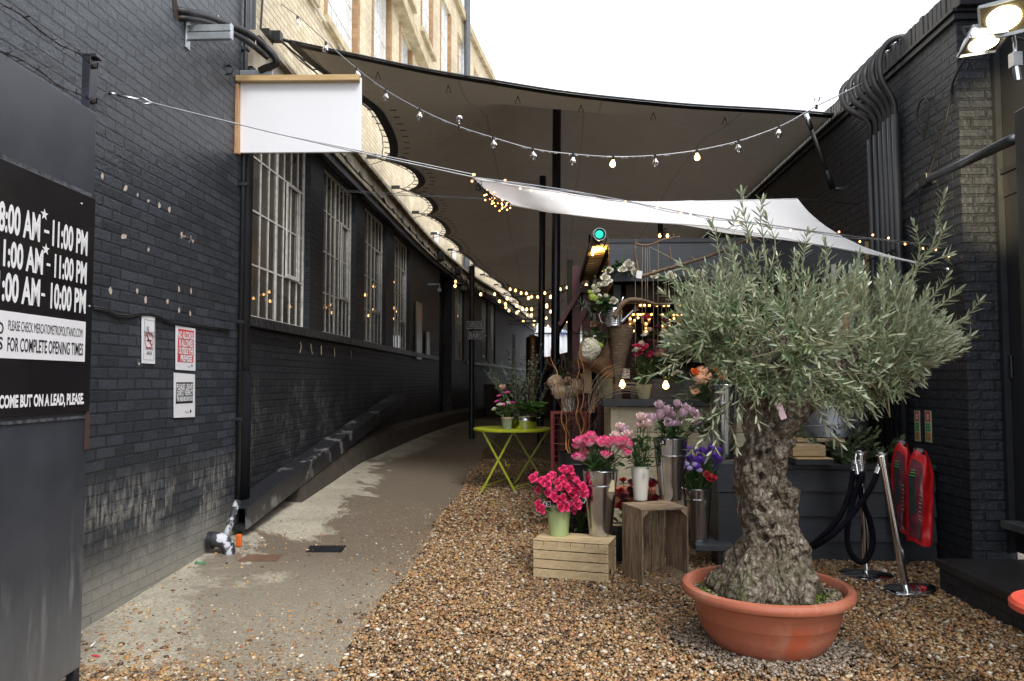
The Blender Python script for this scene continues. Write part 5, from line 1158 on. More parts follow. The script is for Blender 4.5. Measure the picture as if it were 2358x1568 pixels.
# ================= stanchions & ropes =================
def stanchion(base,top,label,ang=0):
    t=thing('stanchion',base,label,'stanchion','chrome rope stanchions')
    b=Vector(base); tp=Vector(top); d=(tp-b).normalized()
    Mx=Matrix(frame_of(d)).transposed() if d.z<.9995 else Matrix.Identity(3)
    m=MB(); m.lathe([(.002,.0),(.190,.0),(.200,.006),(.200,.024),(.185,.032),(.06,.048),(.035,.052)],b,40,Mx); m.build('base',M['chrome'],t,smooth='auto')
    m=MB(); m.tube([b+d*.045,tp-d*.03],.030,20); m.build('pole',M['chrome'],t,smooth='auto')
    m=MB(); m.lathe([(.0305,-.10),(.035,-.095),(.035,-.02),(.030,-.015)],tp,20,Mx); m.lathe([(.046,-.012),(.060,-.010),(.060,-.004),(.046,-.002),(.044,-.007),(.046,-.012)],tp,28,Mx); m.lathe([(.03,-.015),(.03,.004),(.018,.012),(.001,.014)],tp,20,Mx); 
    for k in range(4): a_=k*pi/2+.5; m.beam(tp+Mx@Vector((.02*math.cos(a_),.02*math.sin(a_),-.007)),tp+Mx@Vector((.047*math.cos(a_),.047*math.sin(a_),-.007)),.010,.006)
    m.build('cap',M['chrome'],t,smooth='auto'); return t,tp
b1=atZ(1995,1328,0); t1=atY(1982,1040,b1.y); s1,tp1=stanchion((b1.x,b1.y,.002),t1,'upright chrome stanchion with dirty base by the olive pot')
b2=atZ(2087,1362,0); t2=atY(2030,1044,b2.y+.05); s2,tp2=stanchion((b2.x,b2.y,.002),t2,'leaning chrome stanchion in front of the red covers')
def rope(P,label,ends):
    q=[atY(*a) for a in P]; t=thing('velvet_rope',q[0],label,'rope','black velvet barrier ropes'); sp=smooth_path(q,8); m=MB(); m.tube(sp,.022,12); m.build('rope',M['rope_black'],t,smooth=True)
    for e in ends:
        a,b_=(sp[0],sp[1]) if e==0 else (sp[-1],sp[-2]); d=(a-b_).normalized(); m=MB(); m.tube([a-d*.005,a+d*.075],.0235,14); m.tube([a+d*.075,a+d*.082],[.0235,.012],14); m.tube([a+d*.08,a+d*.105,a+d*.12+Vector((.0,0,.012))],.007,8); m.build('end_ferrule',M['chrome'],t,smooth='auto')
y1=b1.y
rope([(1966,1082,y1-.03),(1955,1140,y1-.04),(1930,1195,y1-.05),(1890,1238,y1),(1866,1258,6.4),(1845,1262,6.45),(1820,1262,6.5)],'velvet rope going behind the olive trunk from the upright stanchion',[0])
rope([(1975,1090,y1-.06),(1985,1150,y1-.08),(2003,1200,y1-.09),(2010,1248,y1-.09),(1996,1288,y1-.09),(1975,1292,y1-.09),(1954,1262,y1-.09),(1952,1210,y1-.09),(1968,1140,y1-.09),(1985,1100,y1-.10),(1984,1090,y1-.05)],'velvet rope hanging in a closed loop from the upright stanchion',[0,1])
rope([(2019,1090,y1-.10),(2008,1118,y1-.12),(1988,1150,y1-.13),(1962,1185,y1-.13),(1935,1215,y1-.13),(1905,1240,y1-.10),(1880,1256,6.3),(1862,1263,6.38)],'velvet rope crossing from the leaning stanchion to behind the trunk',[0])
# dead leaves in the corner
m=MB()
for i in range(60):
    p=Vector((R.uniform(2.75,3.2),R.uniform(6.05,6.7),R.uniform(.01,.06))); a=R.uniform(0,6.28); L=R.uniform(.03,.06); d=Vector((math.cos(a),math.sin(a),R.uniform(-.2,.6))).normalized(); s_=Vector((-math.sin(a),math.cos(a),R.uniform(-.3,.3)))*L*.4
    m.add([p,p+d*L*.5+s_,p+d*L,p+d*L*.5-s_],[(0,1,2,3)])
o=m.build('dead_leaves',island('dead_leaf',[(0,(.10,.05,.025)),(.6,(.20,.10,.05)),(1,(.30,.20,.11))],.6)); o['kind']='stuff'
# ================= flower kiosk =================
KY=8.2
def X_(px,Y=KY,py=878): return atY(px,py,Y).x
def Z_(py,Y=KY,px=1500): return atY(px,py,Y).z
kx=X_(1408,KY,700); k=thing('flower_kiosk',(kx,KY,0),'flower kiosk with slate grey roof fascia, cream planked counter and lit soffit','kiosk')
m=MB(); a=atY(1398,555,KY-.35); b=atY(1410,648,KY-.35); c=atY(1950,690,KY+.1); d=atY(1950,640,KY+.1)
m=MB(); m.box(kx-.05,KY-.35,b.z,3.2,KY-.31,a.z-.02); m.build('fascia',M['grey_board'],k,bevel=.003)
m=MB(); zf=a.z
m.add([(kx-.06,KY-.36,zf-.02),(3.2,KY-.36,zf-.02),(3.2,10.6,zf-.02),(kx-.06,10.6,zf-.02),(kx-.06,KY-.36,zf+.02),(3.2,KY-.36,zf+.02),(3.2,10.6,zf+.02),(kx-.06,10.6,zf+.02)],[(0,3,2,1),(4,5,6,7),(0,1,5,4),(1,2,6,5),(2,3,7,6),(3,0,4,7)]); m.build('roof',M['grey_plank'],k)
# left eave with yellow lit soffit boards, sloping down to the left / back
e0=atY(1408,562,KY-.34); e1=atY(1385,556,KY-.34)
m=MB(); 
P00=Vector((kx-.06,KY-.34,zf-.03)); P01=Vector((kx-.22,KY-.34,zf-.05)); P10=Vector((kx-.03,10.5,zf-.05)); P11=Vector((kx-.22,10.5,zf-.07))
nb=14
for i in range(nb):
    f0=i/nb; f1=(i+.9)/nb; q=[P00.lerp(P10,f0),P00.lerp(P10,f1),P01.lerp(P11,f1),P01.lerp(P11,f0)]
    m.add(q+[p+Vector((.01,0,.025)) for p in q],[(0,1,2,3),(7,6,5,4),(0,4,5,1),(1,5,6,2),(2,6,7,3),(3,7,4,0)])
m.build('soffit_board',M['timber'],k)
m=MB(); m.box(kx-.24,KY-.37,zf-.035,kx-.05,KY-.345,zf+.035); m.beam(P01+Vector((-.02,-.02,0)),P11+Vector((-.02,0,0)),.03,.07); m.box(kx-.02,KY-.30,zf-.45,kx+.0,10.5,zf-.08); m.build('barge_board',M['dark_wood'],k)
m=MB(); m.beam(P01.lerp(P11,.02)+Vector((.03,.0,-.01)),P01.lerp(P11,.18)+Vector((.03,0,-.01)),.012,.012); m.build('strip_light',emis('strip_light',(1,.66,.22),9.),k)
ld=bpy.data.lights.new('soffit_light','AREA'); ld.energy=2.2; ld.color=(1,.62,.20); ld.size=.10; lo=bpy.data.objects.new('soffit_light',ld); COL.objects.link(lo); lo.location=P01.lerp(P11,.10)+Vector((.06,0,-.07)); lo.rotation_euler=Vector((-.25,0,-1)).to_track_quat('Z','Y').to_euler()
# posts
m=MB(); 
for px0,px1 in ((1412,1430),(1905,1925)):
    m.item(); x0=X_(px0); x1=X_(px1); m.box(x0,KY-.1,.1,x1,KY-.0,b.z-.002)
m.each('post',M['grey_board'],k,bevel=.004)
m=MB(); m.box(kx+.15,KY-.09,Z_(700),3.2,KY-.02,b.z-.004); m.build('head_rail',M['dark_wood'],k)
# back and side walls
m=MB(); m.box(kx+.05,10.4,.2,3.2,10.45,3.0); m.build('back_wall',M['dark_wood'],k); m=MB()
for i in range(9): m.box(kx+.02,KY+.05+i*.26,.3,kx+.05,KY+.05+i*.26+.25,1.2)
m.build('side_wall',M['dark_wood'],k)
m=MB(); m.box(kx+.06,KY+.02,.1,3.2,10.4,.16); m.build('floor',M['dark_wood'],k)
# counter
zc=Z_(921); 
m=MB(); x0=X_(1385,KY-.15,920); m.box(x0,KY-.30,zc-.06,2.6,KY+.25,zc+.012); m.build('counter_top',M['grey_board'],k,bevel=.005)
m=MB(); x0=X_(1406,KY-.2,980); zz=zc-.062
for i in range(6):
    m.box(x0+.085,KY-.20,zz-.26,2.6,KY-.17,zz-.006); zz-=.262
m.box(x0,KY-.215,zz,x0+.083,KY-.15,zc-.062); m.build('counter_front',M['cream_plank'],k,bevel=.003)
m=MB()
for i in range(9): m.box(x0+.0,KY-.14+i*.095,.05,x0+.02,KY-.14+i*.095+.085,zc-.07)
m.build('counter_side',M['cream_plank'],k,bevel=.002)
m=MB(); m.box(X_(1452),KY-.02,zc+.014,X_(1920),KY+.02,Z_(872)); m.build('back_board',M['grey_board'],k)
# tan window posts on the right of the kiosk
t=thing('timber_window',(3.1,7.9,1.2),'bare timber window frame beside the right wall behind the olive crown','window')
m=MB()
for px0,px1 in ((1926,1950),(1958,1992)): x0=atY(px0,650,7.9).x; x1=min(atY(px1,650,7.9).x,3.29); m.box(x0,7.88,1.3,x1,7.92,Z_(585,7.9,1950))
m.box(atY(1985,565,7.95).x,7.95,1.3,3.28,7.99,Z_(556,7.95,1990)); m.build('board',M['timber'],t,bevel=.003)
m=MB()
for px in (1912,1952): x0=atY(px,650,7.88).x; m.box(x0,7.84,1.2,x0+.045,7.875,Z_(610,7.9,1930))
m.build('mullion',M['frame_white'],t)
# green spotlight on roof corner
c=atY(1379,540,KY-.45); t=thing('spotlight',c,'cylindrical grey spotlight glowing green on the kiosk roof corner','spotlight')
f=Vector((.08,-1,-.12)).normalized(); Mx=Matrix(frame_of(f)).transposed(); m=MB(); m.lathe([(.001,-.20),(.05,-.19),(.062,-.15),(.065,.06),(.058,.06),(.055,-.02)],c,24,Mx); m.build('housing',M['steel_dull'],t,smooth='auto')
m=MB(); m.disc(c+f*.035,.040,24,Mx); m.build('lens',M['spot_green'],t)
m=MB(); m.tube([c+Vector((.06,0,0)),c+Vector((.08,.02,-.05)),c+Vector((.05,.05,-.12))],.006,6); m.build('bracket',M['black_metal'],t)
# timber battens lying on roof
a=atY(1572,566,KY+.2); b=atY(1700,582,KY+.2); m=MB(); m.beam(a+Vector((0,0,.02)),b+Vector((.6,.1,-.01)),.05,.03); tag(m.build('roof_batten',M['timber']),'bare timber batten lying along the kiosk roof','batten')
# marquee letters with bulbs
t=thing('marquee_letters',(1.2,KY+.6,1.7),'two rows of serif metal letters studded with warm bulbs inside the kiosk','sign')
LYr=KY+.55; mm=pm('marquee_brass',(.34,.20,.08),(.26,.15,.06),rough=.4,metal=.3,bump=0)
def zpix(px,py): # px of the 2138x1568 crop
    return ((2020+px/7.127)*.70515,(900+py/7.127)*.70515)
glyph={'I':[(0,1,.2,1.),(0,0,1,.12),(0,.88,1,1),(.36,.1,.64,.9)],'T':[(0,.85,1,1),(.36,0,.64,.9),(.2,0,.8,.12),(0,.7,.14,.9),(.86,.7,1,.9)],'A':[(.0,0,.3,.12),(.7,0,1,.12),(.12,.1,.28,.5),(.72,.1,.88,.5),(.24,.45,.40,.88),(.60,.45,.76,.88),(.3,.85,.7,1),(.25,.34,.75,.46)],'E':[(.08,0,.34,1),(0,0,1,.13),(0,.87,1,1),(.3,.45,.68,.56),(.58,.32,.70,.70),(.86,0,1,.30),(.86,.70,1,1)],'F':[(.08,0,.34,1),(0,0,.6,.12),(0,.87,1,1),(.3,.45,.68,.56),(.58,.32,.70,.70),(.86,.70,1,1)],'Y':[(0,.88,.4,1),(.62,.88,1,1),(.14,.5,.34,.9),(.66,.5,.86,.9),(.3,.40,.7,.56),(.38,0,.62,.45),(.22,0,.78,.12)]}
bp={'I':[(.25,.93),(.75,.93),(.5,.7),(.25,.07),(.75,.07)],'T':[(.1,.93),(.5,.93),(.9,.93),(.5,.68),(.5,.4),(.3,.06),(.7,.06)],'A':[(.5,.93),(.3,.65),(.7,.65),(.15,.06),(.85,.06),(.5,.4),(.82,.3)],'E':[(.1,.93),(.5,.93),(.93,.93),(.93,.75),(.64,.66),(.64,.38),(.93,.26),(.93,.06),(.5,.06),(.1,.06),(.1,.38)],'F':[(.1,.93),(.5,.93),(.93,.93),(.93,.75),(.2,.7),(.62,.62),(.2,.4),(.08,.06),(.5,.06)],'Y':[(.05,.93),(.3,.93),(.95,.93),(.75,.7),(.5,.45),(.5,.2),(.5,.06)]}
mb_b=MB(); mb_b.ball((0,0,0),.0125,8,6); mq=mb_b.build('marquee_bulb',M['marquee'],None,smooth=True)
for ch,x0,x1,y0,y1 in (('I',450,640,265,730),('A',670,920,265,730),('T',960,1230,265,730),('T',1300,1480,270,740),('A',1520,1880,270,750),('F',215,460,880,1320),('Y',490,770,880,1330),('E',980,1300,885,1360),('E',1340,1600,890,1370),('T',1660,1930,900,1380)):
    a=atY(*zpix(x0,y1),LYr); b=atY(*zpix(x1,y0),LYr); w_=b.x-a.x; h=b.z-a.z; m=MB()
    zs=0
    for q in glyph[ch]:
        if ch=='I' and q[1]==1: continue
        zs+=.0006; m.box(a.x+q[0]*w_,LYr-.02-zs,a.z+q[1]*h,a.x+q[2]*w_,LYr+.02+zs,a.z+q[3]*h)
    m.build('letter',mm,t)
    for q in bp[ch]: inst(mq,t,(a.x+q[0]*w_,LYr-.04,a.z+q[1]*h),name='bulb')
bpy.data.objects.remove(mq)
# dim shelving inside
m=MB(); 
for i in range(4): m.item(); m.box(kx+.3,10.1,.6+i*.6,3.1,10.38,.64+i*.6)
m.each('shelf',M['dark_wood'],k)
# two bare bulbs hanging before the counter front, payment card sign, tan box
t=thing('festoon_lights',atY(1433,888,KY-.33),'pair of bare lit bulbs hung just above the kiosk counter','string lights')
m=MB(); m.tube(smooth_path([atY(x,y,KY-.33) for x,y in ((1400,868),(1433,874),(1480,884),(1533,876),(1600,860),(1640,858))],5),.006,5); m.build('cable',M['cable'],t)
for px,py in ((1433,882),(1533,884)): bulb_copy(bl_on,t,atY(px,py-7,KY-.33),sc=1.15)
a=atY(1428,871,KY-.05); b=atY(1450,849,KY-.05); t=thing('payment_card_sign',(a.x,KY-.05,a.z),'small white payment card sign on the kiosk counter','sign')
m=MB(); m.box(a.x,KY-.06,a.z,b.x,KY-.052,b.z); m.build('card',M['sign_white'],t)
w_=b.x-a.x;h=b.z-a.z
def dotm(nm,mat_,L):
    m=MB()
    for u,v,r in L: m.add([(a.x+u*w_+r*w_*math.cos(q),KY-.0615-.0003*len(nm),a.z+v*h+r*h*math.sin(q)) for q in [2*pi*i/14 for i in range(14)]],[tuple(range(14))])
    m.build(nm,mat_,t)
dotm('red_disc',M['ink_red'],[(.22,.62,.09),(.70,.62,.09)]); dotm('orange_disc',M['orange'],[(.31,.62,.09)]); dotm('blue_disc',M['blue_ink'],[(.79,.62,.09)])
m=MB(); m.box(a.x+.18*w_,KY-.0618,a.z+.26*h,a.x+.38*w_,KY-.0608,a.z+.42*h); m.build('blue_square',pm('card_blue',(.10,.40,.60),bump=0),t)
m=MB(); m.box(a.x+.2*w_,KY-.0618,a.z+.12*h,a.x+.75*w_,KY-.0608,a.z+.17*h); m.box(a.x+.2*w_,KY-.0618,a.z+.82*h,a.x+.38*w_,KY-.0608,a.z+.88*h); m.box(a.x+.62*w_,KY-.0618,a.z+.82*h,a.x+.8*w_,KY-.0608,a.z+.88*h); m.build('print',M['ink_black'],t)
a=atY(1345,905,KY-.25); b=atY(1362,845,KY-.25); m=MB(); m.box(a.x,KY-.25,a.z,b.x,KY-.18,b.z); m.box((a.x+b.x)/2-.004,KY-.2515,a.z+.08,(a.x+b.x)/2+.004,KY-.2505,b.z-.08) ; tag(m.build('cardboard_box',pm('tan_card',(.33,.25,.14),(.28,.21,.12),sc=6,rough=.8)),'narrow tan cardboard box standing left of the kiosk counter','box')
# ================= maroon stall behind =================
MY_=9.6
t=thing('maroon_stall',(X_(1318,MY_,900),MY_,0),'dark maroon timber stall with gable roof behind the flower kiosk','stall')
x0=X_(1318,MY_,900)
m=MB(); m.item(); m.box(x0,MY_,.1,x0+.10,MY_+.10,3.0); m.item(); m.box(x0+.13,MY_+.01,.1,x0+.23,MY_+.09,2.75); m.item(); m.box(x0+.30,MY_+.01,.1,x0+.36,MY_+.07,2.7); m.item(); m.box(x0,MY_+2.4,.1,x0+.1,MY_+2.5,2.7); m.each('post',M['maroon'],t,bevel=.004)
m=MB(); m.box(x0+.37,MY_+.04,.1,x0+.8,MY_+.08,2.7); m.box(x0+.0,MY_+.10,1.0,x0+.04,MY_+2.4,1.08); m.box(x0,MY_+.11,2.3,x0+.04,MY_+2.4,2.5); m.build('panel',M['maroon'],t)
a=atY(1288,752,MY_-.1); b=atY(1335,672,MY_-.1); c=atY(1365,665,MY_-.1)
m=MB(); up=Vector((0,0,.05)); a2=a+Vector((0,2.6,0)); b2=b+Vector((0,2.6,0)); m.add([a,b,b2,a2,a+up,b+up,b2+up,a2+up],[(0,3,2,1),(4,5,6,7),(0,1,5,4),(1,2,6,5),(2,3,7,6),(3,0,4,7)]); c2=b+Vector((1.0,0,-.1)); c3=c2+Vector((0,2.6,0)); m.add([b,c2,c3,b2,b+up,c2+up,c3+up,b2+up],[(0,3,2,1),(4,5,6,7),(0,1,5,4),(1,2,6,5),(2,3,7,6)]); m.build('roof',M['dark_wood'],t)
m=MB(); m.beam(a+Vector((0,-.02,.02)),b+Vector((0,-.02,.02)),.03,.05); m.beam(atY(1323,765,MY_-.03),b+Vector((.12,.05,-.12)),.04,.07); m.build('barge_board',M['maroon'],t)
# green post
x1=X_(1307,11); m=MB(); m.box(x1,11,.2,x1+.09,11.09,3.3); tag(m.build('green_post',pm('mossy_post',(.055,.065,.025),(.04,.04,.02),rough=.7),bevel=.004),'mossy green timber post left of the maroon stall','post')
# red mesh table
t=thing('mesh_table',(0,9.2,0),'small red metal mesh sided table left of the kiosk','table')
a=atY(1268,948,9.2); b=atY(1352,948,9.2); m=MB(); zt_=a.z; zb_=zg(9.2)+.02
for x in (a.x,b.x-.04):
    for y in (9.2,9.62): m.box(x,y,zb_,x+.035,y+.035,zt_-.03)
m.box(a.x,9.2,zt_-.028,b.x,9.66,zt_); m.box(a.x+.036,9.205,zb_+.1,b.x-.042,9.225,zb_+.13); m.build('frame',M['red_metal'],t,bevel=.002)
m=MB()
nn_=10
for i in range(1,14): z_=zb_+(zt_-zb_)*i/14; m.tube([(a.x+.02,9.21,z_),(b.x-.02,9.21,z_)],.0035,4); m.tube([(a.x+.01,9.22,z_),(a.x+.01,9.62,z_)],.0035,4)
for i in range(1,nn_): x=a.x+(b.x-a.x)*i/nn_; m.tube([(x,9.213,zb_+.1),(x,9.213,zt_-.03)],.0035,4)
m.build('mesh_side',M['red_metal'],t)
# ================= far end of the alley =================
t=thing('brewing_vessel',(-1.0,20,0),'tall copper brewing vessel with pipework in the distance','tank')
xv=atY(1228,900,20).x; m=MB(); m.lathe([(.19,.2),(.19,2.62),(.17,2.70),(.08,2.74),(.001,2.75)],(xv,20,0),24); m.build('vessel',M['copper'],t,smooth='auto')
m=MB(); 
for q in (((1170,735),(1240,735)),((1170,745),(1240,742))): a=atY(*q[0],19.6); b=atY(*q[1],19.6); m.tube([a,b,b+Vector((.05,0,-.2))],.03,8)
for px in (1183,1222,1228): a=atY(px,770,20); m.tube([a,(a.x,20,.3)],.035,8)
m.build('pipework',M['steel_dull'],t,smooth='auto')
# timber bar structure
t=thing('timber_bar',(0,26,0),'timber framed bar structure closing the far end of the alley','bar')
m=MB(); FY=26
a=atY(1235,838,FY); b=atY(1320,818,FY); m.beam(a,b,.08,.30); m.beam(atY(1235,850,FY),atY(1320,850,FY),.06,.12)
for px in (1236,1270,1297,1318): a=atY(px,840,FY); m.box(a.x-.07,FY,.2,a.x+.07,FY+.12,a.z)
m.beam(atY(1262,930,FY-.2),atY(1318,860,FY-.2),.08,.16)
m.build('frame',pm('bar_wood',(.16,.07,.03),(.11,.05,.025),sc=3,rough=.6),t)
m=MB(); a=atY(1180,940,FY+.5); m.box(a.x-1.,FY+.5,.1,2.6,FY+.6,1.45); m.build('counter',M['dark_wood'],t)
m=MB(); a=atY(1285,858,FY+.7); b=atY(1318,880,FY+.7); m.box(a.x,FY+.7,b.z,b.x,FY+.72,a.z); m.build('window',pm('bar_window',(.45,.47,.5),(.3,.32,.35),sc=2,rough=.3,bump=0),t)
m=MB(); m.box(atY(1240,880,FY).x,FY+.62,1.4,2.4,FY+.68,2.4); m.build('back_panel',pm('bar_back',(.05,.035,.025),rough=.7),t)
# white clad building beyond
t=thing('white_warehouse',(0,50,0),'white corrugated warehouse beyond the end of the alley with blue lettering','building')
WY=50; a=atY(1160,830,WY); b=atY(1400,768,WY); m=MB(); m.box(a.x-6,WY,0,b.x+6,WY+6,b.z)
x=a.x-6
while x<b.x+6: m.box(x,WY-.06,0,x+.16,WY-.001,b.z-.02); x+=.32
m.build('cladding',M['white_corr'],t)
m=MB(); m.box(a.x-6,WY-.2,b.z+.06,b.x+6,WY+.2,b.z+2.2); m.build('gable_board',M['white_corr'],t)
m=MB(); m.box(a.x-6,WY-.12,b.z,b.x+6,WY-.02,b.z+.058); m.build('gutter',M['black_metal'],t)
text('TING SER',atY(1278,772,WY-.22),(1,0,0),Z,atY(1336,765,WY-.22).x-atY(1278,765,WY-.22).x,.36,M['blue_ink'],t,'lettering',.02)
text('&',atY(1300,754,WY-.22),(1,0,0),Z,.26,.26,M['ink_black'],t,'lettering',.0)
t=thing('brick_wall',(6,44,0),'distant dark wall closing the alley beside the white warehouse','wall')
m=MB(); m.box(3.4,46.2,0,9,46.5,4.6); m.build('wall',M['brick_black'],t)
# signpost in front of the factory wall
SY=16.5
a=atY(1087,612,SY); t=thing('drainpipe',(a.x,SY,gz(a.x,SY)),'black pole with chalk arrow signs standing before the factory wall','pole')
m=MB(); m.tube([(a.x,SY,gz(a.x,SY)),(a.x,SY,a.z)],.06,12); m.build('pole',M['black_paint'],t,smooth='auto'); t.name='sign_pole'
for s,y0,y1,x0,x1,lab in (('TARTIFLETTE',740,757,1075,1115,'upper black arrow board chalked TARTIFLETTE'),('BAR',764,781,1077,1120,'lower black arrow board chalked BAR')):
    p=atY(x0,y1,SY-.12); q=atY(x1,y0,SY-.12); tt=thing('arrow_sign',p,lab,'sign','arrow boards on the black pole'); w_=q.x-p.x;h=q.z-p.z
    m=MB(); m.prism([(0,0),(w_*.86,0),(w_,h/2),(w_*.86,h),(0,h)],(p.x,SY-.10,p.z),(1,0,0),Z,(0,-1,0),.03); m.build('board',M['sign_black'],tt)
    m=MB(); P=[(0,0),(w_*.86,0),(w_,h/2),(w_*.86,h),(0,h),(0,0)]; m.tube([Vector((p.x+u,SY-.135,p.z+v)) for u,v in P],.006,4,False); m.build('chalk_border',M['frame_white'],tt)
    text(s,(p.x+.04,SY-.132,p.z+h*.22),(1,0,0),Z,w_*(.78 if len(s)>5 else .5),h*.55,M['frame_white'],tt,'lettering',-.005)
# cctv cameras and lamps on the band
c=atX(1068,665,XW(18)+.5); t=thing('security_camera',c,'grey dome security camera on a bracket below the concrete band','camera')
m=MB(); w0=Vector((XW(c.y)+.02,c.y,c.z+.15)); m.tube([w0,c+Vector((0,0,.15)),c+Vector((0,0,.06))],.025,8); m.lathe([(.001,.08),(.10,.07),(.11,0),(.10,-.05)],c,16); m.build('bracket',M['cctv'],t,smooth='auto'); m=MB(); m.ball(c+Vector((0,0,-.05)),.085,12,8); m.build('dome',M['glass'] if 0 else M['black_metal'],t,smooth=True)
c=atX(1012,655,XW(16)+.35); t=thing('security_camera',c,'small security camera on the dark wall nearer the windows','camera')
m=MB(); m.tube([Vector((XW(c.y)+.02,c.y,c.z)),c,c+Vector((0,0,-.1))],.022,8); m.obox(c+Vector((0,0,-.14)),.08,.12,.08); m.build('body',M['cctv'],t)
for (px,py,lab) in ((1033,590,'black floodlight on the cream brick wall with white junction box above'),(1085,625,'second lamp bracket further along the cream brick wall')):
    Yw=19.4 if px<1050 else 22; c=Vector((XW(Yw)+.12,Yw,atY(px,py,Yw).z)); t=thing('wall_lamp',c,lab,'lamp')
    m=MB(); m.obox(c+Vector((.08,0,0)),.18,.26,.22); m.build('head',M['black_metal'],t,bevel=.02); m=MB(); m.obox(c+Vector((-.04,0,.45)),.10,.16,.36); m.tube([c+Vector((-.04,0,.25)),c+Vector((0,0,.1))],.02,6); m.build('junction_box',M['ink_white'],t,bevel=.01)
# ================= leaves, flowers helpers =================
def leaf(mb,p,d,up,L,W,fold=.15,curve=.1):
    d=d.normalized(); s=d.cross(up)
    if s.length<1e-4: s=d.cross(Vector((1,0,0)))
    s.normalize(); n_=s.cross(d)
    def q(a,b,c_): return p+d*(L*a)+s*(W*.5*b)+n_*(c_*L)
    mb.add([p,q(.3,-.85,fold*.3),q(.3,.85,fold*.3),q(.3,0,-.0),q(.65,-.8,fold*.3-curve*.4),q(.65,.8,fold*.3-curve*.4),q(.65,0,-curve*.4),q(1,0,-curve)],
        [(0,3,1),(0,2,3),(1,3,6,4),(3,2,5,6),(4,6,7),(6,5,7)])
def flatleaf(mb,p,d,up,L,W,curve=.12):
    d=d.normalized(); s=d.cross(up)
    if s.length<1e-4: s=d.cross(Vector((1,0,0)))
    s.normalize(); n_=s.cross(d)
    def q(a,b,c_): return p+d*(L*a)+s*(W*.5*b)+n_*(c_*L)
    mb.add([p,q(.28,-.9,.02),q(.28,.9,.02),q(.68,-.85,-curve*.4),q(.68,.85,-curve*.4),q(1,0,-curve)],[(0,2,1),(1,2,4,3),(3,4,5)])
def rv(r=1): 
    return Vector((R.gauss(0,1),R.gauss(0,1),R.gauss(0,1))).normalized()*r
def shoot(st,lv,p,d,L,pairs,LL,LW,droop=0.,rad_=.003,spread=.75,fn=flatleaf,bare=.12,wob=.25):
    """a stem with opposite leaves"""
    pts=[Vector(p)]; d=Vector(d).normalized(); n_=7
    for i in range(n_):
        d=(d+rv(wob*.12)+Vector((0,0,-droop/n_))).normalized(); pts.append(pts[-1]+d*L/n_)
    st.tube(pts,[rad_*(1-.75*i/n_) for i in range(n_+1)],4,False)
    ph=R.uniform(0,pi)
    for k_ in range(pairs):
        f=bare+(1-bare)*(k_+.5)/pairs; s=f*n_; i=min(int(s),n_-1); q=pts[i].lerp(pts[i+1],s-i); t_=(pts[i+1]-pts[i]).normalized()
        x,y,_=frame_of(t_); a=ph+k_*1.35+R.uniform(-.3,.3)
        for sg in (0,pi):
            o=(x*math.cos(a+sg)+y*math.sin(a+sg)); dd=(t_*(1.-spread*.45+.25*f)+o*spread+rv(.16)).normalized()
            l=LL*R.uniform(.7,1.15)*(1-.35*abs(f-.55)*2*.6); fn(lv,q,dd,(o.cross(dd)+rv(.35)).cross(dd),l,LW*R.uniform(.8,1.15))
    fn(lv,pts[-1],(pts[-1]-pts[-2]),x,LL*.8,LW*.8)
    return pts
# ================= terracotta pot and olive tree =================
PX0,PY0=1.28,4.65
t=thing('plant_pot',(PX0,PY0,0),'wide round terracotta pot with thick rolled rim holding the olive tree','pot')
prof=[(.001,.0),(.27,.0),(.285,.006),(.32,.03),(.355,.075),(.383,.13),(.400,.185),(.402,.187),(.405,.191),(.415,.25),(.417,.254),(.421,.262),(.427,.290),(.440,.300),(.462,.304),(.482,.312),(.490,.328),(.490,.344),(.482,.360),(.462,.368),(.442,.362),(.430,.346),(.424,.32),(.41,.24)]
m=MB(); m.lathe(prof,(PX0,PY0,.0),96); m.build('pot',M['terracotta'],t,smooth='auto')
m=MB()
def sf_(u,v):
    a=2*pi*u; r=.424*v; x=r*math.cos(a); y=r*math.sin(a); return (PX0+x,PY0+y,.308+.03*(1-v)+.022*mnoise.noise(Vector((x*7,y*7,1)))-.01*v)
m.grid(sf_,60,14); m.build('soil',M['soil'],t,smooth=True)
# moss / weeds and pebbles on soil
m=MB()
for i in range(900):
    a=R.choice([R.gauss(-.35,.35),R.gauss(-1.5,.5),R.gauss(3.3,.35)]); r=R.uniform(.28,.41); p=Vector((PX0+r*math.cos(a),PY0+r*math.sin(a),.318+.0)); leaf(m,p,Vector((R.uniform(-1,1),R.uniform(-1,1),R.uniform(.3,1.3))),rv(),R.uniform(.008,.02),R.uniform(.005,.010))
o=m.build('moss',island('moss_green',[(0,(.10,.14,.02)),(.6,(.16,.23,.03)),(1,(.22,.28,.05))],.7)); tag(o,'low moss and seedlings growing on the soil of the olive pot','moss',None,'stuff')
a=np.array([R.uniform(0,2*pi) for _ in range(170)]); a[:90]=np.random.default_rng(5).normal(-.15,.35,90); r=np.random.default_rng(6).uniform(.33,.415,170)
o=pebbles('pot_stones',np.stack([PX0+r*np.cos(a),PY0+r*np.sin(a),np.full(170,.322)],1),np.random.default_rng(7).uniform(.006,.014,170),M['pebble_grey'],8); o['kind']='stuff'
# trunk
tree=thing('olive_tree',(PX0,PY0,.28),'gnarled old olive tree with a wide silvery green crown in the terracotta pot','tree')
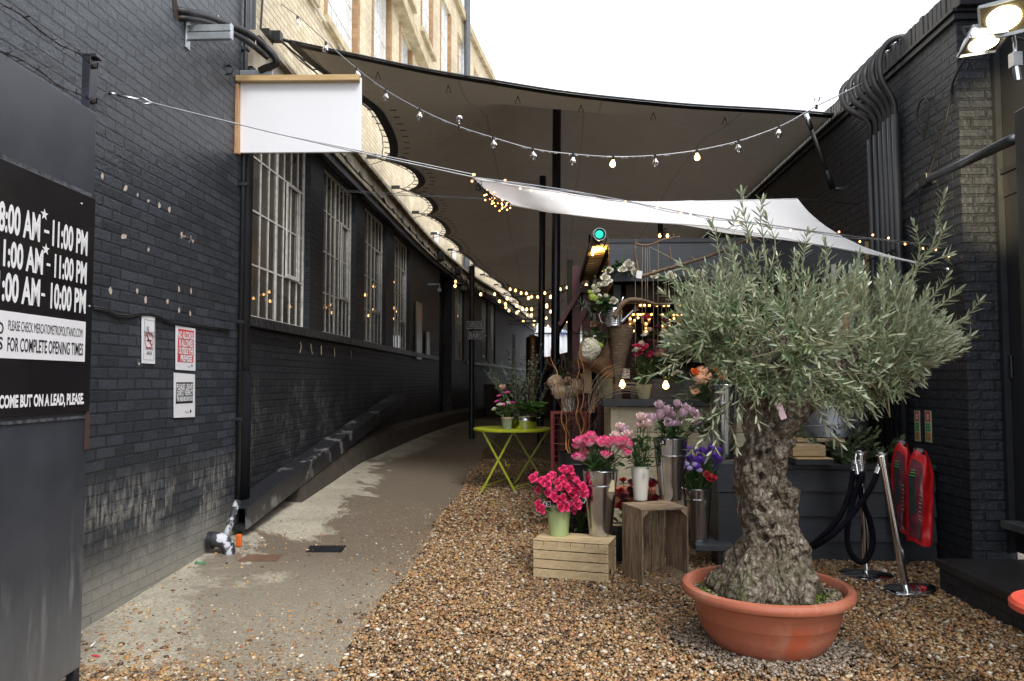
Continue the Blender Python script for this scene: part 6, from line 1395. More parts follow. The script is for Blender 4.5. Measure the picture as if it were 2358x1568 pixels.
# silhouette rows: (py, left px, right px)
rows=[(1378,1628,1893),(1350,1618,1892),(1332,1628,1889),(1312,1648,1882),(1290,1664,1872),(1268,1680,1864),(1249,1689,1858),(1225,1695,1850),(1208,1697,1843),(1186,1697,1834),(1166,1699,1831),(1145,1697,1830),(1125,1695,1828),(1104,1690,1822),(1083,1687,1815),(1062,1687,1818),(1041,1690,1826),(1022,1698,1828),(1008,1704,1822),(992,1708,1812),(979,1709,1810),(960,1714,1820),(940,1718,1825),(920,1716,1820),(898,1716,1812),(870,1722,1802),(840,1735,1790)]
cen=[];rx=[]
for py,l,r in rows:
    a=atY(l,py,PY0); b=atY(r,py,PY0); cen.append(((a+b)/2)); rx.append((b.x-a.x)/2)
NA=110; NR=190
def interp(L,s):
    i=min(int(s),len(L)-2); f=s-i; f=f*f*(3-2*f); a=L[i];b=L[i+1]; return a*(1-f)+b*f
knots=[(1755,1105,.030,.05,-1),(1765,1190,.045,.06,-1),(1722,1160,.02,.045,-1),(1800,1060,.03,.04,-1),(1790,1240,.03,.06,-1),(1860,1250,.04,.06,-1),(1740,1290,.035,.06,-1),(1820,1020,.035,.035,-1),(1700,1110,.03,.04,-1),(1825,1130,.03,.04,-1),(1655,1310,.03,.06,-1),(1800,1320,.03,.07,-1),(1750,1040,.02,.04,-1),(1858,1330,.03,.06,-1)]
kn=[(atY(a,b,PY0-.15),h,w_) for a,b,h,w_,_ in knots]; holes=[(atY(a,b,PY0-.16),w_) for a,b,w_ in ((1745,1172,.014),(1758,1180,.014),(1752,1100,.012),(1778,1215,.012),(1733,1196,.012),(1768,1042,.010),(1748,1046,.009),(1790,1150,.010),(1760,1240,.012))]
def trunkf(u,v):
    s=v*(len(rows)-1); c_=interp(cen,s); r=interp(rx,s); a=2*pi*u; flare=max(0,1-v*4.2)
    lob=1+.05*math.sin(3*a+2+v*5)+.03*math.sin(5*a+1-v*7)+flare*.16*math.sin(5*a+.6)
    ridg=mnoise.noise(Vector((math.cos(a)*2.2,math.sin(a)*2.2,v*8.5)))*.13-.04
    # keep silhouette where cos is large
    k_=1+(lob-1)*(1-.6*abs(math.cos(a)))+ridg
    x=c_.x+r*k_*math.cos(a)*.98; y=c_.y+r*k_*math.sin(a)*(.92+.1*flare); z=c_.z
    P=Vector((x,y,z)); nrm=Vector((math.cos(a),math.sin(a),0))
    for fq,am in ((8,.040),(18,.018),(40,.006)): P=P+nrm*am*(mnoise.noise(Vector((P.x*fq,P.y*fq,P.z*fq*.7)))*1.3)
    P=P-nrm*.022*max(0,.32-abs(mnoise.noise(Vector((P.x*11,P.y*11,P.z*5+3)))))/.32
    for q,h,w_ in kn:
        d=(P-q).length
        if d<w_*2.2: P=P+nrm*h*math.exp(-(d/w_)**2)*1.7-nrm*h*1.6*math.exp(-((d-w_*.0)/(w_*.33))**2)
    for q,w_ in holes:
        d=math.hypot(P.x-q.x,P.z-q.z)
        if d<w_*2.5 and nrm.y<0: P=P-nrm*.085*math.exp(-(d/(w_*1.35))**2)
    return P
m=MB(); m.grid(trunkf,NA,NR); m.build('trunk',M['bark'],tree,smooth=True)
def limb(P,r0,r1,n=14,amp=.12):
    sp=smooth_path(P,10); L=len(sp); m=MB()
    vs=[];px=None;fs=[];N_=20
    for i,p in enumerate(sp):
        d=(sp[min(i+1,L-1)]-sp[max(i-1,0)]).normalized()
        if px is None: x,y,_=frame_of(d)
        else: x=(px-d*px.dot(d)).normalized(); y=d.cross(x)
        px=x; r=r0+(r1-r0)*i/(L-1)
        for k_ in range(N_):
            a=2*pi*k_/N_; k2=1+amp*mnoise.noise(Vector((math.cos(a)*2,math.sin(a)*2,i*.35)))+amp*mnoise.noise(Vector((math.cos(a)*5,math.sin(a)*5,i*.9+7)))
            vs.append(p+(x*math.cos(a)+y*math.sin(a))*r*k2)
    for i in range(L-1):
        for k_ in range(N_): k2=(k_+1)%N_; fs.append((i*N_+k_,i*N_+k2,(i+1)*N_+k2,(i+1)*N_+k_))
    m.add(vs,fs); return m.build('limb',M['bark'],tree,smooth=True)
def T(px,py,Y=PY0): return atY(px,py,Y)
limb([T(1800,985),T(1822,962,PY0-.02),T(1850,935,PY0-.03),T(1880,905,PY0-.02),T(1925,860),T(1975,815)],.085,.035)
limb([T(1800,1000,PY0-.10),T(1815,985,PY0-.16),T(1826,968,PY0-.15)],.06,.03)
limb([T(1765,900),T(1770,850),T(1790,790),T(1820,730)],.115,.035)
limb([T(1755,880),T(1730,835,PY0-.05),T(1690,790,PY0-.1),T(1650,750,PY0-.12)],.08,.026)
limb([T(1775,870,PY0+.05),T(1800,820,PY0+.2),T(1840,760,PY0+.35)],.08,.026)
limb([T(1770,880,PY0-.05),T(1800,830,PY0-.2),T(1850,770,PY0-.35)],.07,.024)
limb([T(1850,935,PY0-.02),T(1900,880,PY0+.15),T(1960,820,PY0+.25)],.055,.022)
limb([T(1850,935,PY0-.02),T(1910,890,PY0-.15),T(2010,840,PY0-.25)],.05,.02)
# crown
st=MB(); lv=MB()
hubs=[T(1650,750,PY0-.12),T(1700,800,PY0-.1),T(1820,730),T(1790,790),T(1840,760,PY0+.35),T(1850,770,PY0-.35),T(1960,820,PY0+.25),T(2010,840,PY0-.25),T(1975,815),T(1925,860),T(1740,850,PY0+.1),T(1760,860,PY0-.2)]
R.seed(11)
Cc=T(1850,800); 
def outline(px): # top of the dense crown in px for a given column
    pts=[(1500,800),(1560,640),(1620,590),(1680,545),(1760,560),(1830,560),(1900,570),(1990,590),(2060,600),(2110,640),(2180,720),(2240,800)]
    for (a,b),(c_,d) in zip(pts,pts[1:]):
        if a<=px<=c_: return b+(d-b)*(px-a)/(c_-a)
    return 760
def lower(px):
    pts=[(1500,815),(1560,800),(1640,840),(1690,885),(1740,925),(1830,920),(1900,935),(1950,945),(2020,930),(2090,890),(2160,840),(2240,800)]
    for (a,b),(c_,d) in zip(pts,pts[1:]):
        if a<=px<=c_: return b+(d-b)*(px-a)/(c_-a)
    return 800
ns=0
LLn=.070; LWn=.0130
def grow(tip,root,L,pairs,**kw):
    d=(tip-root); 
    if d.length<.02: return
    d.normalize()
    return shoot(st,lv,tip-d*L,d,L,pairs,LLn,LWn,**kw)
while ns<610:
    px=R.uniform(1530,2215); yt=outline(px)+12; yb=lower(px)-14; f=R.random()**.75; py=yt+(yb-yt)*f
    half=.72*max(.2,1-((px-1865)/400)**2)**.5; dy=R.uniform(-1,1)*half*(.55+.45*(1-abs(f-.5)*1.2)); 
    tip=T(px,py,PY0+dy)
    # perspective push: keep it in column
    root=min(hubs,key=lambda h:(h-tip).length+R.uniform(0,.35)); d0=(tip-root).normalized()+Vector((0,0,.30))+rv(.22)
    L=R.uniform(.22,.44); root2=tip-d0.normalized()*L
    grow(tip,root2,L,R.randint(9,13),droop=R.uniform(-.25,.18),spread=R.uniform(.40,.75)); 
    if ns%4==0: 
        mid=root.lerp(root2,.5)+rv(.04)
        st.tube([root,mid,root2],[.008,.006,.004],5,False)
    ns+=1
for i in range(52):
    px=R.uniform(1930,2150); py=outline(px)+R.uniform(-5,75); tip=T(px,py,PY0+R.uniform(-.4,.4)); d=Vector((R.uniform(-.15,.45),R.uniform(-.3,.3),1)).normalized(); L=R.uniform(.2,.36); shoot(st,lv,tip-d*L,d,L,R.randint(9,12),LLn,LWn,droop=-.05,spread=.55)
# low weeping fringe
for i in range(150):
    px=R.uniform(1600,2140); py=lower(px)+R.uniform(-30,8); dy=R.uniform(-.55,.45); tip=T(px,py,PY0+dy); root=tip+Vector((-(px-1850)/1200*.5+R.uniform(-.1,.1),-dy*.3,R.uniform(.05,.22)))
    grow(tip,root,R.uniform(.14,.26),R.randint(6,10),droop=.35,spread=.8)
# explicit shoots that give the ragged outline
def esh(P,pairs,LL=LLn*1.05,LW=LWn,r=.004,sp=.62):
    q=[T(*a) for a in P]; sp_=smooth_path(q,5); n_=len(sp_); st.tube(sp_,[r*(1-.7*i/n_) for i in range(n_)],5,False)
    tot=n_-1
    for k_ in range(pairs):
        f=(k_+.6)/pairs*tot; i=min(int(f),tot-1); p=sp_[i].lerp(sp_[i+1],f-i); t_=(sp_[i+1]-sp_[i]).normalized(); x,y,_=frame_of(t_); a=k_*1.4+R.uniform(-.3,.3)
        for sg in (0,pi):
            o=x*math.cos(a+sg)+y*math.sin(a+sg); dd=(t_*.75+o*sp+rv(.12)).normalized(); flatleaf(lv,p,dd,(o.cross(dd)+rv(.3)).cross(dd),LL*R.uniform(.75,1.15),LW*R.uniform(.8,1.2))
    flatleaf(lv,sp_[-1],sp_[-1]-sp_[-2],x,LL*.8,LW)
F=PY0-.2
for P,n_ in (([(1740,600,F),(1725,540,F),(1712,490,F),(1708,445,F)],11),([(1765,610,F),(1758,550,F),(1750,500,F),(1755,465,F)],9),([(1720,560,F),(1718,520,F),(1690,520,F),(1695,500,F)],5),
    ([(1775,620,F),(1785,560,F),(1772,520,F),(1765,500,F)],8),([(1668,640,F),(1655,580,F),(1648,540,F),(1640,520,F)],10),([(1700,640,F),(1690,590,F),(1680,560,F)],8),
    ([(1845,640,F),(1850,590,F),(1858,540,F)],9),([(1900,650,F),(1905,600,F),(1900,560,F)],8),([(2080,700,F),(2110,620,F),(2150,560,F),(2160,500,F),(2175,450,F)],16),([(2110,620,F),(2118,570,F),(2105,520,F)],8),([(2130,590,F),(2160,560,F),(2172,530,F)],6),
    ([(2060,700,F),(2090,640,F),(2150,600,F),(2180,590,F)],9),([(2100,720,F),(2150,680,F),(2180,640,F)],8),([(2110,740,F),(2170,700,F),(2205,670,F)],9),([(2100,790,F),(2160,770,F),(2210,745,F),(2255,695,F)],12),([(2050,850,F),(2120,825,F),(2190,810,F),(2235,775,F)],12),([(2080,790,F),(2150,760,F),(2210,740,F)],10),
    ([(1990,850,F),(2060,850,F),(2120,860,F)],9),([(2000,880,F),(2070,875,F),(2120,840,F)],8),
    ([(1720,790,F),(1660,790,F),(1600,820,F),(1545,850,F),(1478,868,F-.1)],15),([(1700,770,F),(1640,770,F),(1580,800,F),(1535,822,F)],11),([(1690,720,F),(1640,690,F),(1580,660,F),(1535,640,F)],12),([(1680,740,F),(1620,720,F),(1560,700,F),(1530,675,F)],12),([(1660,680,F),(1610,640,F),(1570,610,F)],10),
    ([(1690,880,F),(1670,900,F),(1650,930,F),(1640,980,F),(1650,1010,F),(1632,1050,F)],12),([(1690,900,F),(1665,940,F),(1640,960,F),(1600,965,F)],8),([(1680,920,F),(1670,960,F),(1690,1000,F),(1695,1030,F)],8),([(1660,950,F),(1635,990,F),(1618,1010,F),(1595,1035,F)],8),([(1700,850,F),(1660,870,F),(1620,880,F),(1580,870,F)],9),
    ([(1860,900,F),(1885,945,F),(1905,985,F),(1935,1020,F)],9),([(1900,900,F),(1930,950,F),(1950,970,F)],6),([(1780,880,F-.1),(1785,915,F-.1),(1790,938,F-.12)],6),([(1750,880,F-.1),(1738,925,F-.12),(1745,970,F-.12)],5),([(1720,880,F-.1),(1705,915,F-.12),(1700,950,F-.12)],7),
    ([(1620,780,F),(1560,830,F),(1530,850,F)],8),([(1950,880,F),(1990,920,F),(2010,950,F)],7)): esh(P,int(n_*1.5))
st.build('branches',M['twig'],tree); lv.build('crown',M['olive_leaf'],tree,smooth=False)
a=T(1798,945,PY0-.33); m=MB(); m.obox(a,.035,.002,.10,Matrix.Rotation(-.35,3,'Y')); tag(m.build('label_tag',pm('pink_tag',(.60,.42,.45),(.5,.36,.4),rough=.5,bump=0),tree),'small pale pink tag')
# ================= crates =================
R.seed(21)
def crate_box(name,P0,ang,W,D,H,mat,label,slats=4,lie=False):
    t=thing(name,P0,label,'crate'); Mx=Matrix.Rotation(ang,3,'Z'); P0=Vector(P0)
    def ob(m,x0,y0,z0,x1,y1,z1): m.obox(P0+Mx@Vector(((x0+x1)/2,(y0+y1)/2,(z0+z1)/2)),x1-x0,y1-y0,z1-z0,Mx)
    return t,ob
# pale crate, front-left bottom corner
fl=atY(1228,1325,6.15); t,ob=crate_box('wooden_crate',(fl.x,fl.y,.0),rad(-15),0,0,0,None,'pale new wooden fruit crate standing upside down on the gravel')
W,D,H=.60,.33,.295
for i in range(4):
    m=MB(); z0=.012+i*.0715; ob(m,0,0,z0,W,.010,z0+.064); m.build('front_slat',M['crate'],t,bevel=.002)
    m=MB(); ob(m,0,D-.010,z0,W,D,z0+.064); m.build('back_slat',M['crate'],t,bevel=.002)
m=MB()
for x0 in (.0105,W-.0225):
    if x0<.1: 
        for i in range(4): ob(m,x0,.011,.012+i*.0715,x0+.012,D-.011,.079+i*.0715)
    else:
        ob(m,x0,.011,.079,x0+.012,D-.011,.150); ob(m,x0,.011,.153,x0+.012,D-.011,.222); ob(m,x0,.011,.225,x0+.012,D-.011,.295); ob(m,x0,.011,.012,x0+.012,.10,.077); ob(m,x0,.23,.012,x0+.012,D-.011,.077)
m.build('end_board',M['crate'],t,bevel=.002)
m=MB()
for i in range(4): ob(m,-.002,.0+i*.0835,.2955,W+.002,.0785+i*.0835,.3045)
m.build('base_board',M['crate'],t,bevel=.002)
m=MB()
for i in range(4):
    for x_ in (.022,W-.022,W-.034*0-.030):
        for dz in (.018,.046): m.item(); ob(m,x_-.0025,-.0012,.012+i*.0715+dz-.0025,x_+.0025,.0,.012+i*.0715+dz+.0025)
for i in range(5): m.item(); ob(m,.08+i*.11,-.0015,.262,.084+i*.11,-.0,.296)
m.each('nail',pm('rusty_nail',(.20,.07,.02),rough=.8,bump=0),t)
# dark crate on end, open front
c0=atY(1479,1337,5.93); t,ob=crate_box('wooden_crate',(c0.x,c0.y,.0),rad(19),0,0,0,None,'old dark wooden apple crate standing on end with its open side to the viewer')
W,D,H=.395,.37,.575
m=MB()
for i in range(4): y0=.0+i*.091; ob(m,0,y0,.012,.012,y0+.086,H-.012)
m.build('side_slats',M['crate_dark'],t,bevel=.002)
m=MB()
for i in range(4): y0=.0+i*.091; ob(m,W-.012,y0,.012,W,y0+.086,H-.012)
m.build('side_slats',M['crate_dark'],t,bevel=.002)
m=MB()
for i in range(3): y0=.002+i*.12; ob(m,-.002,y0,H-.0115,W+.002,y0+.115,H+.003)
m.build('top_board',M['crate_dark_h'],t,bevel=.002)
m=MB()
for i in range(3): y0=.002+i*.12; ob(m,.0,y0,.0,W,y0+.115,.0115)
m.build('bottom_board',M['crate_dark_h'],t,bevel=.002)
m=MB()
for i in range(3): x0=.013+i*.124; ob(m,x0,D-.012,.012,x0+.116,D-.001,H-.013)
m.build('back_slats',M['crate_dark'],t,bevel=.002)
for (x,z,sx,sz) in ((.012,H-.012,1,-1),(W-.012,H-.012,-1,-1),(.012,.012,1,1),(W-.012,.012,-1,1)):
    m=MB(); m.prism([(0,0),(sx*.055,0),(0,sz*.055)],t.location+Matrix.Rotation(rad(19),3,'Z')@Vector((x,.004,z)),Matrix.Rotation(rad(19),3,'Z')@Vector((1,0,0)),Z,Matrix.Rotation(rad(19),3,'Z')@Vector((0,1,0)),D-.03); m.build('corner_fillet',M['crate_dark'],t)
# ================= flower heads =================
def rose_mesh(name,mat,R0=.030,open_=.5,np_=17,seed=0,tall=1.25):
    r_=random.Random(seed); m=MB()
    for k in range(np_):
        f=k/(np_-1); a0=k*2.399+r_.uniform(-.2,.2); rr=R0*(.14+.86*f**.75); h=R0*tall*(1.45-.28*f+r_.uniform(-.06,.06)); wd=1.15-.35*f; lip=(.10+open_)*max(0,f-.25)
        def fn(u,v,rr=rr,h=h,a0=a0,wd=wd,lip=lip,f=f,ph=r_.uniform(0,6)):
            a=a0+(u-.5)*2*wd*(.45+.55*math.sin(pi*min(1,v*.75+.18)))
            prof=.30+.70*math.sin(min(1,v/.55)*pi/2)-.20*max(0,v-.55)*(1-f)*2
            rad__=rr*prof+rr*lip*max(0,v-.62)**1.3*3.2*(1-.5*abs(u-.5)); drop=h*lip*max(0,v-.72)*1.1+h*.20*(abs(u-.5)*2)**2.5*v
            return (rad__*math.cos(a),rad__*math.sin(a),h*(v**.9)-drop+.035*R0*math.sin(7*u+ph)*v)
        m.grid(fn,6,6)
    o=m.build(name,mat,None,smooth=True,customuv=True); return o
def gerbera_mesh(name,mat,R0=.04):
    m=MB()
    for k in range(26):
        a=2*pi*k/26; tl=.15+.12*(k%2)
        def fn(u,v,a=a,tl=tl): w_=.16*R0*math.sin(pi*(.12+.8*v)); r=R0*(.2+.8*v); return (r*math.cos(a)-(u-.5)*2*w_*math.sin(a),r*math.sin(a)+(u-.5)*2*w_*math.cos(a),R0*tl*v*1.2+.004*(k%2))
        m.grid(fn,2,4)
    return m.build(name,mat,None,smooth=True,customuv=True)
def puff_mesh(name,mat,R0=.05,n_=170,ps=.014,seed=3,sq=.8):
    r_=random.Random(seed); m=MB()
    for k in range(n_):
        z=1-2*(k+.5)/n_; 
        if z<-.55: continue
        ph=k*2.39996; s_=math.sqrt(1-z*z); nrm=Vector((s_*math.cos(ph),s_*math.sin(ph),z)); c=Vector((nrm.x*R0,nrm.y*R0,nrm.z*R0*sq))*r_.uniform(.76,1.12); x,y,_=frame_of(nrm+Vector((r_.uniform(-.3,.3),r_.uniform(-.3,.3),r_.uniform(-.3,.3))))
        for q in range(4):
            a=q*pi/2+r_.uniform(0,.4); o=x*math.cos(a)+y*math.sin(a); s2=x*math.cos(a+pi/2)+y*math.sin(a+pi/2); b=len(m.v)
            m.add([c,c+o*ps*.6+s2*ps*.45+nrm*ps*.15,c+o*ps+nrm*ps*.1,c+o*ps*.6-s2*ps*.45+nrm*ps*.15],[(0,1,2,3)],[(0,0),(0,.7),(0,1),(0,.7)])
    return m.build(name,mat,None,smooth=False,customuv=True)
protos=[]
def P_(f,*a,**k): o=f(*a,**k); protos.append(o); return o
pk=[P_(rose_mesh,'bloom',M['p_pink'],.042,o_,15,s,1.15) for s,o_ in ((1,.35),(2,.6),(3,.15))]
lc=[P_(rose_mesh,'bloom',M['p_lilac'],.037,o_,14,s,1.5) for s,o_ in ((4,.2),(5,.45),(6,.1))]
bs_=[P_(rose_mesh,'bloom',M['p_blush'],.037,o_,14,s,1.35) for s,o_ in ((7,.5),(8,.2))]
hp_=[P_(rose_mesh,'bloom',M['p_hot'],.026,o_,12,s,.9) for s,o_ in ((9,.9),(10,.6),(11,1.1))]
org=[P_(rose_mesh,'bloom',M['p_orange'],.036,.35,15,12)]
redr=[P_(rose_mesh,'bloom',M['p_red'],.032,.7,14,13,1.)]
drk=[P_(rose_mesh,'bloom',M['p_dark'],.034,.6,14,14,1.)]
wht=[P_(rose_mesh,'bloom',M['p_cream'],.036,.9,14,15,1.)]
pch=[P_(rose_mesh,'bloom',M['p_dustypeach'],.042,.4,15,16,1.1)]
ger=P_(gerbera_mesh,'bloom',M['p_magenta'],.042); gerp=P_(gerbera_mesh,'bloom',M['p_peach'],.042)
carn=P_(puff_mesh,'bloom',M['p_peach'],.05,200,.018); hyd=P_(puff_mesh,'bloom',M['p_hydr'],.08,190,.032); hydw=P_(puff_mesh,'bloom',M['p_cream'],.085,210,.034); stat=P_(puff_mesh,'bloom',M['p_purple'],.026,60,.012); mauve=P_(puff_mesh,'bloom',M['p_mauve'],.022,40,.012); lim=P_(puff_mesh,'bloom',M['petal_green'],.035,90,.012); smallw=P_(puff_mesh,'bloom',M['p_cream'],.02,40,.010)
def look(d,roll=0):
    return Vector(d).to_track_quat('Z','Y').to_euler()
def bunch(name,label,blooms,neck,mouth_r,group=None,leaves=60,LL=.055,LW=.032,lz=(.02,.10),lr=1.1,lmat='green_leaf',stem_r=.0028,scl=1.,tiltup=.9,cat='flowers',face=(0,-.5,0)):
    """blooms: list of (proto list, position) ; neck: centre of bucket mouth"""
    t=thing(name,neck,label,cat,group); neck=Vector(neck); sm=MB(); lm=MB()
    for pr,p in blooms:
        src=pr if not isinstance(pr,list) else R.choice(pr); p=Vector(p)
        foot=neck+Vector((R.uniform(-.5,.5)*mouth_r,R.uniform(-.5,.5)*mouth_r,-.05)); d=(p-foot).normalized()
        fd=(d+Vector((0,0,tiltup))+Vector(face)*R.uniform(.5,1.5)+rv(.3)).normalized()
        inst(src,t,p,look(fd),R.uniform(.88,1.1)*scl,name='bloom')
        mid=foot.lerp(p,.5)+rv(.01); sm.tube([foot,mid,p-fd*.002],[stem_r*1.2,stem_r,stem_r],5,False)
        # sepals
        for q in range(4):
            x,y,_=frame_of(fd); a=q*pi/2+R.random(); flatleaf(lm,p,(x*math.cos(a)+y*math.sin(a))*.9-fd*.2,fd,.018,.008)
        for q in range(2):
            f=R.uniform(.45,.85); b=foot.lerp(p,f); leaf(lm,b,rv()+Vector((0,0,.2))+d*.3,rv(),LL*R.uniform(.7,1.1),LW*R.uniform(.7,1.1))
    for i in range(leaves):
        a=R.uniform(0,2*pi); r=mouth_r*R.uniform(.3,lr); b=neck+Vector((r*math.cos(a),r*math.sin(a),R.uniform(*lz))); leaf(lm,b,Vector((math.cos(a)*.8,math.sin(a)*.8,R.uniform(-.3,1.0)))+rv(.4),rv(.3)+Z,LL*R.uniform(.7,1.2),LW*R.uniform(.8,1.2))
        if i%3==0: sm.tube([neck+Vector((0,0,-.03)),b],[.003,.002],4,False)
    sm.build('stems',M['stem_green'],t); lm.build('leaves',M[lmat],t,smooth=True); return t
def bucket(name,c,r0,r1,h,mat,label,cat='bucket',band=None,handle=None,wall=.003,ribs=0,n=48,group=None):
    t=thing(name,c,label,cat,group); c=Vector(c); m=MB()
    prof=[(.001,.004),(r0-.01,.004),(r0-.004,.0),(r0,.002),(r0+.001,.008)]
    for i in range(1,13):
        f=i/12; r=r0+(r1-r0)*f
        if band and abs(f-band)<.045: prof+= [(r+.0005,h*(band-.012)),(r+.004,h*(band-.006)),(r+.004,h*(band+.006)),(r+.0005,h*(band+.012))]; band2=True; band=None; continue
        prof.append((r,h*f*.985))
    prof+=[(r1+.004,h*.985),(r1+.005,h*.995),(r1+.003,h),(r1-.001,h),(r1-.003,h*.98),(r0,h*.2)]
    if ribs:
        vs=[];fs=[]; NN=ribs*4
        for r,z in prof:
            for k in range(NN): a=2*pi*k/NN; q=r*(1+.008*math.cos(ribs*a)); vs.append(c+Vector((q*math.cos(a),q*math.sin(a),z)))
        for i in range(len(prof)-1):
            for k in range(NN): k2=(k+1)%NN; fs.append((i*NN+k,i*NN+k2,(i+1)*NN+k2,(i+1)*NN+k))
        m.add(vs,fs)
    else: m.lathe(prof,c,n)
    m.build('body',M[mat],t,smooth='auto')
    if handle:
        m=MB(); x0=handle; m.tube([c+Vector((x0+.04*math.cos(a),-r1*math.sqrt(max(.05,1-((x0+.04*math.cos(a))/r1)**2))-.006,h-.035+.040*math.sin(a))) for a in [pi*i/10 for i in range(11)]],.003,6); m.ball(c+Vector((x0-.04,-r1-.0,h-.038)),.006,8,6); m.ball(c+Vector((x0+.04,-r1+.004,h-.038)),.006,8,6); m.build('handle',M['steel'],t,smooth=True)
    return t
ZA=.3045; ZB=.578
# 1 pale green pot with spray roses
c=atZ(1287,1232,ZA); c1=Vector((c.x,c.y,ZA)); bucket('flower_pot',c1,.075,.098,.255,'green_pot','pale green ribbed pot on the pale crate, with rope handle','pot',ribs=40)
m=MB(); m.tube([c1+Vector((.02+.055*math.cos(a),-.098-.004*math.sin(a*3),.235-.03*math.sin(a))) for a in [pi*i/10 for i in range(11)]],.007,6); m.tube([c1+Vector((-.01,-.105,.245)),c1+Vector((-.015,-.11,.20))],.010,6); tag(m.build('rope_handle',M['string'],smooth=True),None); bpy.data.objects['rope_handle'].parent=[o for o in COL.objects if o.name.startswith('flower_pot') and o.type=='EMPTY'][0]
ro=bpy.data.objects['rope_handle']; 
for v in ro.data.vertices: v.co=v.co-c1
B=[]
pts=[(1232,1100),(1240,1130),(1245,1108),(1262,1103),(1262,1122),(1275,1098),(1283,1115),(1295,1105),(1300,1090),(1312,1092),(1308,1082),(1320,1105),(1328,1112),(1335,1125),(1325,1128),(1312,1120),(1302,1130),(1290,1125),(1278,1140),(1262,1138),(1272,1150),(1285,1155),(1297,1148),(1308,1143),(1320,1140),(1334,1143),(1310,1158),(1290,1168),(1303,1168),(1322,1163),(1332,1155),(1240,1162),(1250,1172),(1345,1132),(1256,1112),(1318,1172),(1270,1162),(1299,1112)]
for i,(x,y) in enumerate(pts+[(x+R.uniform(-7,7),y+R.uniform(-6,8)) for x,y in pts]): B.append((hp_,atY(x,y,c1.y-.06+R.uniform(-.09,.08))))
bunch('spray_roses','dense bunch of small hot pink spray roses in the pale green pot',B,c1+Vector((0,0,.25)),.095,leaves=90,LL=.045,LW=.028,lz=(-.01,.13),lr=1.5,tiltup=.25,face=(0,-1.,0))
for (px,py,s_,w_) in ((1260,1161,'2-',.085),(1340,1150,'',.06)):
    a=atY(px,py,c1.y-.115); t=thing('price_tag',a,'small black chalk price tag clipped to the green pot rim' if s_ else 'small chalk price tag among the spray roses','tag'); m=MB(); Mx=Matrix.Rotation(rad(-5 if s_ else 25),3,'Y'); m.obox(a,.058,.004,.042,Mx); m.build('frame',M['frame_white'],t); m=MB(); m.obox(a+Vector((0,-.0026,0)),.050,.002,.034,Mx); m.build('slate',M['sign_black'],t)
    if s_: text('2-',a+Vector((-.014,-.004,-.010)),(1,0,0),Z,.028,.020,M['ink_white'],t,'lettering',.0)
# 2 tall steel bucket with pink roses
c=atZ(1383,1232,ZA); c2=Vector((c.x,c.y,ZA)); bucket('flower_bucket',c2,.092,.143,.525,'steel','tall galvanised bucket on the pale crate with a tan luggage tag',band=.77,handle=-.03)
a=c2+Vector((.082,-.11,.41)); m=MB(); m.prism([(-.024,-.045),(.024,-.045),(.024,.035),(.014,.048),(-.014,.048),(-.024,.035)],a,(1,.25,0),Z,(0,1,0),.002); t=thing('luggage_tag',a,'tan paper luggage tag tied with string to the tall steel bucket of pink roses','tag'); m.build('card',pm('manila',(.62,.52,.33),rough=.7,bump=0),t); m=MB(); m.tube([a+Vector((0,-.001,.04)),a+Vector((.004,-.008,.075)),a+Vector((0,.0,.11))],.002,5); m.build('string',M['string'],t)
pts=[(1330,1032),(1335,1022),(1345,1035),(1350,1018),(1362,1012),(1372,1022),(1385,1028),(1398,1030),(1392,1020),(1408,1025),(1420,1025),(1435,1022),(1446,1030),(1332,1058),(1342,1062),(1350,1050),(1395,1055),(1441,1050),(1425,1035),(1358,1028)]
B=[(pk,atY(x,y,c2.y-.05+R.uniform(-.09,.07))) for x,y in pts]
bunch('pink_roses','bunch of bright pink roses in the tall bucket on the pale crate',B,c2+Vector((0,0,.52)),.12,leaves=110,LL=.065,LW=.040,lz=(0,.13),tiltup=1.6,face=(0,-.3,0))
# 3 white pot with blush roses
c=atZ(1475,1151,ZB); c3=Vector((c.x,c.y,ZB)); bucket('flower_pot',c3,.055,.075,.275,'white_pot','slim cream enamel pot on the dark crate','pot')
pts=[(1428,990),(1420,1012),(1448,1008),(1452,1016),(1475,968),(1487,972),(1492,985),(1468,985),(1480,990),(1500,972),(1440,1000)]
B=[(bs_ if i<9 else lc,atY(x,y,c3.y-.03+R.uniform(-.09,.06))) for i,(x,y) in enumerate(pts)]
bunch('blush_roses','loose bunch of white and blush roses in the slim cream pot',B,c3+Vector((0,0,.27)),.072,leaves=120,LL=.058,LW=.038,lz=(-.01,.24),lr=1.6,tiltup=1.5,face=(0,-.35,0))
# 4 big steel bucket with lilac roses
c=atZ(1545,1150,ZB); c4_=Vector((c.x,c.y,ZB)); bucket('flower_bucket',c4_,.090,.141,.505,'steel','tall galvanised bucket on the dark crate holding lilac roses',band=.72,handle=-.06)
pts=[(1519,942),(1521,958),(1530,972),(1547,965),(1560,938),(1575,948),(1592,958),(1597,968),(1556,984),(1518,968),(1570,962),(1535,955),(1601,978),(1540,985)]
B=[(lc,atY(x,y,c4_.y-.04+R.uniform(-.09,.07))) for x,y in pts]
bunch('lilac_roses','bunch of dusty lilac roses in the tall bucket on the dark crate',B,c4_+Vector((0,0,.50)),.12,leaves=90,LL=.065,LW=.042,lz=(0,.13),lmat='green_leaf',tiltup=1.8,face=(0,-.25,0))
a=atY(1526,1018,c4_.y-.13); t=thing('price_tag',a,'small black chalk price tag on the rim of the lilac rose bucket','tag'); m=MB(); m.obox(a,.045,.004,.05,Matrix.Rotation(.1,3,'Y')); m.build('slate',M['sign_black'],t); text('3',a+Vector((-.008,-.004,-.012)),(1,0,0),Z,.014,.022,M['ink_white'],t,'lettering',0)
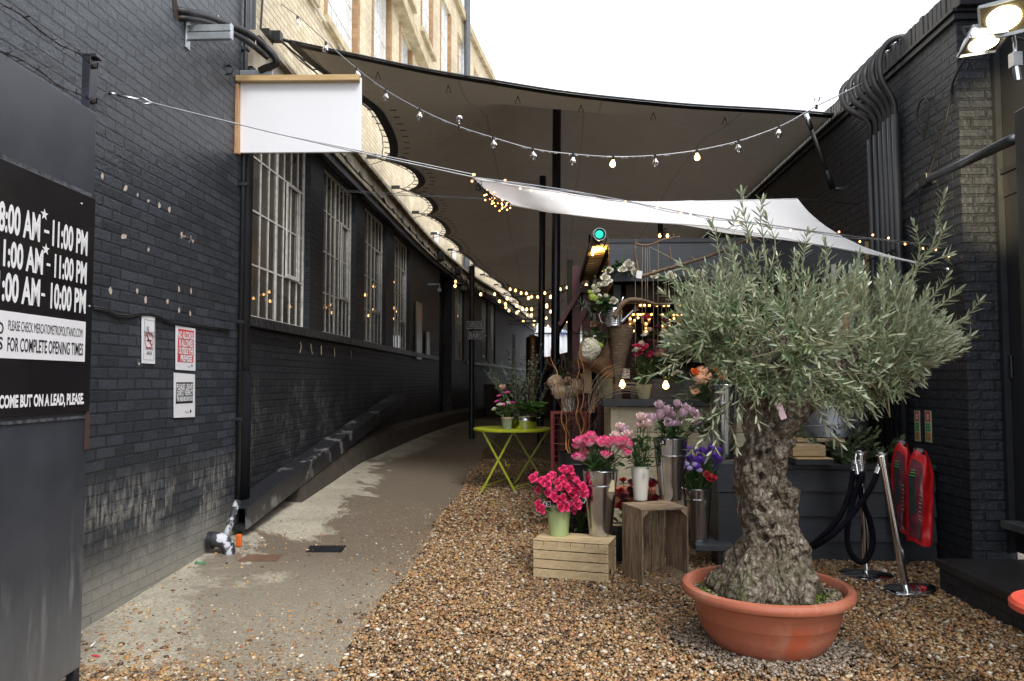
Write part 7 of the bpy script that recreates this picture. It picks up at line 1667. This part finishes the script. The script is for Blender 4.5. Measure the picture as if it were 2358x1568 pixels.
# 5 right steel bucket statice
c5=Vector((atY(1606,1232,6.58).x,6.58,.216)); bucket('flower_bucket',c5,.088,.122,.44,'steel','shorter galvanised bucket of purple statice on the plank shelf',band=.80)
B=[]; 
for i in range(30):
    x=R.uniform(1578,1660); y=R.uniform(1030,1078); B.append((stat,atY(x,y,c5.y+R.uniform(-.1,.1))))
for x,y in ((1588,1078),(1610,1082),(1580,1068),(1600,1070)): B.append((mauve,atY(x,y,c5.y-.1)))
for x,y in ((1625,1098),(1632,1106),(1638,1104)): B.append((redr,atY(x,y,c5.y-.1)))
t=bunch('statice','spiky bunch of purple statice with a few red blooms in the shorter bucket',B,c5+Vector((0,0,.43)),.11,leaves=0,lmat='green_leaf',tiltup=1.2)
m=MB(); b0=c5+Vector((0,0,.42))
for i in range(110):
    a=R.uniform(0,2*pi); r=R.uniform(0,.1); p=b0+Vector((r*math.cos(a),r*math.sin(a),0)); leaf(m,p,Vector((math.cos(a)*.35,math.sin(a)*.35,1)),rv(),R.uniform(.16,.30),.010,curve=.2)
m.build('grass_leaves',M['green_leaf'],t)
# 6 tall bucket behind with orange mix, 7 pale bucket
c6=Vector((atY(1668,1045,7.15).x,7.15,.842)); bucket('flower_bucket',c6,.095,.135,.68,'steel','tall galvanised bucket on the planter behind the olive trunk',band=.75)
c7=Vector((atY(1628,1045,7.45).x,7.45,.84)); bucket('flower_pot',c7,.08,.095,.36,'white_pot','pale cream pot behind the tall bucket','pot')
B=[(org,atY(1600,862,6.9)),(org,atY(1618,884,6.9)),(org,atY(1662,872,6.8)),(org,atY(1610,868,7.3)),(carn,atY(1617,856,6.95)),(carn,atY(1624,866,6.95)),(carn,atY(1612,872,6.9)),(gerp,atY(1602,902,7.2)),(gerp,atY(1596,893,7.3)),(wht,atY(1640,850,7.3)),(gerp,atY(1625,848,7.3)),(org,atY(1650,858,7.2))]
bunch('orange_flowers','mixed bunch of orange roses, peach carnations and gerberas left of the olive trunk',B,Vector((atY(1640,920,7.3).x,7.3,atY(1640,925,7.3).z)),.10,leaves=120,LL=.075,LW=.045,lz=(-.02,.22),lr=1.9)
t=thing('variegated_foliage',atY(1590,900,7.6),'spray of cream striped lily leaves leaning left off the orange bunch','foliage'); m=MB()
for i in range(46):
    b=atY(R.uniform(1575,1640),R.uniform(895,930),7.5+R.uniform(-.1,.1)); leaf(m,b,Vector((R.uniform(-1,.3),R.uniform(-.6,.2),R.uniform(-.1,.8))),Z+rv(.3),R.uniform(.12,.22),.022,curve=.25)
m.build('leaves',M['varieg'],t,smooth=True)
# dark twiggy leaves right of bucket
t=thing('laurel_sprig',atY(1625,990,7.0),'dark leafy sprigs between the cream pot and the lilac roses','foliage'); m=MB();s_=MB()
for i in range(12): shoot(s_,m,atY(1625,1010,7.0),Vector((R.uniform(-.8,.4),-.3,R.uniform(.3,1))),R.uniform(.15,.3),5,.06,.03,fn=leaf)
m.build('leaves',M['bay_leaf'],t,smooth=True); s_.build('stems',M['twig'],t)
# bay bush in planter
t=thing('bay_shrub',atY(1950,1050,7.05),'low bay shrub growing in the black planter','shrub'); m=MB(); s_=MB(); b0=Vector((atY(1950,1060,6.95).x,6.95,.80))
for i in range(60):
    a=R.uniform(0,2*pi); shoot(s_,m,b0+Vector((R.uniform(-.18,.18),R.uniform(-.10,.15),0)),Vector((math.cos(a)*.8,math.sin(a)*.5-.1,R.uniform(.25,1.3))),R.uniform(.16,.44),R.randint(5,7),.085,.034,droop=.2,fn=leaf,spread=.8)
m.build('leaves',M['bay_leaf'],t,smooth=True); s_.build('stems',M['twig'],t)
# red flowers and terracotta trough behind the white pot
a=atY(1415,1100,7.0); b=atY(1500,1140,7.0); m=MB(); m.prism([(0,0),(b.x-a.x,0),(b.x-a.x+.03,a.z-b.z),(-.03,a.z-b.z)],(a.x,7.0,b.z-.12),(1,0,0),Z,(0,1,0),.22); m.box(a.x-.04,6.985,a.z-.15,b.x+.04,7.235,a.z-.10); tag(m.build('terracotta_trough',M['terracotta'],bevel=.006),'small terracotta trough half hidden behind the cream pot','trough')
B=[(redr if R.random()<.35 else drk,atY(R.uniform(1425,1510),R.uniform(1108,1175),6.8+R.uniform(-.1,.1))) for i in range(24)]
bunch('dark_red_roses','dark red roses low down behind the crates',B,atY(1460,1215,6.9),.14,leaves=90,LL=.07,LW=.045,lz=(-.02,.22),lr=1.6)
B=[(redr if R.random()<.4 else drk,atY(R.uniform(1325,1350),R.uniform(1125,1180),6.7+R.uniform(-.1,.1))) for i in range(9)]
bunch('dark_red_roses','dark red roses between the pale green pot and the tall pink rose bucket',B,atY(1337,1210,6.8),.10,leaves=50,LL=.06,LW=.04,lz=(-.05,.15),lr=1.5)
# black pots
c8=Vector((atY(1332,1210,6.95).x,6.95,.04)); bucket('flower_pot',c8,.10,.16,.38,'black_pot','round black plastic pot hidden behind the pale crate','pot')
c9=Vector((atY(1326,1150,7.6).x,7.6,.06)); bucket('flower_bucket',c9,.13,.165,.80,'black_pot','tall black bucket holding curly willow',band=.86)
cB=Vector((atY(1418,1215,6.7).x,6.7,.03)); bucket('flower_pot',cB,.09,.11,.26,'black_pot','small black pot between the two crates','pot')
c11=Vector((atY(1352,1215,6.62).x,6.62,.02)); bucket('flower_pot',c11,.07,.09,.2,'black_pot','tiny black pot tucked behind the green pot','pot')
# curly willow
t=thing('curly_willow',c9+Vector((0,0,.8)),'tangle of orange and dark curly willow stems in the tall black bucket','branches'); m=MB(); m2=MB()
for i in range(17):
    mm_=m if i%4==0 else m2; p=c9+Vector((R.uniform(-.08,.08),R.uniform(-.08,.08),.6)); d=Vector((R.uniform(-.35,.45),R.uniform(-.3,.2),1)).normalized(); P=[p]; ph=R.uniform(0,6); L=R.uniform(.8,1.35)
    for j in range(24): d=(d+Vector((math.sin(ph+j*1.1),math.cos(ph*1.3+j*.9),.25*math.sin(j)))*.34+rv(.08)+Vector((0,0,.06))).normalized(); P.append(P[-1]+d*L/24)
    mm_.tube(P,[.009*(1-.8*j/24)+.0012 for j in range(25)] if i%4==0 else [.0045*(1-.75*j/24)+.001 for j in range(25)],5,False)
    for j in (8,12,15,18,20):
        q=P[j]; e=(d+rv(.9)).normalized(); Q=[q]
        for k_ in range(7): e=(e+rv(.45)).normalized(); Q.append(Q[-1]+e*.028)
        mm_.tube(Q,.0016,4,False)
m.build('orange_stems',M['willow'],t,smooth=True); m2.build('dark_stems',M['willow_dark'],t,smooth=True)
# dry grass on the kiosk side
t=thing('dried_grass',atY(1360,930,7.7),'arching dried grasses beside the willow','grass'); m=MB()
for i in range(14):
    p=atY(1360+R.uniform(-10,10),950,7.75); P=[p]; d=Vector((R.uniform(-.2,.5),-.2,1)).normalized()
    for j in range(14): d=(d+Vector((.10*R.uniform(.3,1),0,-.10))).normalized(); P.append(P[-1]+d*.045)
    m.tube(P,.003,4,False)
m.build('blades',M['string'],t)
# peach vase on mesh table
cv=Vector((atY(1309,948,9.35).x,9.35,atY(1309,950,9.35).z)); bucket('flower_pot',cv,.085,.095,.30,'white_pot','cream vase of dusty peach flowers on the red mesh table','vase')
B=[(hyd,atY(1278,878,9.3)),(hyd,atY(1283,886,9.35)),(hyd,atY(1325,888,9.3)),(hyd,atY(1290,900,9.2)),(pch,atY(1298,885,9.2)),(pch,atY(1309,880,9.2)),(pch,atY(1340,873,9.4)),(hyd,atY(1318,896,9.25)),(lim,atY(1322,903,9.2))]
bunch('peach_flowers','dried hydrangea and dusty peach blooms in the cream vase',B,cv+Vector((0,0,.3)),.10,leaves=30,LL=.09,LW=.06,lz=(0,.2))
# ================= lime bistro table =================
TY=10.2; tc=atY(1180,985,TY); R0_=(atY(1270,985,TY).x-atY(1090,985,TY).x)/2; g0=zg(TY)
t=thing('bistro_table',(tc.x,TY,g0),'lime green folding bistro table with crossed metal legs','table')
m=MB(); m.lathe([(.001,.0),(R0_-.01,.0),(R0_,-.006),(R0_,-.028),(R0_-.006,-.032),(R0_-.012,-.01),(.001,-.008)],tc,56); m.build('top',M['lime'],t,smooth='auto')
for (x0,x1,yy) in ((-.40,.12,-.34),(.12-.52+.40,-.40+.0,-.34)): pass
fy=TY-.34; by=TY+.30
def leg(px0,py0,px1,py1,Y_): 
    a=atY(px0,py0,Y_); b=atY(px1,py1,Y_); b=Vector((b.x,Y_,zg(Y_)+.003)); m=MB(); m.beam(a,b,.028,.012,(0,1,0)); m.build('leg',M['lime'],t,bevel=.002)
leg(1110,990,1187,1130,fy); leg(1184,990,1108,1130,fy-.014); leg(1180,990,1255,1100,by); leg(1262,990,1184,1100,by-.014)
m=MB()
for a,b in (((1108,1122,fy),(1184,1096,by)),((1187,1122,fy),(1253,1102,by))): m.beam(atY(*a),atY(*b),.022,.008)
m.beam(atY(1125,1010,fy),atY(1180,1055,by),.014,.006); m.beam(atY(1180,1030,by),atY(1240,1060,by),.014,.006); m.tube([atY(1163,1060,fy),atY(1166,1072,fy),atY(1175,1070,fy)],.006,5); m.build('brace',M['lime'],t)
# things on the table
cz=tc.z+.002
ctub=Vector((atY(1211,975,TY).x,TY-.12,cz)); rt_=(atY(1239,960,TY).x-atY(1187,960,TY).x)/2*1.08
t=thing('tub',ctub,'oval galvanised tub of greenery on the lime bistro table','tub'); m=MB(); m.lathe([(.001,.003),(rt_*.84,.003),(rt_*.86,0),(rt_*.88,.01),(rt_*.96,.10),(rt_*.975,.105),(rt_*.975,.115),(rt_*.965,.12),(rt_,.155),(rt_+.008,.16),(rt_+.004,.165),(rt_-.004,.16),(rt_*.8,.03)],ctub,44); m.build('body',M['steel'],t,smooth='auto')
m=MB()
for s in (-1,1): m.item(); m.tube([ctub+Vector((s*rt_,-.04,.13)),ctub+Vector((s*(rt_+.035),-.03,.15)),ctub+Vector((s*(rt_+.035),.03,.15)),ctub+Vector((s*rt_,.04,.13))],.006,6)
m.each('handle',M['steel'],t,smooth=True)
ctl=Vector((atY(1172,975,TY).x,TY+.1,cz)); t=thing('tub',ctl,'lime green enamel tub behind the little sage pot on the bistro table','tub'); m=MB(); m.lathe([(.001,.003),(.09,.0),(.105,.13),(.108,.135),(.10,.13),(.08,.02)],ctl,32); m.build('body',M['lime'],t,smooth='auto')
csp=Vector((atY(1170,985,TY).x,TY-.28,cz)); bucket('flower_pot',csp,.055,.072,.135,'sage_pot','little sage pot with faded lettering and twine rim on the bistro table','pot')
tp=[o for o in COL.objects if o.get('label','').startswith('little sage')][0]
m=MB(); m.lathe([(.074,.125),(.080,.130),(.080,.145),(.074,.15)],csp,24); m.build('twine_rim',M['string'],tp)
for s_,dz,w_ in (('FLOWERS',.088,.07),('&',.062,.016),('GIFTS',.032,.05)): text(s_,csp+Vector((-w_/2,-.070+dz*-.10,dz)),(1,0,0),Z,w_,.016,M['black_paint'],tp,'lettering',0)
B=[(ger,atY(1159,933,TY-.3)),(ger,atY(1180,928,TY-.3)),(ger,atY(1150,912,TY-.2)),(ger,atY(1145,925,TY-.25)),(wht,atY(1170,932,TY-.28)),(pch,atY(1157,897,TY-.2)),(wht,atY(1140,945,TY-.28)),(ger,atY(1168,905,TY-.2)),(wht,atY(1152,935,TY-.3)),(drk,atY(1148,930,TY-.2))]
bunch('gerbera_bunch','small posy of magenta gerberas and pale roses on the lime table',B,csp+Vector((0,0,.14)),.06,leaves=50,LL=.06,LW=.035,lz=(.0,.16),lr=2.2,scl=.95)
t=thing('eucalyptus',ctub+Vector((0,0,.15)),'tall loose eucalyptus and ivy rising from the galvanised tub','foliage'); m=MB(); s_=MB(); m2=MB()
for i in range(46):
    shoot(s_,m,ctub+Vector((R.uniform(-.15,.12),R.uniform(-.05,.2),.12)),Vector((R.uniform(-.75,.45),R.uniform(-.2,.5),1.0)),R.uniform(.45,1.0),R.randint(9,14),.045,.034,droop=.12,fn=leaf,spread=.9,rad_=.004)
for i in range(130):
    a=R.uniform(0,2*pi); p=ctub+Vector((R.uniform(-.1,.22),R.uniform(-.12,.15),R.uniform(.20,.34))); leaf(m2,p,Vector((math.cos(a),math.sin(a)-.3,R.uniform(-.2,.7))),Z+rv(.3),R.uniform(.07,.13),.07)
m.build('leaves',M['grey_leaf'],t,smooth=True); s_.build('stems',M['twig'],t); m2.build('ivy_leaves',M['bright_leaf'],t,smooth=True)
# ================= kiosk decorations =================
DY=7.75
# pot on the counter with red carnations
cp=Vector((atY(1483,910,KY-.15).x,KY-.15,zc+.014)); bucket('flower_pot',cp,.058,.082,.155,'sage_pot','sage pot of crimson blooms on the kiosk counter','pot')
B=[(hp_,atY(R.uniform(1462,1500),R.uniform(795,832),KY-.2+R.uniform(-.06,.06))) for i in range(14)]+[(drk,atY(x,y,KY-.2)) for x,y in ((1508,800),(1520,805),(1500,790),(1512,815),(1530,812))]+[(pch,atY(x,y,KY-.2)) for x,y in ((1513,822),(1527,825),(1520,815))]
bunch('crimson_flowers','crimson and burgundy blooms in the sage pot on the kiosk counter',B,cp+Vector((0,0,.16)),.08,leaves=60,LL=.08,LW=.03,lz=(.0,.3),lr=1.5,scl=1.1)
cp=Vector((atY(1402,905,KY+.05).x,KY+.05,zc+.014)); bucket('flower_pot',cp,.10,.13,.25,'sage_pot','large grey green pot behind the wicker cone on the counter','pot')
# paper wrapped bouquet
t=thing('wrapped_bouquet',atY(1385,860,KY-.25),'brown paper wrapped bouquet with white hydrangea and lime blooms','bouquet')
p0=atY(1405,865,KY-.2); p1=atY(1352,790,KY-.35); d=(p1-p0).normalized(); x,y,_=frame_of(d)
def cone(u,v):
    a=u*2*pi; r=.05+.17*v+.02*mnoise.noise(Vector((math.cos(a)*3,math.sin(a)*3,v*4)))+.03*v*math.sin(5*a); return p0+d*(.36*v+.05*v*math.sin(3*a))+(x*math.cos(a)+y*math.sin(a))*r
m=MB(); m.grid(cone,40,12); m.build('paper',M['paper'],t,smooth=True)
for pr,x_,y_,s in ((hydw,1362,800,1),(lim,1372,812,1),(lim,1365,822,.8),(hydw,1358,812,.8),(lim,1382,795,.9),(stat,1372,808,1)): inst(pr,t,atY(x_,y_,KY-.45),(R.random(),R.random(),0),s,'bloom')
m=MB()
for i in range(60): leaf(m,atY(R.uniform(1350,1400),R.uniform(770,815),KY-.35),rv()+Vector((-.2,-.3,.4)),rv(),.08,.045)
m.build('leaves',M['green_leaf'],t,smooth=True)
# wicker cone
t=thing('wicker_cone',atY(1424,895,KY-.42),'long hanging cone wrapped in twine','basket'); a=atY(1432,752,KY-.42); b=atY(1420,893,KY-.42)
m=MB(); L_=60; m.tube([a.lerp(b,i/L_) for i in range(L_+1)],[max(.008,(.112*(1-i/L_)**.85+.012)*(1+.06*math.sin(i*2.2)+.05*mnoise.noise(Vector((i*.8,0,0))))) for i in range(L_+1)],26); m.build('cone',M['wicker'],t,smooth=True)
m=MB()
for i in range(40):
    f=R.uniform(0,.95); c_=a.lerp(b,f); r=.112*(1-f)**.85+.016; t0=R.uniform(0,6); m.tube([c_+Vector((r*math.cos(t0+q*.35),r*math.sin(t0+q*.35),q*.004+R.uniform(-.003,.003))) for q in range(12)],.004,4,False)
for i in range(14): m.tube([a+Vector((R.uniform(-.08,.08),R.uniform(-.05,.05),-.01)),a+Vector((R.uniform(-.14,.14),R.uniform(-.08,.05),R.uniform(.01,.05)))],.0035,4)
m.build('twine',M['wicker'],t)
# watering can
wc=atY(1414,752,KY-.5); t=thing('watering_can',wc,'ribbed galvanised watering can planted with ivy hanging at the kiosk corner','watering can')
prof=[(.001,.0),(.083,.0)]
for i in range(36): prof.append((.083-.004*i/36+.0035*math.sin(i*1.3*1.2),.004+.17*i/36))
prof+=[(.082,.185),(.078,.185)]
m=MB(); m.lathe(prof,wc,36); m.build('body',M['steel'],t,smooth=True)
m=MB(); m.tube([wc+Vector((.075,-.01,.045)),wc+Vector((.19,-.02,.16))],[.02,.012],12); m.lathe([(.012,0),(.035,.05),(.001,.055)],wc+Vector((.19,-.02,.155)),16,Matrix.Rotation(.8,3,'Y')); m.build('spout',M['steel'],t,smooth='auto')
m=MB(); m.tube([wc+Vector((-.075,0,.03)),wc+Vector((-.13,0,.05)),wc+Vector((-.15,0,.12)),wc+Vector((-.10,0,.19)),wc+Vector((-.07,0,.18))],.006,6); m.tube([wc+Vector((.06,0,.19)),wc+Vector((.08,0,.26)),wc+Vector((.095,0,.30))],.010,8); m.build('handle',M['steel'],t,smooth=True)
def cluster(name,label,pts,n_,mat,LL,LW,Y_,blooms=(),group=None,cat='foliage',sp=.05):
    t=thing(name,atY(pts[0][0],pts[0][1],Y_),label,cat,group); m=MB(); s_=MB()
    P=[atY(x,y,Y_) for x,y in pts]
    for i in range(n_):
        k_=R.uniform(0,len(P)-1.001) if len(P)>1 else 0; i0=int(k_); q=P[i0].lerp(P[min(i0+1,len(P)-1)],k_-i0)+rv(sp*R.random()); leaf(m,q,rv()+Vector((0,-.3,.15)),rv(.5)+Z,LL*R.uniform(.7,1.2),LW*R.uniform(.8,1.2))
    if len(P)>1: s_.tube(smooth_path(P,4),.006,5); s_.build('stem',M['branch'],t)
    m.build('leaves',M[mat],t,smooth=True)
    for pr,x,y,s in blooms: inst(pr if not isinstance(pr,list) else pr[0],t,atY(x,y,Y_-.05),look((R.uniform(-.4,.4),-1,R.uniform(-.2,.5))),s,'bloom')
    return t
cluster('ivy_foliage','ivy and lime blooms spilling out of the watering can',[(1370,690),(1395,700),(1415,708)],90,'green_leaf',.085,.07,KY-.5,[(lim,1364,684,1.),(lim,1372,688,.8),(smallw,1380,682,1.2),(lim,1358,672,.6),(wht,1412,692,.9),(smallw,1395,680,1.),(smallw,1376,695,1)],sp=.10)
cluster('palm_fronds','thin drooping leaf tips left of the watering can',[(1340,708),(1365,700)],26,'grey_leaf',.12,.012,KY-.5,sp=.05)
cluster('rose_garland','garland of white roses and leaves over the kiosk corner',[(1392,640),(1400,622),(1418,612),(1440,612),(1456,622)],110,'green_leaf',.055,.038,KY-.42,[(wht,1392,640,.95),(wht,1400,648,.8),(wht,1402,622,.8),(wht,1433,623,.9),(wht,1447,610,1.),(wht,1450,618,.8),(wht,1462,627,.8),(wht,1393,655,.8)],sp=.06)
cluster('rose_garland','garland of white roses under the branch at the kiosk front',[(1500,632),(1520,645),(1560,640),(1600,636)],70,'green_leaf',.05,.035,KY-.42,[(wht,1504,635,1.),(wht,1542,638,1.1),(wht,1608,635,1.1),(wht,1680,640,1.1)],sp=.06)
cluster('dried_wreath','wreath of pale dried flowers below the garland on the kiosk post',[(1372,680),(1366,665),(1375,652),(1388,650)],50,'bay_leaf',.04,.02,KY-.4,[(smallw,1368,660,1.2),(smallw,1372,670,1.),(smallw,1380,655,1.2),(wht,1392,652,.7),(smallw,1378,668,1.),(smallw,1366,672,1.)],sp=.07)
cluster('hanging_foliage','dim leafy foliage hanging on the maroon post',[(1372,740),(1375,770),(1378,790)],60,'green_leaf',.07,.045,KY-.1,[(org[0],1368,790,.7),(pch[0],1365,748,.7)],sp=.10)
cluster('potted_ivy','dark leafy pot plant with tiny white flowers on the counter',[(1540,872),(1560,866),(1572,872)],110,'green_leaf',.05,.035,KY-.25,[(smallw,1552,858,1.),(smallw,1560,856,1.),(smallw,1568,858,1.),(smallw,1548,862,.8)],sp=.07)
cluster('tall_grasses','dim tall grasses and stems behind the hanging flowers',[(1490,820),(1520,780),(1545,760),(1560,820)],120,'bay_leaf',.22,.010,KY+.15,[(drk[0],1515,700,.6),(mauve,1556,770,1.5)],sp=.14)
# driftwood mobile with hanging dried flowers
t=thing('driftwood_mobile',atY(1465,640,KY-.6),'driftwood branch mobile hung with twine and dried flowers in front of the kiosk','mobile')
m=MB()
def br(P,r0,r1,n_=6):
    q=smooth_path([atY(*p) for p in P],n_); q=[p+rv(.004) for p in q]; L=len(q); m.tube(q,[r0+(r1-r0)*i/(L-1) for i in range(L)],8)
DZ=KY-.6
br([(1461,637,DZ),(1490,633,DZ),(1525,622,DZ),(1560,612,DZ),(1600,600,DZ),(1650,583,DZ),(1720,553,DZ),(1780,540,DZ)],.020,.012); br([(1470,632,DZ),(1465,600,DZ),(1462,575,DZ),(1464,555,DZ)],.013,.011); br([(1462,562,DZ),(1490,565,DZ),(1530,552,DZ),(1565,545,DZ)],.012,.007); br([(1470,565,DZ),(1462,552,DZ)],.010,.008); br([(1600,600,DZ),(1592,590,DZ)],.010,.006); br([(1550,545,DZ),(1551,538,DZ)],.008,.006); br([(1545,600,DZ),(1543,565,DZ)],.007,.004)
br([(1415,730,DZ),(1428,705,DZ),(1450,690,DZ),(1480,692,DZ),(1510,700,DZ),(1560,698,DZ)],.030,.012)
m.build('branch',M['branch'],t,smooth=True)
m=MB()
hang=[(1463,640,838),(1478,640,790),(1480,560,700),(1486,562,740),(1495,560,640),(1504,640,800),(1516,560,790),(1524,700,800),(1534,635,830),(1540,640,790),(1553,620,780),(1580,612,800),(1590,612,770),(1620,600,790),(1640,600,760),(1660,590,740),(1490,560,688)]
for x,y0,y1 in hang: a=atY(x,y0,DZ); b=atY(x+R.uniform(-2,2),y1,DZ); m.tube([a,b],.0022,4)
m.tube([atY(1480,562,DZ),atY(1520,580,DZ),atY(1560,602,DZ)],.003,4); m.tube([atY(1465,600,DZ),atY(1455,630,DZ),atY(1463,640,DZ)],.003,4)
m.build('twine',M['string'],t)
m=MB(); a=atY(1472,632,DZ-.03); m.obox(a,.055,.003,.075,Matrix.Rotation(.15,3,'Y')); m.build('tag',M['sign_white'],t)
for pr,x,y,s,up in ((redr[0],1491,722,1.3,0),(wht[0],1483,765,.8,0),(pch[0],1480,784,.8,0),(wht[0],1463,800,.85,0),(drk[0],1534,730,1.0,0),(drk[0],1515,748,.7,0),(carn,1495,758,.5,0),(lim,1542,722,.8,0),(mauve,1536,785,1.3,0),(P_(rose_mesh,'bloom',M['p_magenta'],.03,.1,12,33),1555,790,1,0),(drk[0],1508,800,1,0),(drk[0],1590,742,.7,0),(drk[0],1572,725,.6,0),(hp_[0],1664,660,.8,0),(smallw,1527,765,1.3,0)): inst(pr,t,atY(x,y,DZ-.02),(pi+R.uniform(-.4,.4),R.uniform(-.4,.4),0),s,'bloom')
for o in protos: bpy.data.objects.remove(o)
bpy.data.objects.remove(bl_off); bpy.data.objects.remove(bl_on); bpy.data.objects.remove(bl_far)

GRP={'flower_bucket':'galvanised and black flower buckets','flower_pot':'flower pots round the stall','wooden_crate':'wooden fruit crates used as stands','notice':'notices screwed to the near brick wall','cable_bracket':'galvanised channel brackets on the near wall','floodlight':'floodlights on the mast','fire_sign':'fire equipment strips on the right wall','security_camera':'security cameras on the factory wall','wall_lamp':'lamps on the cream brick wall','price_tag':'small chalk price tags','dark_red_roses':'bunches of dark red roses','rose_garland':'garlands of white roses on the kiosk','poster':'posters on the factory wall','tub':'metal tubs on the bistro table'}
for o in COL.objects:
    if o.parent is None and 'label' in o and 'group' not in o:
        k_=o.name.split('.')[0]
        if k_ in GRP: o['group']=GRP[k_]
